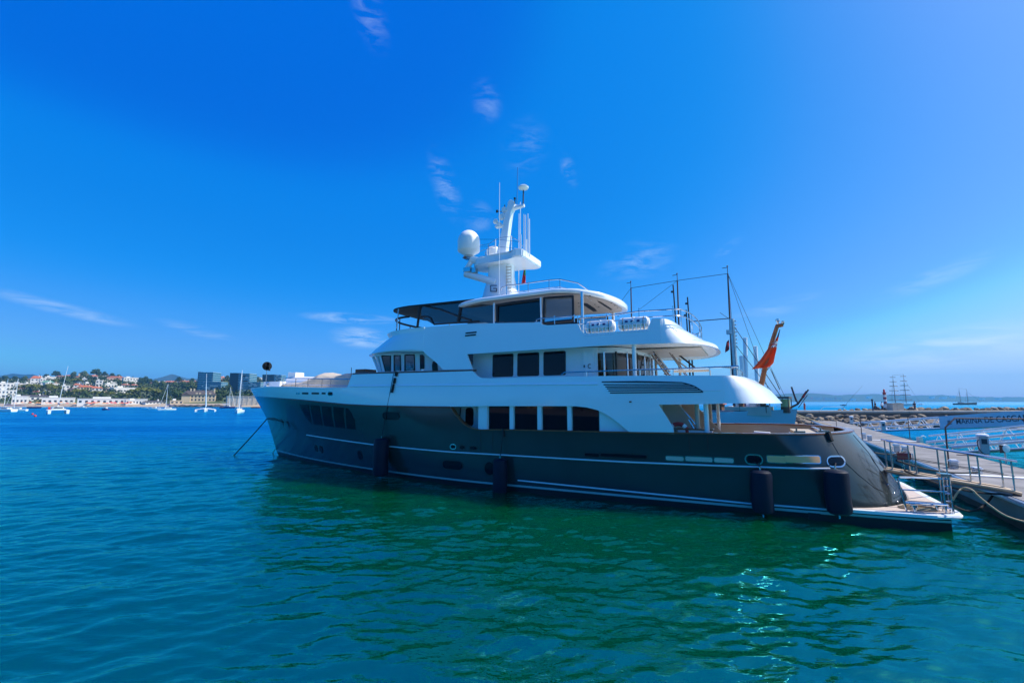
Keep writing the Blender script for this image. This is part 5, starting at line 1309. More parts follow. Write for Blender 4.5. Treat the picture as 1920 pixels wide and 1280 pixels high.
for i in range(44):
    if i<26: px=170+i*3.4+random.uniform(-1,1)
    else: px=37+(i-26)*6.5+random.uniform(-1.5,1.5)
    y=random.uniform(347,354); x=(px-960)/850*y; c=random.choice((0,0,1,2,2)) 
    e=empty('beach_parasol',(x,y,T(x,y)),0,cn_[c]+' beach parasol among many on the sand in front of the low white beach buildings','parasol',cn_[c]+' parasols on the beach')
    link(bpy.data.objects.new('canopy',pm[c]),e); link(bpy.data.objects.new('pole',poleme),e)
# ---- small craft
def hullbm(L,B,D,fb,n=12,sheer=.12):
    bm=NB(); rings=[]
    for k,(zf,bf) in enumerate(((-.3*D,.55),(0,.85),(fb*.6,.97),(fb,1.0))):
        ring=[]
        for i in range(n+1):
            s=i/n; x=-L/2+L*s; b=B/2*bf*min(1,(1-s)*2.3)**.75*(.82+.18*min(1,s*3)); ring.append((x+(zf*.25*s),b,zf+sheer*L*.1*(s**2)*(zf>0)))
        for i in range(n,-1,-1): x,b,z=ring[i]; ring.append((x,-b,z))
        ring.append(ring[0]); rings.append(ring)
    V=loft(bm,rings,caps=False); bm.faces.new(V[-1][:-1]); return bm
def craft(name,px,py,Lm,hm,label,cat,rz=0,mast=None,cabin=True,dist=None,B=None,sailcol='navy',furl=True):
    p=onz(px,py,0); e=empty(name,(p.x,p.y,0),rz,label,cat)
    B=B or Lm*.3; obj('hull',hullbm(Lm,B,.5,Lm*.09+.15),hm,e,ang=60)
    fb=Lm*.09+.15
    if cabin: 
        bm=NB(); box(bm,(-.05*Lm,0,fb+.3),(Lm*.4,B*.55,.7)); bmesh.ops.bevel(bm,geom=bm.edges[:],offset=.18,segments=2,affect='EDGES',clamp_overlap=True); c=obj('cabin',bm,'radome',e)
        for s in(1,-1): bm=NB(); box(bm,(-.05*Lm,s*B*.28,fb+.4),(Lm*.28,.04,.25)); obj('cabin_window',bm,'win',c)
    if mast:
        bm=NB(); tube(bm,[(Lm*.08,0,fb),(Lm*.08,0,fb+mast)],.10,6,r2=.06); obj('mast',bm,'radome',e)
        bm=NB(); tube(bm,[(Lm*.08,0,fb+1.5),(-Lm*.38,0,fb+1.4)],.07,6); obj('boom',bm,'steel',e)
        if furl: bm=NB(); tube(bm,[(Lm*.06,0,fb+1.65),(-Lm*.2,0,fb+1.62),(-Lm*.36,0,fb+1.52)],.17,8); obj('furled_sail',bm,sailcol,e)
        bm=NB(); tube(bm,[(Lm*.48,0,fb+.2),(Lm*.08,0,fb+mast*.97)],.05,4); obj('forestay',bm,'radome',e)
        bm=NB(); tube(bm,[(-Lm*.48,0,fb+.2),(Lm*.08,0,fb+mast)],.02,4); obj('backstay',bm,'steel',e)
        for s in (1,-1): bm=NB(); tube(bm,[(Lm*.06,s*B*.45,fb),(Lm*.08,s*B*.22,fb+mast*.55),(Lm*.08,0,fb+mast*.95)],.02,4); obj('shroud',bm,'steel',e)
        bm=NB(); tube(bm,[(Lm*.08,-B*.24,fb+mast*.55),(Lm*.08,B*.24,fb+mast*.55)],.03,4); obj('spreader',bm,'steel',e)
    return e
craft('sailing_yacht',9,771.5,9.5,'radome','white sailing yacht cut by the left edge of the picture, bare mast','sailboat',R(170),mast=12.5)
craft('sailing_yacht',29,770.5,7.5,'radome','white sailing yacht with pale mast beside the leftmost yacht','sailboat',R(200),mast=13)
craft('rowing_dinghy',43,769.5,3.0,'vent','small grey dinghy right of the two leftmost yachts','dinghy',R(0),cabin=False)
craft('motor_boat',197,768.3,5.2,'navy','dark blue motor boat with a red figure of gear, off the beach','motorboat',R(160))
craft('motor_boat',290,767.2,5.6,'radome','small white motor boat left of the dark masted sloop','motorboat',R(10))
craft('motor_boat',272,765.3,3.8,'radome','tiny white boat near the beach behind the small white motor boat','motorboat',R(0),cabin=False)
craft('sailing_yacht',313,769,6.8,'radome','small sloop with thin dark mast in front of the dark wood','sailboat',R(230),mast=11.5,sailcol='navy')
craft('sailing_yacht',427,765.0,8.5,'navy','blue hulled yacht with a white furled sail behind the larger sloop','sailboat',R(5),mast=12,sailcol='flagwhite')
craft('sailing_yacht',448.5,774,9.5,'radome','white sloop seen from the bow with tall mast, nearest the yacht bow','sailboat',R(-66),mast=14.5)
craft('launch',480,764.6,5.6,'red','low red brown launch close to the yacht bow by the sea wall','launch',R(0),cabin=False)
craft('motor_boat',155,764.8,5.2,'radome','white motor boat right at the beach below the parasols','motorboat',R(0))
craft('motor_boat',65,765,8,'navy','low dark blue boat lying along the beach left of the catamaran','motorboat',R(0),cabin=False)
# catamaran
p=onz(107,775,0); e=empty('catamaran',(p.x,p.y,0),R(140),'white catamaran with a tall leaning mast seen from astern','catamaran')
for s in (1,-1):
    bm=hullbm(11,1.3,.5,1.25)
    for v in bm.verts: v.co.y+=s*3.0
    obj('hull',bm,'radome',e,ang=60)
bm=NB(); box(bm,(-.6,0,1.35),(7,5,.5)); bmesh.ops.bevel(bm,geom=bm.edges[:],offset=.15,segments=2,affect='EDGES'); obj('bridge_deck',bm,'radome',e)
bm=NB(); box(bm,(0,0,1.95),(4,3.8,.9)); bmesh.ops.bevel(bm,geom=bm.edges[:],offset=.3,segments=2,affect='EDGES'); c=obj('cabin',bm,'radome',e)
bm=NB(); box(bm,(-2.03,0,2.0),(.05,3.0,.45)); obj('cabin_window',bm,'win',c)
bm=NB(); tube(bm,[(1,0,2),(-.5,-1.6,16.5)],.13,6,r2=.06); obj('mast',bm,'radome',e)
bm=NB(); tube(bm,[(.9,0,3.4),(-4,0,3.3)],.24,8); obj('furled_sail',bm,'navy',e)
bm=NB(); box(bm,(-4.2,3.1,1.9),(1,.8,.8)); obj('dinghy_cover',bm,'red',e)
e.scale=(.75,.75,1)
# trimaran
p=onz(385,771.5,0); e=empty('trimaran',(p.x,p.y,0),R(-60),'white trimaran with furled sail on a tall pale mast in front of the manor house','trimaran')
for s in (0,1,-1):
    bm=hullbm(11 if s==0 else 8,1.6 if s==0 else .8,.5,1.1 if s==0 else .8)
    for v in bm.verts: v.co.y+=s*4.1
    obj('hull' if s==0 else 'float',bm,'radome',e,ang=60)
for xx in (1.8,-1.5): bm=NB(); tube(bm,[(xx,-4.1,.8),(xx,-1,1.25),(xx,1,1.25),(xx,4.1,.8)],.16,8); obj('crossbeam',bm,'radome',e)
bm=NB(); tube(bm,[(.6,0,1),(-.2,-.9,15.5)],.13,6,r2=.07); obj('mast',bm,'radome',e)
bm=NB(); tube(bm,[(.5,.1,2.0),(.1,-.5,9),(-.1,-.8,14)],.34,8,r2=.06); obj('furled_sail',bm,'alu',e)
e.scale=(.8,.8,1)
for px,py,m_,lab in ((61,777,'red','small pink mooring buoy left of the catamaran, upper of the two'),(66,780.5,'red','small pink mooring buoy left of the catamaran, lower of the two')):
    p=onz(px,py,0); bm=NB(); bmesh.ops.create_uvsphere(bm,u_segments=10,v_segments=7,radius=.33); box(bm,(0,0,.36),(.08,.08,.2)); o=obj('mooring_buoy',bm,m_); o.location=(p.x,p.y,.1); tag(o,lab,'buoy')
# ================================================================ RIGHT SIDE: PIER, GANGWAYS, BREAKWATER, SHIPS
M['conc']=mat('pier_concrete',(.29,.275,.265),.85,noise=(.8,.45),bump=(8,.2))
M['concl']=mat('pale_walkway_concrete',(.52,.46,.38),.85,noise=(.7,.25))
M['concd']=mat('dark_concrete_wall',(.15,.135,.12),.9,noise=(.8,.4))
M['pside']=mat('painted_pier_side',(.13,.19,.20),.6,noise=(1.,.3),bump=(4,.2))
M['paintw']=mat('white_joint_strip',(.80,.79,.76),.6)
M['galv']=mat('galvanised_steel',(.55,.58,.60),.35,.6,noise=(3,.2))
M['gwhite']=mat('white_powder_coat',(.72,.74,.77),.35)
M['rubber']=mat('pier_rubber',(.025,.025,.03),.7)
M['rust']=mat('rusty_brown_pipe',(.10,.045,.035),.7,noise=(6,.4))
M['banner']=mat('grey_blue_banner',(.66,.70,.74),.6,noise=(.8,.15))
M['bluehull']=mat('pale_blue_hull',(.30,.50,.56),.4,noise=(.5,.15))
M['hide']=mat('brown_weathered_wood',(.17,.08,.045),.8,noise=(3,.4))
M['yel']=mat('yellowed_funnel_paint',(.50,.45,.20),.5,noise=(2,.2))
M['mastw']=mat('brown_mast_wood',(.13,.06,.05),.6)
M['skin']=mat('skin',(.45,.27,.19),.6); M['shirtd']=mat('dark_clothing',(.03,.03,.045),.8); M['shirtr']=mat('dull_red_clothing',(.35,.08,.06),.8); M['hair']=mat('dark_hair',(.03,.02,.015),.7)
pd=Vector((.478,.878,0)); pn=Vector((.878,-.478,0))   # along the pier (away), across it (to the far edge)
PE=onz(1625,827,1.0)
def PR(s,t,z): return PE+pd*s+pn*t+Vector((0,0,z-1.0))
WID=3.5
prz=math.atan2(pd.y,pd.x)
pier=empty('floating_pier',(PE.x,PE.y,0),prz,'long concrete floating pier running from the right foreground past the yacht stern','pier')
s0,s1=-32,44
def po(n,bm,m,parent=None,**k): return obj(n,bm,m,parent or pier,**k)
# local pier axes: x along pd, y = -pn
bm=NB(); box2(bm,(s0,-WID,.78),(s1,0,1.0)); po('deck',bm,'conc')
bm=NB(); box2(bm,(s0+.1,-WID+.08,-.6),(s1-.1,-.08,.78)); po('float',bm,'pside')
for s_ in (onz(1625,824.5,1)-PE,onz(1562,801,1)-PE,onz(1800,889.5,1)-PE):
    a=s_.dot(pd); bm=NB(); box2(bm,(a-.22,-WID+.02,1.004),(a+.22,-.02,1.03)); po('joint_strip',bm,'paintw')
for y in (.06,-WID-.06):
    bm=NB(); tube(bm,[(s0,y,.90),(s1,y,.90)],.10,8); po('rubbing_strip',bm,'rubber' if y<0 else 'galv')
for k in range(int((s1-s0)/2.5)):
    bm=NB(); box2(bm,(s0+k*2.5,-WID+.03,1.001),(s0+k*2.5+.025,-.03,1.006)); po('deck_seam',bm,'concd')
for y_ in (.0,-WID+.08):
    bm=NB(); box2(bm,(s0+.1,y_-.10,-.3),(s1-.1,y_-.05 if y_==0 else y_-.02,.22)); po('weed_band',bm,mat('dark_weed_and_rust',(.055,.05,.03),.9,noise=(2.,.5)))
for pxh,pyh in ((1671,846),(1694,854),(1712,861)):
    sh=(onz(pxh,pyh,1)-PE).dot(pd); bm=NB(); tube(bm,[(sh-.2,.12,-.4),(sh-.2,.12,.98),(sh-.17,.10,1.3),(sh+.17,.10,1.3),(sh+.2,.12,.98),(sh+.2,.12,-.4)],.03,8)
    for k in range(4): tube(bm,[(sh-.2,.12,-.1+.25*k),(sh+.2,.12,-.1+.25*k)],.02,6)
    po('edge_ladder',bm,'steel')
def onpier(px,py,z=1.0): return onz(px,py,z)
def bollard(px,py,hpx,label,w=.28):
    p=onpier(px,py); s=p.y/850; h=hpx*s
    e=empty('pier_cleat_post',p,prz,label,'cleat post','grey cleat posts along the pier edge')
    bm=NB(); box2(bm,(-w/2,-w/2,0),(w/2,w/2,h*.7)); bmesh.ops.bevel(bm,geom=bm.edges[:],offset=.03,segments=2,affect='EDGES'); obj('post_body',bm,'galv',e)
    bm=NB(); box2(bm,(-w*.75,-w*.6,h*.7),(w*.75,w*.6,h)); bmesh.ops.bevel(bm,geom=bm.edges[:],offset=.04,segments=2,affect='EDGES'); obj('cap',bm,'gwhite',e)
for r in ((1620,823,12,'cleat post at the left end of the first white joint strip'),(1631,826,10,'short cleat post just right of the one at the first joint strip end'),(1682,847,15,'cleat post left of the dark red board'),(1698,851,15,'cleat post directly above the dark red board'),(1789.5,878,16,'cleat post at the foot of the brown pipe arch'),(1833,889,13,'cleat post nearest the camera, beside the gangway rail')): bollard(*r)
def pedestal(px,py,hpx,w,label):
    p=onpier(px,py); h=hpx*p.y/850
    e=empty('service_pedestal',p,prz,label,'service pedestal','service pedestals on the far edge of the pier')
    bm=NB(); box2(bm,(-w/2,-w/2,0),(w/2,w/2,h*.88)); bmesh.ops.bevel(bm,geom=bm.edges[:],offset=.03,segments=2,affect='EDGES'); obj('cabinet',bm,'galv',e)
    bm=NB(); lathe(bm,[(w*.75,h*.88),(w*.7,h*.95),(w*.35,h),(.02,h)],(0,0,0),14); obj('cap',bm,'gwhite',e)
    bm=NB(); box2(bm,(-w/2-.02,-w*.3,h*.5),(-w/2,w*.3,h*.75)); obj('socket_panel',bm,'win',e)
pedestal(1597,794,14,.38,'service pedestal at the left end of the banner gangway')
pedestal(1657,808.5,19.5,.36,'service pedestal beside the first truss bay of the banner gangway')
pedestal(1846,851,37,.42,'large pale service pedestal with a brown hose in front of the second gangway')
p=onpier(1846,851); 
bm=NB(); tube(bm,smooth([p+Vector((-.2,0,.85)),p+Vector((-.45,-.1,.75)),p+Vector((-.5,-.2,.35)),p+Vector((-.3,-.25,.05)),p+Vector((-.6,-.8,.03)),p+Vector((-1.6,-1.0,.03)),p+Vector((-2.2,-.5,.03))]),.025,6); tag(obj('water_hose',bm,'rust'),'brown hose looping from the large service pedestal to the pier deck','hose')
# brown pipe arch over the pier
b1_=onpier(1780,876); 
def atp(px,py,d): return atd(px,py,d)
e=empty('pipe_arch',b1_,0,'thin brown pipe arch spanning the pier','arch')
pts=[b1_,atp(1775,830,b1_.y),atp(1772.5,801,b1_.y),atp(1790,784,b1_.y),atp(1918,785,b1_.y+.2),atp(1926,800,b1_.y+.2)]; pts.append(Vector((pts[-1].x,pts[-1].y,1)))
bm=NB(); tube(bm,[q-b1_ for q in pts],.035,8); obj('pipe',bm,'rust',e)
for f in (0,-1): bm=NB(); q=pts[f]-b1_; lathe(bm,[(.12,0),(.12,.03),(.05,.05)],(q.x,q.y,0.0),10); obj('foot_plate',bm,'rust',e)
for px,y0,y1,lab in ((1569,803,780,'thin brown pole on the far part of the pier'),(1617,826,784,'thin brown pole at the near edge left of the joint strip'),(1706.5,822,783,'thin brown pole on the far edge below the banner gangway')):
    p=onpier(px,y1 if False else y0); bm=NB(); tube(bm,[(0,0,0),(0,0,(y0-y1)*p.y/850)],.03,6); lathe(bm,[(.1,0),(.1,.03),(.04,.05)],(0,0,0),8); o=obj('thin_pole',bm,'rust'); o.location=p; tag(o,lab,'pole')
p=onpier(1727,829); e=empty('shower_post',p,0,'small pale post with a curved hood on the far edge of the pier','post')
bm=NB(); box2(bm,(-.22,-.15,0),(.05,.15,.42)); obj('post_body',bm,'galv',e); bm=NB(); tube(bm,[(0,0,.35),(.08,0,.48),(.25,0,.5),(.42,0,.4)],.04,8); obj('hood',bm,'gwhite',e)
p=onpier(1887,868); e=empty('lifebuoy_stand',p,0,'stand with a round white lifebuoy case at the right of the pier','lifebuoy stand')
bm=NB(); tube(bm,[(0,0,0),(0,0,.75)],.04,8); obj('stand',bm,'galv',e); bm=NB(); lathe(bm,[(.2,-.06),(.22,0),(.2,.06),(.02,.08)],(.05,0,.75),18,Matrix.Rotation(PI/2,3,'X')); obj('case',bm,'gwhite',e); bm=NB(); box(bm,(-.14,.0,.72),(.14,.1,.4)); obj('bracket',bm,'rust',e)
# ---- truss gangways
def truss(name,A,B,h,wd,label,n,rtube=.07,thick=None,m='gwhite'):
    A=Vector(A);B=Vector(B); L=(B-A).length; d=(B-A).normalized(); nn=Vector((d.y,-d.x,0)).normalized()
    e=empty(name,A,0,label,'gangway')
    o0=Vector((0,0,0))
    for s in (0,1):
        off=nn*wd*s
        for k,(z,r) in enumerate(((0,rtube),(h,rtube),(h*.42,rtube*.8))):
            bm=NB(); tube(bm,[off+Vector((0,0,z)),off+(B-A)+Vector((0,0,z))],r,8); obj('chord',bm,m,e)
        for i in range(n):
            a=off+(B-A)*(i/n); b=off+(B-A)*((i+.5)/n); c=off+(B-A)*((i+1)/n)
            bm=NB(); tube(bm,[a+Vector((0,0,0)),b+Vector((0,0,h))],rtube*.45,5); obj('brace',bm,m,e)
            bm=NB(); tube(bm,[b+Vector((0,0,h)),c],rtube*.45,5); obj('brace',bm,m,e)
    bm=NB(); q=[nn*(-.02)+Vector((0,0,-.08)),nn*(wd+.02)+Vector((0,0,-.08))]
    V=[bm.verts.new(x) for x in (q[0],q[1],q[1]+(B-A),q[0]+(B-A))]+[bm.verts.new(x+Vector((0,0,.12))) for x in (q[0],q[1],q[1]+(B-A),q[0]+(B-A))]
    for f in ((0,1,2,3),(7,6,5,4),(0,4,5,1),(1,5,6,2),(2,6,7,3),(3,7,4,0)): bm.faces.new([V[i] for i in f])
    obj('walkway_deck',bm,'conc',e)
    return e,d,nn,L
A=atd(1600,812,64); A.z=.45; Bq=Vector((46.3,41,2.05)); A=Vector((48.1,60,.35)); dd=(Bq-A)
A2=A-dd*.17; B2=A+dd*1.55
g1,d1,n1_,L1=truss('truss_gangway',A2,B2,1.17,1.4,'white truss gangway rising to the right behind the pier, carrying the marina banner',15,.085)
# n1_ points to the far side if its x is positive seen from here
near=Vector((0,0,0)) if n1_.x>0 else n1_*1.4
bm=NB()
def onb(px,zoff):   # along the near truss face at photo column px
    r=(px-960)/850; t=(A.x+near.x-r*(A.y+near.y))/(r*dd.y-dd.x); return A+near+dd*t+Vector((0,0,zoff))
a=onb(1752,-.02);b=onb(1990,-.02); off=(-n1_ if n1_.x>0 else n1_)*.12
V=[bm.verts.new(x+off) for x in (a,b,b+Vector((0,0,1.27)),a+Vector((-.0,0,1.27)))]+[bm.verts.new(x+off*.6) for x in (a,b,b+Vector((0,0,1.27)),a+Vector((0,0,1.27)))]
for f in ((0,1,2,3),(7,6,5,4),(0,4,5,1),(1,5,6,2),(2,6,7,3),(3,7,4,0)): bm.faces.new([V[i] for i in f])
ban=obj('banner',bm,'banner'); tag(ban,'grey blue banner with dark capital lettering hanging on the white truss gangway','banner')
def textmesh(s,size,name='lettering'):
    cu=bpy.data.curves.new(name,'FONT'); cu.body=s; cu.size=size; cu.extrude=.006; cu.offset=.004; to=bpy.data.objects.new('t',cu); COL.objects.link(to)
    bpy.context.view_layer.update(); me=bpy.data.meshes.new_from_object(to.evaluated_get(bpy.context.evaluated_depsgraph_get())); bpy.data.objects.remove(to); me.materials.clear(); return me
M['ink']=mat('dark_blue_ink',(.03,.04,.07),.6)
me=textmesh('MARINA DE CASCAIS',.78); me.materials.append(M['ink'])
xs=[v.co.x for v in me.vertices]; wtext=max(xs)-min(xs)
ta=onb(1783,.36);tb=onb(1919,.36); ex=(tb-ta).normalized(); ez=Vector((0,0,1)); ey=-(ex.cross(ez)).normalized(); 
# basis: text x along banner, text y up (sheared with the ramp), z out of the face
sx=(tb-ta).length/wtext
to=bpy.data.objects.new('lettering',me); link(to,ban)
zo=off.normalized(); up=zo.cross(ex).normalized()
if up.z<0: up=-up
mx=Matrix((( ex.x*sx,up.x,zo.x,0),(ex.y*sx,up.y,zo.y,0),(ex.z*sx,up.z,zo.z,0),(0,0,0,1)))
to.matrix_basis=Matrix.Translation(ta+off*1.08)@mx
bm=NB(); c=onb(1771,.62)+off*1.1
for k in range(3): box(bm,c+ex*(k-1)*.16+Vector((0,0,.05*(k%2))),(.10,.04,.30-.06*k))
tube(bm,[c+ex*-.3+Vector((0,0,-.18)),c+Vector((0,0,-.24)),c+ex*.3+Vector((0,0,-.18))],.03,5); obj('emblem',bm,'ink',ban)
dz_=.0
C0=Vector((31.2,33.0,.50)); dd2=Vector((-.42,-4.66,.73))
truss('truss_gangway',C0,C0+dd2*3.2,1.25,1.3,'second truss gangway with two thick white tubes, in front of the banner one',9,.05)
for (xa,ya,xb,yb,lab) in ((1738,828.5,1990,807,'upper thick white pipe along the second gangway'),(1786,838.5,1990,821.5,'lower thick white pipe along the second gangway')):
    a=atd(xa,ya,33.3 if xa<1750 else 31.2); b=atd(xb,yb,24.6); bm=NB(); tube(bm,[a,b],.085,10); 
    for k in range(7): q=a.lerp(b,(k+.5)/7); tube(bm,[q-(b-a).normalized()*.06,q+(b-a).normalized()*.06],.10,10)
    tag(obj('white_pipe',bm,'gwhite'),lab,'pipe')
# ---- passerelle from the transom to the pier
pe=empty('passerelle',YW(-2.2,1.77,1.0),YRZ,'boarding gangway with steel rails running from the yacht transom to the pier','passerelle')
def pl_(u,v,w): return (u+2.2,v-1.77,w-1.0)
M['honey']=mat('honey_wood_edge',(.62,.42,.24),.5,noise=(4,.2))
def wz(u): return interp(u,[-2.2,1.5],[1.08,1.66])
for v in (2.15,1.39):
    bm=NB(); tube(bm,[pl_(-2.2,v,wz(-2.2)),pl_(-1.9,v,wz(-1.9)+.04),pl_(1.4,v,wz(1.4))],.055,8); obj('side_beam',bm,'honey',pe)
bm=NB(); V=[bm.verts.new(pl_(u,v,wz(u)+z)) for z in (-.10,-.02) for u,v in ((-2.15,2.12),(-2.15,1.42),(1.4,1.42),(1.4,2.12))]
for f in ((0,1,2,3),(7,6,5,4),(0,4,5,1),(1,5,6,2),(2,6,7,3),(3,7,4,0)): bm.faces.new([V[i] for i in f])
obj('walkway',bm,'conc',pe)
for v in (2.15,1.39):
    for u in (-2.05,-1.2,-.35,.5,1.2): bm=NB(); tube(bm,[pl_(u,v,wz(u)),pl_(u,v,wz(u)+1.08)],.024,6); obj('stanchion',bm,'steel',pe)
    bm=NB(); tube(bm,[pl_(u,v,wz(u)+1.08) for u in (-2.2,-1.2,-.35,.5,1.3)],.032,8); obj('handrail',bm,'steel',pe)
    bm=NB(); tube(bm,[pl_(u,v,wz(u)+.55) for u in (-2.1,-1.6,-1.2,-.8,-.35,.1,.5,1.2)],.012,5); obj('guard_wire',bm,'ropeblack',pe)
bm=NB(); lathe(bm,[(.1,-.4),(.1,.4)],pl_(-2.1,1.77,wz(-2.1)-.06),12,Matrix.Rotation(PI/2,3,'X')); obj('roller',bm,'rubber',pe)
# ---- mooring lines at the stern
def rope(name,pts,r,m,label,cat='rope'):
    bm=NB(); tube(bm,pts,r,6); return tag(obj(name,bm,m),label,cat)
st=YW(1.0,2.3,1.75)
rope('mooring_line',sag(YW(1.05,3.0,1.75),PR(-24.0,.2,1.05),.25),.038,'ropeblack','black stern line crossing in front of the passerelle to the right edge')
rope('mooring_line',sag(YW(1.15,2.6,2.05),onpier(1833,885,1.25),.18),.038,'ropeblack','black stern line running to the nearest cleat post')
rope('mooring_line',sag(YW(.9,-2.0,1.9),onpier(1698,846,1.3),.12),.038,'ropeblack','thin black stern line carrying the dark red board')
rope('mooring_line',sag(b_w:=YW(b1.x-.15,b1.y-.1,.75),PR(-22.5,.1,.75),.35),.038,'ropeblack','low black line just above the water under the gangway')
sb=atd(1695,855,19.5); bm=NB(); box(bm,(0,0,0),(.52,.04,.27)); box(bm,(-.2,0,.16),(.03,.03,.08)); box(bm,(.2,0,.16),(.03,.03,.08)); o=obj('hanging_board',bm,mat('dark_red_board',(.14,.012,.02),.5)); o.location=sb; o.rotation_euler=(0,0,R(-10)); tag(o,'dark red rectangular board hanging from a stern line','sign board')
a=YW(b1.x-.1,b1.y+.05,.95); 
rope('tan_rope',smooth([a,atd(1797,921,a.y*.995),atd(1808,914,a.y*.99),atd(1821,917,14.6),atd(1836,931,14.4),atd(1860,950,14.2),atd(1887,967,14.0),atd(1925,978,13.9),atd(1960,978,13.6)]),.028,'ropetan','tan rope looping from the boarding ladder and sagging out of the right edge')
# ---- breakwater
WY=86.0
def ax(px,y): return (px-960)/850*y
bw_=empty('breakwater_walkway',(ax(1440,WY),WY,0),0,'pale concrete walkway with a dark retaining wall on top of the breakwater','breakwater')
X1=ax(2500,WY)-ax(1440,WY)
bm=NB(); box2(bm,(0,-.25,2.05),(X1,4.2,2.42)); obj('slab',bm,'concl',bw_)
bm=NB(); box2(bm,(.3,0,0),(X1,4.0,2.05)); obj('retaining_wall',bm,'concd',bw_)  # wall in the darker concrete tone below the pale slab
for k in range(26): bm=NB(); box2(bm,(.5+k*4.2,-.27,2.06),(.53+k*4.2,-.25,2.41)); obj('slab_joint',bm,'concd',bw_)
bm=NB(); 
for y0,y1,z0,z1 in ((WY-20,WY-.1,-.8,1.25),):
    V=[bm.verts.new(q) for q in ((ax(1440,y0),y0,z0),(ax(2500,y0),y0,z0),(ax(2500,y1),y1,z1),(ax(1440,y1),y1,z1),(ax(1440,y1),y1,-1),(ax(2500,y1),y1,-1))]
    bm.faces.new(V[:4]); bm.faces.new((V[3],V[2],V[5],V[4]))
V=[bm.verts.new(q) for q in ((ax(1520,WY+4),WY+4,2.3),(ax(2500,WY+4),WY+4,2.3),(ax(2500,WY+14),WY+14,-1),(ax(1520,WY+14),WY+14,-1))]; bm.faces.new(V)
tag(obj('rubble_bank',bm,'rock2',ang=80),kind='structure')
random.seed(21)
g1='pale limestone boulder in the heap on the harbour side below the walkway wall'
n=0
for i in range(205):
    t=random.random(); y=WY-1.0-16*t; px=random.uniform(1462,1800) if i%3 else random.uniform(1462,1600)
    z=1.25-2.0*t*.95+random.uniform(0,.35); s=random.uniform(.35,.8); rock((ax(px,y),y,max(z,-.2)),s,random.random()<.4,g1,'boulders on the harbour side of the breakwater')
for i in range(48):
    t=random.random(); y=WY-1.0-17*t; px=random.uniform(1790,2100)
    z=1.25-2.0*t*.95+random.uniform(0,.35); rock((ax(px,y),y,max(z,-.2)),random.uniform(.5,1.1),random.random()<.5,g1,'boulders on the harbour side of the breakwater')
for i in range(46):
    px=1568+i*11.5+random.uniform(-3,3); y=WY+4.6+random.uniform(0,2.0); sc_=interp(px,[1568,1620,1700],[.35,.6,.75])*random.uniform(.8,1.15); rock((ax(px,y),y,2.35+sc_*.25),sc_,random.random()<.35,'boulder in the row on the seaward edge of the walkway','boulders on the seaward edge of the walkway')
# dark pile of rocks beside the workboat bow
# beacon
M['bred']=mat('faded_red_paint',(.32,.05,.05),.6)
BY=WY+6
e=empty('harbour_beacon',(ax(1653.5,BY),BY,2.3),0,'small red and white striped harbour beacon beside a grey hut','beacon')
s=BY/850
z=(752-735)*s+H-2.3
for k in range(6):
    bm=NB(); lathe(bm,[(.27,z*(.25+.12*k)),(.27,z*(.25+.12*(k+1)))],(0,0,0),14); obj('band',bm,'bred' if k%2 else 'wallw',e)
bm=NB(); lathe(bm,[(.42,0),(.42,z*.25)],(0,0,0),14); obj('base',bm,'flagwhite',e)
bm=NB(); lathe(bm,[(.42,z*.97),(.42,z*.985),(.16,z*.99),(.16,z*1.12),(.02,z*1.16)],(0,0,0),12); obj('lamp',bm,'red',e)
bm=NB(); box2(bm,(0,0,0),(2.1,1.5,1.35)); box2(bm,(-.1,-.1,1.35),(2.2,1.6,1.44)); box2(bm,(.8,-.04,.1),(1.3,0,1.2)); o=obj('grey_hut',bm,'concl'); o.location=(ax(1646,BY)-.2,BY-.6,2.42); o.location.y=WY+3.0; tag(o,'low grey service hut on the walkway beside the striped beacon','hut')
bm=NB(); lathe(bm,[(.13,0),(.13,1.95),(.2,1.97),(.2,2.15),(.05,2.2)],(0,0,0),12); o=obj('dark_post',bm,'win'); o.location=(ax(1629.5,WY+1),WY+1,2.42); tag(o,'dark capped post standing on the walkway left of the walking person','post')
bm=NB(); tube(bm,[(0,0,0),(.9,0,.75),(4.3,0,.75),(5.3,0,0)],.03,6); o=obj('handrail_hoop',bm,'galv'); o.location=(ax(1530,WY+1),WY+1,2.42); tag(o,'thin low handrail hoop on the left part of the walkway','handrail')
bm=NB(); a=atd(1577,769,WY);b=atd(1617,723,WY); tube(bm,[a,a.lerp(b,.5)+Vector((-.05,0,.05)),b],.03,5,r2=.012); tag(obj('fishing_rod',bm,'win'),'long thin fishing rod leaning over the walkway edge','fishing rod')
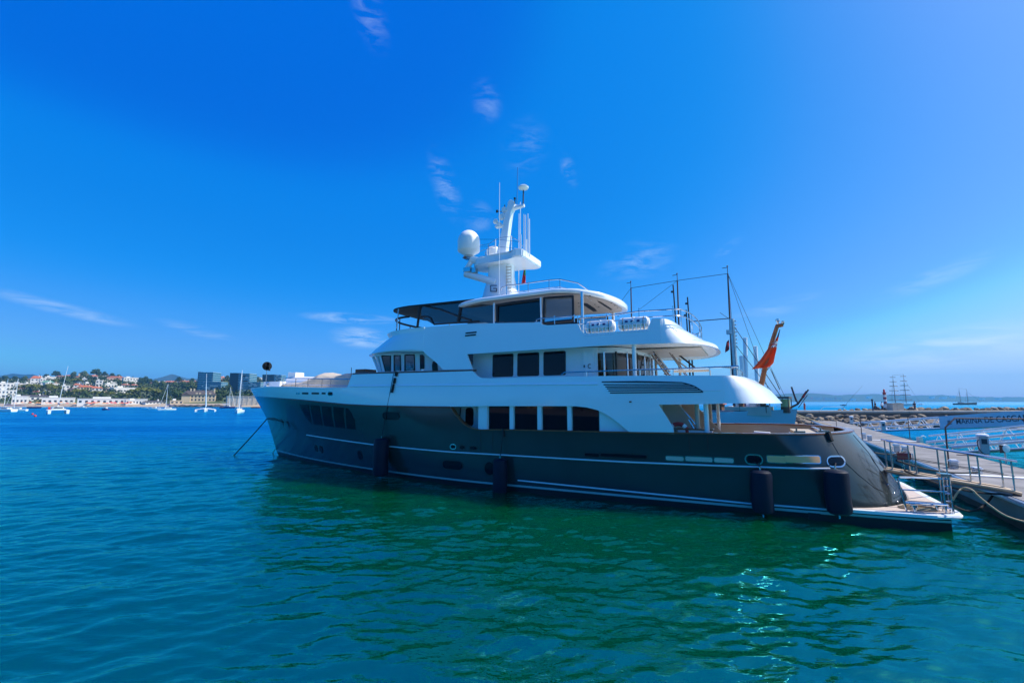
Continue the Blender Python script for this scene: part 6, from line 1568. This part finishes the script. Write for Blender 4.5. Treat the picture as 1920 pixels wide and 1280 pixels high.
# people
def person(px,py,hgt,d,walk,top,legs,label,rz=0):
    p=atd(px,py,d); p.z=2.42; e=empty('person',p,rz,label,'person'); k=hgt/1.75
    me=bpy.data.meshes.new('body'); V=[(0,0,.95),(0,0,1.15),(0,0,1.40),(0,0,1.50),(0,0,1.60),(0,0,1.70),
      (0,.18,1.42),(.05+walk*.12,.24,1.15),(.10+walk*.2,.22,.92),(.12+walk*.2,.22,.84),(0,-.18,1.42),(.05-walk*.10,-.24,1.15),(.12-walk*.15,-.22,.92),(.14-walk*.15,-.22,.84),
      (0,.10,.90),(-walk*.10,.10,.50),(-walk*.30,.10,.09),(-walk*.24+.1,.10,.04),(0,-.10,.90),(walk*.18,-.10,.50),(walk*.22,-.10,.09),(walk*.22+.14,-.10,.04)]
    E=[(0,1),(1,2),(2,3),(3,4),(4,5),(2,6),(6,7),(7,8),(8,9),(2,10),(10,11),(11,12),(12,13),(0,14),(14,15),(15,16),(16,17),(0,18),(18,19),(19,20),(20,21)]
    rr=[.14,.13,.16,.06,.09,.08,.06,.045,.035,.04,.06,.045,.035,.04,.09,.06,.045,.035,.09,.06,.045,.035]
    me.from_pydata([Vector(v)*k for v in V],E,[]); o=bpy.data.objects.new('body',me); link(o,e); sk=o.modifiers.new('s','SKIN')
    for v,r in zip(me.skin_vertices[0].data,rr): v.radius=(r*k,r*k)
    me.skin_vertices[0].data[0].use_root=True; o.modifiers.new('u','SUBSURF').levels=1; me.materials.append(M['skin'])
    bpy.context.view_layer.update(); dm_=bpy.data.meshes.new_from_object(o.evaluated_get(bpy.context.evaluated_depsgraph_get())); o.modifiers.clear(); o.data=dm_
    bm=NB(); lathe(bm,[(.13*k,.98*k),(.16*k,1.0*k),(.17*k,1.2*k),(.20*k,1.38*k),(.12*k,1.47*k),(.07*k,1.5*k)],(0,0,0),12)
    for vv in bm.verts: vv.co.x*=.75
    obj('shirt',bm,top,e)
    for s in (1,-1):
        i=14 if s>0 else 18; bm=NB(); tube(bm,[Vector(V[i])*k+Vector((0,0,.08)),Vector(V[i+1])*k,Vector(V[i+2])*k+Vector((0,0,.12))],.115*k,8,r2=.075*k); obj('trouser_leg',bm,legs,e)
        j=6 if s>0 else 10; bm=NB(); tube(bm,[Vector(V[j])*k,Vector(V[j+1])*k],.075*k,8,r2=.06*k); obj('sleeve',bm,top,e)
    bm=NB(); bmesh.ops.create_uvsphere(bm,u_segments=10,v_segments=8,radius=.105*k,matrix=Matrix.Translation((-.015,0,1.69*k))); obj('hair',bm,'hair',e)
person(1642,770,1.72,WY+1.5,1.0,M['shirtd'],M['shirtd'],'person in dark clothes striding along the walkway left of the beacon')
person(1509,770,1.62,WY+1.2,.2,M['shirtr'],M['shirtr'],'person in dull red clothes standing at the left part of the walkway')
person(1716,769,1.74,WY+2.5,.3,M['shirtd'],M['shirtd'],'person in dark clothes standing among the boulders right of the beacon',R(90))
person(1655,770,1.66,WY+1.8,.1,M['flagwhite'],M['shirtd'],'person in a white top standing in front of the beacon',R(80))
# ---- workboat with three masts lying beyond the yacht stern
wb0=Vector((31.3,51.6,0)); wdir=Vector((-.80,.60,0)); wrz=math.atan2(-wdir.y,-wdir.x)
wbt=empty('three_masted_workboat',wb0+wdir*17,wrz,'old pale blue sailing workboat with three brown masts moored beyond the yacht stern','workboat')
def wo_(n,bm,m,**k): return obj(n,bm,m,wbt,**k)
bm=hullbm(34,6.2,2,2.85,16,.0)
for v in bm.verts:
    s=(v.co.x+17)/34
    if v.co.z>0: v.co.z+=.45*max(0,(s-.6)/.4)**2*(v.co.z/2.85)
wo_('hull',bm,'bluehull',ang=60)
bm=NB(); 
for s in (1,-1): tube(bm,[(-17+34*i/16,s*(3.1*min(1,(1-i/16)*2.3)**.75*(.82+.18*min(1,i/16*3))+.03),2.87+.45*max(0,(i/16-.6)/.4)**2) for i in range(16)],.07,6)
wo_('rubbing_strip',bm,'hide')
def wpt(px,py):   # a point over the boat centreline at a photo position
    d=ray(px,py); C=Vector((0,0,H)); nn=Vector((wdir.y,-wdir.x,0)); t=(wb0-C).dot(nn)/d.dot(nn); q=C+d*t; r=q-(wb0+wdir*17); return Vector((-r.dot(wdir),0,q.z))
def mastp(px,yt,r):
    q=wpt(px,yt); bm=NB(); tube(bm,[(q.x-.25,0,2.5),(q.x,0,q.z)],r,8,r2=r*.6); tube(bm,[(q.x,0,q.z),(q.x,0,q.z+.9)],.04,6); box(bm,(q.x-.3,0,q.z+.8),(.6,.05,.06)); bmesh.ops.create_uvsphere(bm,u_segments=8,v_segments=6,radius=.1,matrix=Matrix.Translation((q.x,0,q.z+.95))); wo_('mast',bm,'mastw'); return q
ma=mastp(1364.5,513,.15);mb=mastp(1270,526,.15);mc=mastp(1183,540,.14)
def wl_(pts,r=.022,n='rigging',m='galv'):
    bm=NB(); tube(bm,pts,r,5); return wo_(n,bm,M['vent'] if m=='galv' else m)
wl_([mc,mb],.035);wl_([mb,ma],.035)
wl_([mb,wpt(1195,583)]); wl_([mc,wpt(1150,585)])
wl_([ma,wpt(1432,662),wpt(1476,752)]); wl_([ma,wpt(1412,650),wpt(1450,756)]); wl_([ma,(ma.x-.8,2.4,3)]); wl_([ma,(ma.x+.8,-2.4,3)]); wl_([wpt(1366,596),wpt(1470,752)],.04); wl_([wpt(1374,640),wpt(1452,740)],.035)
wl_([wpt(1292,603),wpt(1366,597)],.06); wl_([mb,(mb.x-1.2,2.4,3)]); wl_([mc,(mc.x-1.2,2.4,3)]); wl_([wpt(1350,586),wpt(1366,597)],.03)
q=wpt(1372,598); bm=NB(); tube(bm,[(q.x+.1,0,2.6),(q.x,0,q.z)],.28,10); box(bm,(q.x-.3,0,q.z-1.6),(.7,.7,.5)); wo_('lower_mast',bm,'galv')
for i in range(8): bm=NB(); box(bm,(q.x+.4,0,q.z-.3-.45*i),(.18,.3,.1)); wo_('mast_step',bm,'galv')
q=wpt(1369,636); bm=NB(); g_=[]
for i in range(9):
    w_i=.75*(1-.35*i/8); g_.append([(q.x-.15-w_i*(j/6)*(.4+.6*i/8),.10*math.sin(j*1.2+i*.6),q.z-1.25*i/8-.35*(j/6)) for j in range(7)])
V=[[bm.verts.new(p_) for p_ in r_] for r_ in g_]
for i in range(8):
    for j in range(6): bm.faces.new((V[i][j],V[i][j+1],V[i+1][j+1],V[i+1][j]))
ex_=bmesh.ops.extrude_face_region(bm,geom=bm.faces[:])
for x_ in ex_['geom']:
    if isinstance(x_,bmesh.types.BMVert): x_.co+=Vector((0,.02,0))
wo_('small_red_pennant',bm,'red')
q=wpt(1341,765); bm=NB(); box2(bm,(q.x-.9,-1,2.6),(q.x+.9,1,wpt(1341,758).z)); dh=wo_('deck_house',bm,'hide'); bm=NB(); box2(bm,(q.x-1.1,-1.2,wpt(1341,758).z),(q.x+1.1,1.2,wpt(1341,756.5).z+.02)); obj('deck_house_roof',bm,'tile',wbt)
q=wpt(1404,765); bm=NB(); box2(bm,(q.x-2.4,-1.3,2.6),(q.x+2.4,1.3,wpt(1404,762).z)); wo_('hold_cover',bm,'concl')
random.seed(4)
for i in range(14):
    px=1373+i*5; q=wpt(px,765); bm=NB(); h=random.uniform(.15,.8); box(bm,(q.x,random.uniform(-1,1),3.35+h/2),(random.uniform(.3,.9),random.uniform(.3,.9),h)); bmesh.ops.bevel(bm,geom=bm.edges[:],offset=.05,segments=1,affect='EDGES'); wo_('deck_gear',bm,random.choice(['flagwhite','concl','navy','tile','galv','hide']))
q=wpt(1412,758); bm=NB(); lathe(bm,[(.3,-1.1),(.38,-1),(.38,1),(.3,1.1)],(q.x,1.2,q.z-.1),12,Matrix.Rotation(PI/2,3,'Y')); wo_('white_drum',bm,'flagwhite')
q=wpt(1473,760); q2=wpt(1473,748); bm=NB(); lathe(bm,[(.48,3.0),(.48,q2.z-.1),(.52,q2.z)],(q.x-.0,0,0),16); wo_('funnel',bm,'yel'); bm=NB(); lathe(bm,[(.50,2.9),(.50,q.z-.15)],(q.x,0,0),16); wo_('funnel_base',bm,'hide')
q=wpt(1460,756); bm=NB(); box2(bm,(q.x-1.2,-1.6,q.z+.55),(q.x+1.2,1.6,q.z+.75)); 
for s in (-1,1):
    for t in (-1,1): tube(bm,[(q.x+s*1.1,t*1.5,2.9),(q.x+s*1.1,t*1.5,q.z+.6)],.05,6)
wo_('canopy',bm,'slate')
bm=NB(); tube(bm,[wpt(1452,768)+Vector((0,2,.2)),wpt(1472,766)+Vector((0,1.6,.2))],.03,5); tube(bm,[wpt(1452,764)+Vector((0,2,.2)),wpt(1472,762)+Vector((0,1.6,.2))],.03,5); wo_('bow_rail',bm,'flagwhite')
a=wpt(1484,768); bm=NB(); tube(bm,[a-Vector((1,0,.3)),wpt(1496,757),wpt(1516,730)],.13,8,r2=.08); tube(bm,[wpt(1490,742),wpt(1496,757)],.08,6); tube(bm,[wpt(1484,725),wpt(1493,752)],.1,6); tube(bm,[wpt(1497,764),wpt(1514,740)],.04,5); wo_('bowsprit',bm,'mastw')
bm=NB(); a=wpt(1505,745);b=wpt(1512,733); tube(bm,[a,b],.16,6,r2=.08); wo_('furled_red_flag',bm,'red')
q=wpt(1374,789); bm=NB(); bmesh.ops.create_uvsphere(bm,u_segments=16,v_segments=10,radius=.32,matrix=Matrix.Translation((0,0,0))); tube(bm,[(0,0,.3),(0,-.05,1.5)],.02,5); o=obj('blue_ball_fender',bm,mat('bright_blue_plastic',(.02,.10,.45),.35)); o.location=wbt.matrix_basis@Vector((q.x,3.45,q.z)); tag(o,'bright blue ball fender hanging on the pale blue hull of the workboat','fender')
rope('workboat_line',sag(wb0+Vector((.2,-.2,2.9)),onpier(1560,797,1.0),.1),.05,'ropetan','pale line and plank from the workboat bow down to the far end of the pier')
# piles
for px,yt,dx,lab in ((1390,668,-.0,'shortest pale pile, left of the three behind the yacht deck rail'),(1397,634,-.6,'tallest pale pile leaning slightly right, behind the yacht deck rail'),(1416,650,-.15,'right hand pale pile behind the yacht deck rail')):
    p=atd(px,yt,63); bm=NB(); tube(bm,[(dx,0,-1.5),(0,0,p.z)],  .27,12); lathe(bm,[(.29,p.z-.05),(.29,p.z+.05),(.02,p.z+.12)],(0,0,0),12); o=obj('mooring_pile',bm,'gwhite'); o.location=(p.x,p.y,0); tag(o,lab,'pile')
for px,yt,dx,kn,lab in ((1262,534,.4,547,'tall dark pole leaning slightly, left of the middle mast'),(1289,557,.3,569,'dark pole right of the middle mast'),(1286.5,581,.1,591,'shortest dark pole right of the middle mast')):
    p=atd(px,yt,66); k=atd(px-1,kn,66); bm=NB(); tube(bm,[(dx*1.4,0,-1),(0,0,p.z)],.14,8,r2=.10); box(bm,(-.2,0,k.z),(.3,.25,.25)); o=obj('dark_pole',bm,'rubber'); o.location=(p.x,p.y,0); tag(o,lab,'pole')
# ---- ships at sea
def ship(name,px,py,Lpx,masts,label,m,square=True):
    p=onz(px,py,0); s=p.y/850; L=Lpx*s; e=empty(name,(p.x,p.y,0),R(3),label,'ship')
    bm=hullbm(L,L*.2,1,L*.065,14,.5); obj('hull',bm,m,e,ang=60)
    fb=L*.065
    bm=NB(); tube(bm,[(L*.46,0,fb+.5),(L*.68,0,fb+2.6 if square else fb+1.8)],.14,6,r2=.07); obj('bowsprit',bm,'mastw',e)
    bm=NB(); box2(bm,(-L*.3,-1.2,fb),(-L*.1,1.2,fb+1.3)); obj('deck_house',bm,'concl',e)
    tops=[]
    for mx,ty in masts:
        x=(mx-px)*s; z=H+(752-ty)*s; mt=NB(); tube(mt,[(x-.3,0,fb),(x,0,z)],.26,8,r2=.10); o=obj('mast',mt,'mastw',e); tops.append((x,z))
        if square:
            for k in range(6):
                zz=fb+4+(z-fb-5)*k/5.2; hw=(12-k*1.35)*s
                y=NB(); tube(y,[(x-hw,.3,zz),(x,.35,zz+.05),(x+hw,.3,zz)],.24,6); obj('yard',y,'mastw',e)
                if k in (1,2,3): y=NB(); tube(y,[(x-hw*.8,.3,zz+.15),(x,.4,zz+.2),(x+hw*.8,.3,zz+.25)],.3,6); obj('furled_sail',y,'walls',e)
        for t in (1,-1):
            y=NB(); tube(y,[(x-1.5,t*L*.09,fb),(x,0,z*.8)],.07,4); obj('shroud',y,'rubber',e)
        y=NB(); tube(y,[(x-.2,0,fb+2),(x-L*.17,0,fb+2.2)],.12,6); obj('boom',y,'mastw',e)
    (xa,za),(xb,zb)=tops
    y=NB(); tube(y,[(xa,0,za),(xb,0,zb)],.07,4); obj('stay',y,'rubber',e)
    y=NB(); tube(y,[(max(xa,xb),0,(zb if xb>xa else za)*.85),(L*.66,0,fb+2)],.07,4); obj('stay',y,'rubber',e)
    y=NB(); tube(y,[(min(xa,xb),0,za*.9),(-L*.46,0,fb+1)],.07,4); obj('stay',y,'rubber',e)
    return e
ship('square_rigged_ship',1693,760.6,50,((1679.5,704),(1700.5,702)),'two masted square rigger with bare yards at anchor beyond the beacon','bluehull')
ship('schooner',1811,758.7,44,((1801.5,728),(1816,729.5)),'dark hulled two masted schooner at anchor near the right edge','rubber',False)
craft('motor_boat',1582,760.2,6.2,'win','small dark open boat on the water left of the beacon','motorboat',R(0),cabin=True)
craft('motor_boat',1727,758.8,7.5,'radome','small white launch on the water just right of the square rigger stern','motorboat',R(0),cabin=True)
# ---- quay and planting on the camera side of the basin, mirrored in the yacht windows
M['quay']=mat('quay_stone',(.22,.19,.16),.9,noise=(.5,.3))
bm=NB(); box2(bm,(-90,-60,-2),(60,-3.0,2.3)); box2(bm,(-90,-3.4,2.3),(60,-2.9,2.5)); tag(obj('quay_ground',bm,'quay'),kind='structure')

random.seed(3)
for i,(x,y,s,k) in enumerate(((-38,-34,1.3,0),(-47,-30,1.0,2),(-30,-40,1.5,1),(-60,-42,1.6,0),(-75,-38,1.3,2),(-22,-30,.9,1),(-12,-36,1.2,0),(2,-34,1.0,2))):
    e=empty('quay_tree',(x,y,2.3),i*1.3,'dark tree on the quay, seen only as a reflection in the yacht windows','tree','trees on the camera side quay'); e.scale=(s,s,s)
    for nme,me in (('crown',TM[k][0]),('trunk',TM[k][1])): link(bpy.data.objects.new(nme,me),e)
for i,(x,y,w_,h_) in enumerate(((-52,-58,30,11),(-14,-55,22,8),(-95,-52,26,9))):
    e=empty('quay_building',(x,y,2.3),0,['wide harbour building seen only as a reflection in the yacht windows','low harbour building nearest the camera, seen only as a reflection in the yacht windows','leftmost harbour building seen only as a reflection in the yacht windows'][i],'building')
    bm=NB(); box2(bm,(-w_/2,0,0),(w_/2,10,h_)); obj('wall',bm,'wallc',e); bm=NB(); box2(bm,(-w_/2-.4,-.4,h_),(w_/2+.4,10.4,h_+.5)); obj('roof',bm,'tile',e)
    for r in range(int(h_//3)):
        for c in range(7): bm=NB(); cx=-w_/2+w_*(c+.5)/7; box2(bm,(cx-.8,9.95,1+3*r),(cx+.8,10.05,2.6+3*r)); obj('window',bm,'win',e)
# ================================================================ WATER AND AIR
m=bpy.data.materials.new('sea_water'); m.use_nodes=True; t=m.node_tree; b=t.nodes['Principled BSDF']
b.inputs['Roughness'].default_value=.03; b.inputs['IOR'].default_value=1.33; b.inputs['Specular Tint'].default_value=(.08,.82,1,1); b.inputs['Specular IOR Level'].default_value=.75
co=N_(t,'ShaderNodeTexCoord')
cn=N_(t,'ShaderNodeTexNoise'); cn.inputs['Scale'].default_value=.05; cn.inputs['Detail'].default_value=3; lk(t,co.outputs['Object'],cn.inputs['Vector'])
cx=N_(t,'ShaderNodeMix',data_type='RGBA'); cx.inputs[6].default_value=(.0,.037,.012,1); cx.inputs[7].default_value=(.0,.062,.020,1); lk(t,cn.outputs[0],cx.inputs[0]); 
sy=N_(t,'ShaderNodeSeparateXYZ'); lk(t,co.outputs['Object'],sy.inputs[0])
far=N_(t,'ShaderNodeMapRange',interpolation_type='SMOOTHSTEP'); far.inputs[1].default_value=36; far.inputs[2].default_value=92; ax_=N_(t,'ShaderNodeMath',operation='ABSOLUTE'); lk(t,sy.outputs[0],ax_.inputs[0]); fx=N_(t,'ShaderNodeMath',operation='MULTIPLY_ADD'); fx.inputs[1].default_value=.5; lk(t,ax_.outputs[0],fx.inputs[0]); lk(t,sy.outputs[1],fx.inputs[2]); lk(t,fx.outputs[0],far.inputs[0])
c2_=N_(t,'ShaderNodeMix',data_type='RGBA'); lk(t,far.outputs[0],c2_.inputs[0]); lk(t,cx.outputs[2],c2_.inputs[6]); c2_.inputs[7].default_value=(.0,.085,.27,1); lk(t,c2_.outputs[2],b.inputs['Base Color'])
rf=N_(t,'ShaderNodeMapRange'); rf.inputs[1].default_value=0; rf.inputs[2].default_value=1; rf.inputs[3].default_value=.004; rf.inputs[4].default_value=.24; lk(t,far.outputs[0],rf.inputs[0]); pass
def wav(scale,sx,sy,rot,det,rough=.5,dist=0.):
    mp=N_(t,'ShaderNodeMapping'); mp.inputs['Scale'].default_value=(sx,sy,1); mp.inputs['Rotation'].default_value=(0,0,R(rot)); lk(t,co.outputs['Object'],mp.inputs[0])
    n=N_(t,'ShaderNodeTexNoise'); n.inputs['Scale'].default_value=scale; n.inputs['Detail'].default_value=det; n.inputs['Roughness'].default_value=rough; n.inputs['Distortion'].default_value=dist; lk(t,mp.outputs[0],n.inputs['Vector']); return n
a1=wav(1.15,.75,1.7,-12,2,.45,.35); a2=wav(3.6,.7,1.5,8,3,.5,.4); a3=wav(.22,.6,1.5,-8,2)
def mul(n,k):
    q=N_(t,'ShaderNodeMath',operation='MULTIPLY'); q.inputs[1].default_value=k; lk(t,n.outputs[0],q.inputs[0]); return q
def add(a,b_):
    q=N_(t,'ShaderNodeMath',operation='ADD'); lk(t,a.outputs[0],q.inputs[0]); lk(t,b_.outputs[0],q.inputs[1]); return q
hgt=add(add(mul(a1,.030),mul(a2,.016)),mul(a3,.02))
bp_=N_(t,'ShaderNodeBump'); bp_.inputs['Strength'].default_value=1; bp_.inputs['Distance'].default_value=1.0; lk(t,hgt.outputs[0],bp_.inputs['Height']); lk(t,bp_.outputs[0],b.inputs['Normal'])
df=N_(t,'ShaderNodeSubsurfaceScattering'); df.falloff='RANDOM_WALK' if False else 'BURLEY'; df.inputs['Scale'].default_value=1.0; df.inputs['Radius'].default_value=(.3,2.2,2.0); lk(t,c2_.outputs[2],df.inputs[0]); gl=N_(t,'ShaderNodeBsdfGlossy'); 
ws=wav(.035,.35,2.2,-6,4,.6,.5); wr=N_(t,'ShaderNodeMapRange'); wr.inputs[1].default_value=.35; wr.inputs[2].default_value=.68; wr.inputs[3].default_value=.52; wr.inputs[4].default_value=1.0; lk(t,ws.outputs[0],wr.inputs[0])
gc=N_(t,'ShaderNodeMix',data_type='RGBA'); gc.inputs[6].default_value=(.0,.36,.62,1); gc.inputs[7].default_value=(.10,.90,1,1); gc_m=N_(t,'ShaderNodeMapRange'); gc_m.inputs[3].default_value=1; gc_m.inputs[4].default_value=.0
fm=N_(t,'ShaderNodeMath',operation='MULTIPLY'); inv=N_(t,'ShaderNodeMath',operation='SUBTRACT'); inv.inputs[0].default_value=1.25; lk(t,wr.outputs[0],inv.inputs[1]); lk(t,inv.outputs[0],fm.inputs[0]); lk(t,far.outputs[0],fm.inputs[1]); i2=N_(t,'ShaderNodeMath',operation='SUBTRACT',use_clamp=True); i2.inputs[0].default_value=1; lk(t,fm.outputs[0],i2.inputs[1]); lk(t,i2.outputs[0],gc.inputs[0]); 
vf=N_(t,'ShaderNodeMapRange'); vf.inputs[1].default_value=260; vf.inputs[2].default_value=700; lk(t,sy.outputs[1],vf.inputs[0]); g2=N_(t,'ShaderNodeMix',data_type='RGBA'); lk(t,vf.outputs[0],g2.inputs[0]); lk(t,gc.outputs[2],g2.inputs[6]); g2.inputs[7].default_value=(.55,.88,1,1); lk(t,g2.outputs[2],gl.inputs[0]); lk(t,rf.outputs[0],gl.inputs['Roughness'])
fr_=N_(t,'ShaderNodeFresnel'); fr_.inputs[0].default_value=2.7; ms=N_(t,'ShaderNodeMixShader')
for n_ in (df,gl,fr_): lk(t,bp_.outputs[0],n_.inputs['Normal'])
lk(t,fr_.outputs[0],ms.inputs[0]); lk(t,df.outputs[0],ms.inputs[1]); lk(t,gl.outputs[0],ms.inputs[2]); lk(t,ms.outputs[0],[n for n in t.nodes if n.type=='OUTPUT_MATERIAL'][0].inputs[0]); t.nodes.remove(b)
import numpy as np
rng=np.random.default_rng(12)
NR,NA=860,560; r_=4*(260/4)**(np.arange(NR)/(NR-1)); th=np.radians(np.linspace(-62,62,NA))
Rr,Th=np.meshgrid(r_,th,indexing='ij'); X=Rr*np.sin(Th); Y=Rr*np.cos(Th); Z=np.zeros_like(X)
sp_r=Rr*math.log(260/4)/(NR-1); sp_t=Rr*np.radians(124)/(NA-1); spc=np.maximum(sp_r,sp_t*.8)
for i in range(96):
    lam=.34*(5.5/.34)**(rng.random()**1.15); k=2*np.pi/lam; d_=np.radians(98+rng.normal(0,33)); ph=rng.random()*6.283
    amp=.0118*lam**.80*(.6+.8*rng.random())*(1.0 if lam<2.2 else .55)
    wt=np.clip((lam/spc-2.4)/2.0,0,1)
    warp=.35*np.sin(X*.21+ph)+.3*np.sin(Y*.17-ph)
    s_=np.sin(k*(X*np.cos(d_)+Y*np.sin(d_))+ph+warp); Z+=amp*wt*.30*(s_+.28*(s_*s_-.5))
# calmer patches in the lee and wind streaks
calm=.72+.28*np.sin(X*.06+1.3*np.sin(Y*.05))*np.sin(Y*.045+.8)
Z*=calm
edge=np.clip((260-Rr)/60,0,1)*np.clip((np.radians(62)-np.abs(Th))/.05,0,1)*np.clip((Rr-4)/.5,0,1); Z*=edge
co_=np.stack([X,Y,Z],-1).reshape(-1,3)
idx=np.arange(NR*NA).reshape(NR,NA); q_=np.stack([idx[:-1,:-1],idx[:-1,1:],idx[1:,1:],idx[1:,:-1]],-1).reshape(-1,4)
ex=[];exf=[]; nb=NR*NA
for j in range(0,NA): ex.append((45000*math.sin(th[j]),45000*math.cos(th[j]),0))
for j in range(NA-1): exf.append((idx[-1,j+1],nb+j+1,nb+j,idx[-1,j]))
c0_=nb+len(ex); ex.append((0,0,0)); back=[R(62)+(2*PI-R(124))*k/12 for k in range(13)]
for a_ in back: ex.append((45000*math.sin(a_),45000*math.cos(a_),0))
for k in range(12): exf.append((c0_,c0_+1+k+1,c0_+1+k,c0_))
for j in range(NA-1): exf.append((c0_,int(idx[0,j+1]),int(idx[0,j]),c0_))
allco=np.concatenate([co_,np.array(ex)]); me=bpy.data.meshes.new('sea')
faces=[tuple(map(int,f)) for f in exf]; tri=[f[:3] for f in faces if f[3]==f[0]]; quad=np.array([f for f in faces if f[3]!=f[0]])
quads=np.concatenate([q_,quad]); nq=len(quads); ntr=len(tri)
me.vertices.add(len(allco)); me.vertices.foreach_set('co',allco.astype(np.float32).ravel())
loops=np.concatenate([quads.ravel(),np.array(tri).ravel()]).astype(np.int32); me.loops.add(len(loops)); me.loops.foreach_set('vertex_index',loops)
me.polygons.add(nq+ntr); me.polygons.foreach_set('loop_start',np.concatenate([np.arange(nq)*4,nq*4+np.arange(ntr)*3]).astype(np.int32))
me.polygons.foreach_set('use_smooth',np.ones(nq+ntr,dtype=bool)); me.update(calc_edges=True); me.validate()
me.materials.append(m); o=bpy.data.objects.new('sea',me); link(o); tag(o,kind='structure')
hz=bpy.data.materials.new('haze_air'); hz.use_nodes=True; t=hz.node_tree; t.nodes.clear()
o_=N_(t,'ShaderNodeOutputMaterial'); pv=N_(t,'ShaderNodeVolumePrincipled'); pv.inputs['Density'].default_value=.00020; pv.inputs['Color'].default_value=(.12,.55,1,1); pv.inputs['Anisotropy'].default_value=.2; lk(t,pv.outputs[0],o_.inputs['Volume'])
bm=NB(); box2(bm,(-4600,-120,-3),(4600,4200,240)); tag(obj('haze',bm,hz),'pale blue haze over the bay','haze',kind='stuff')
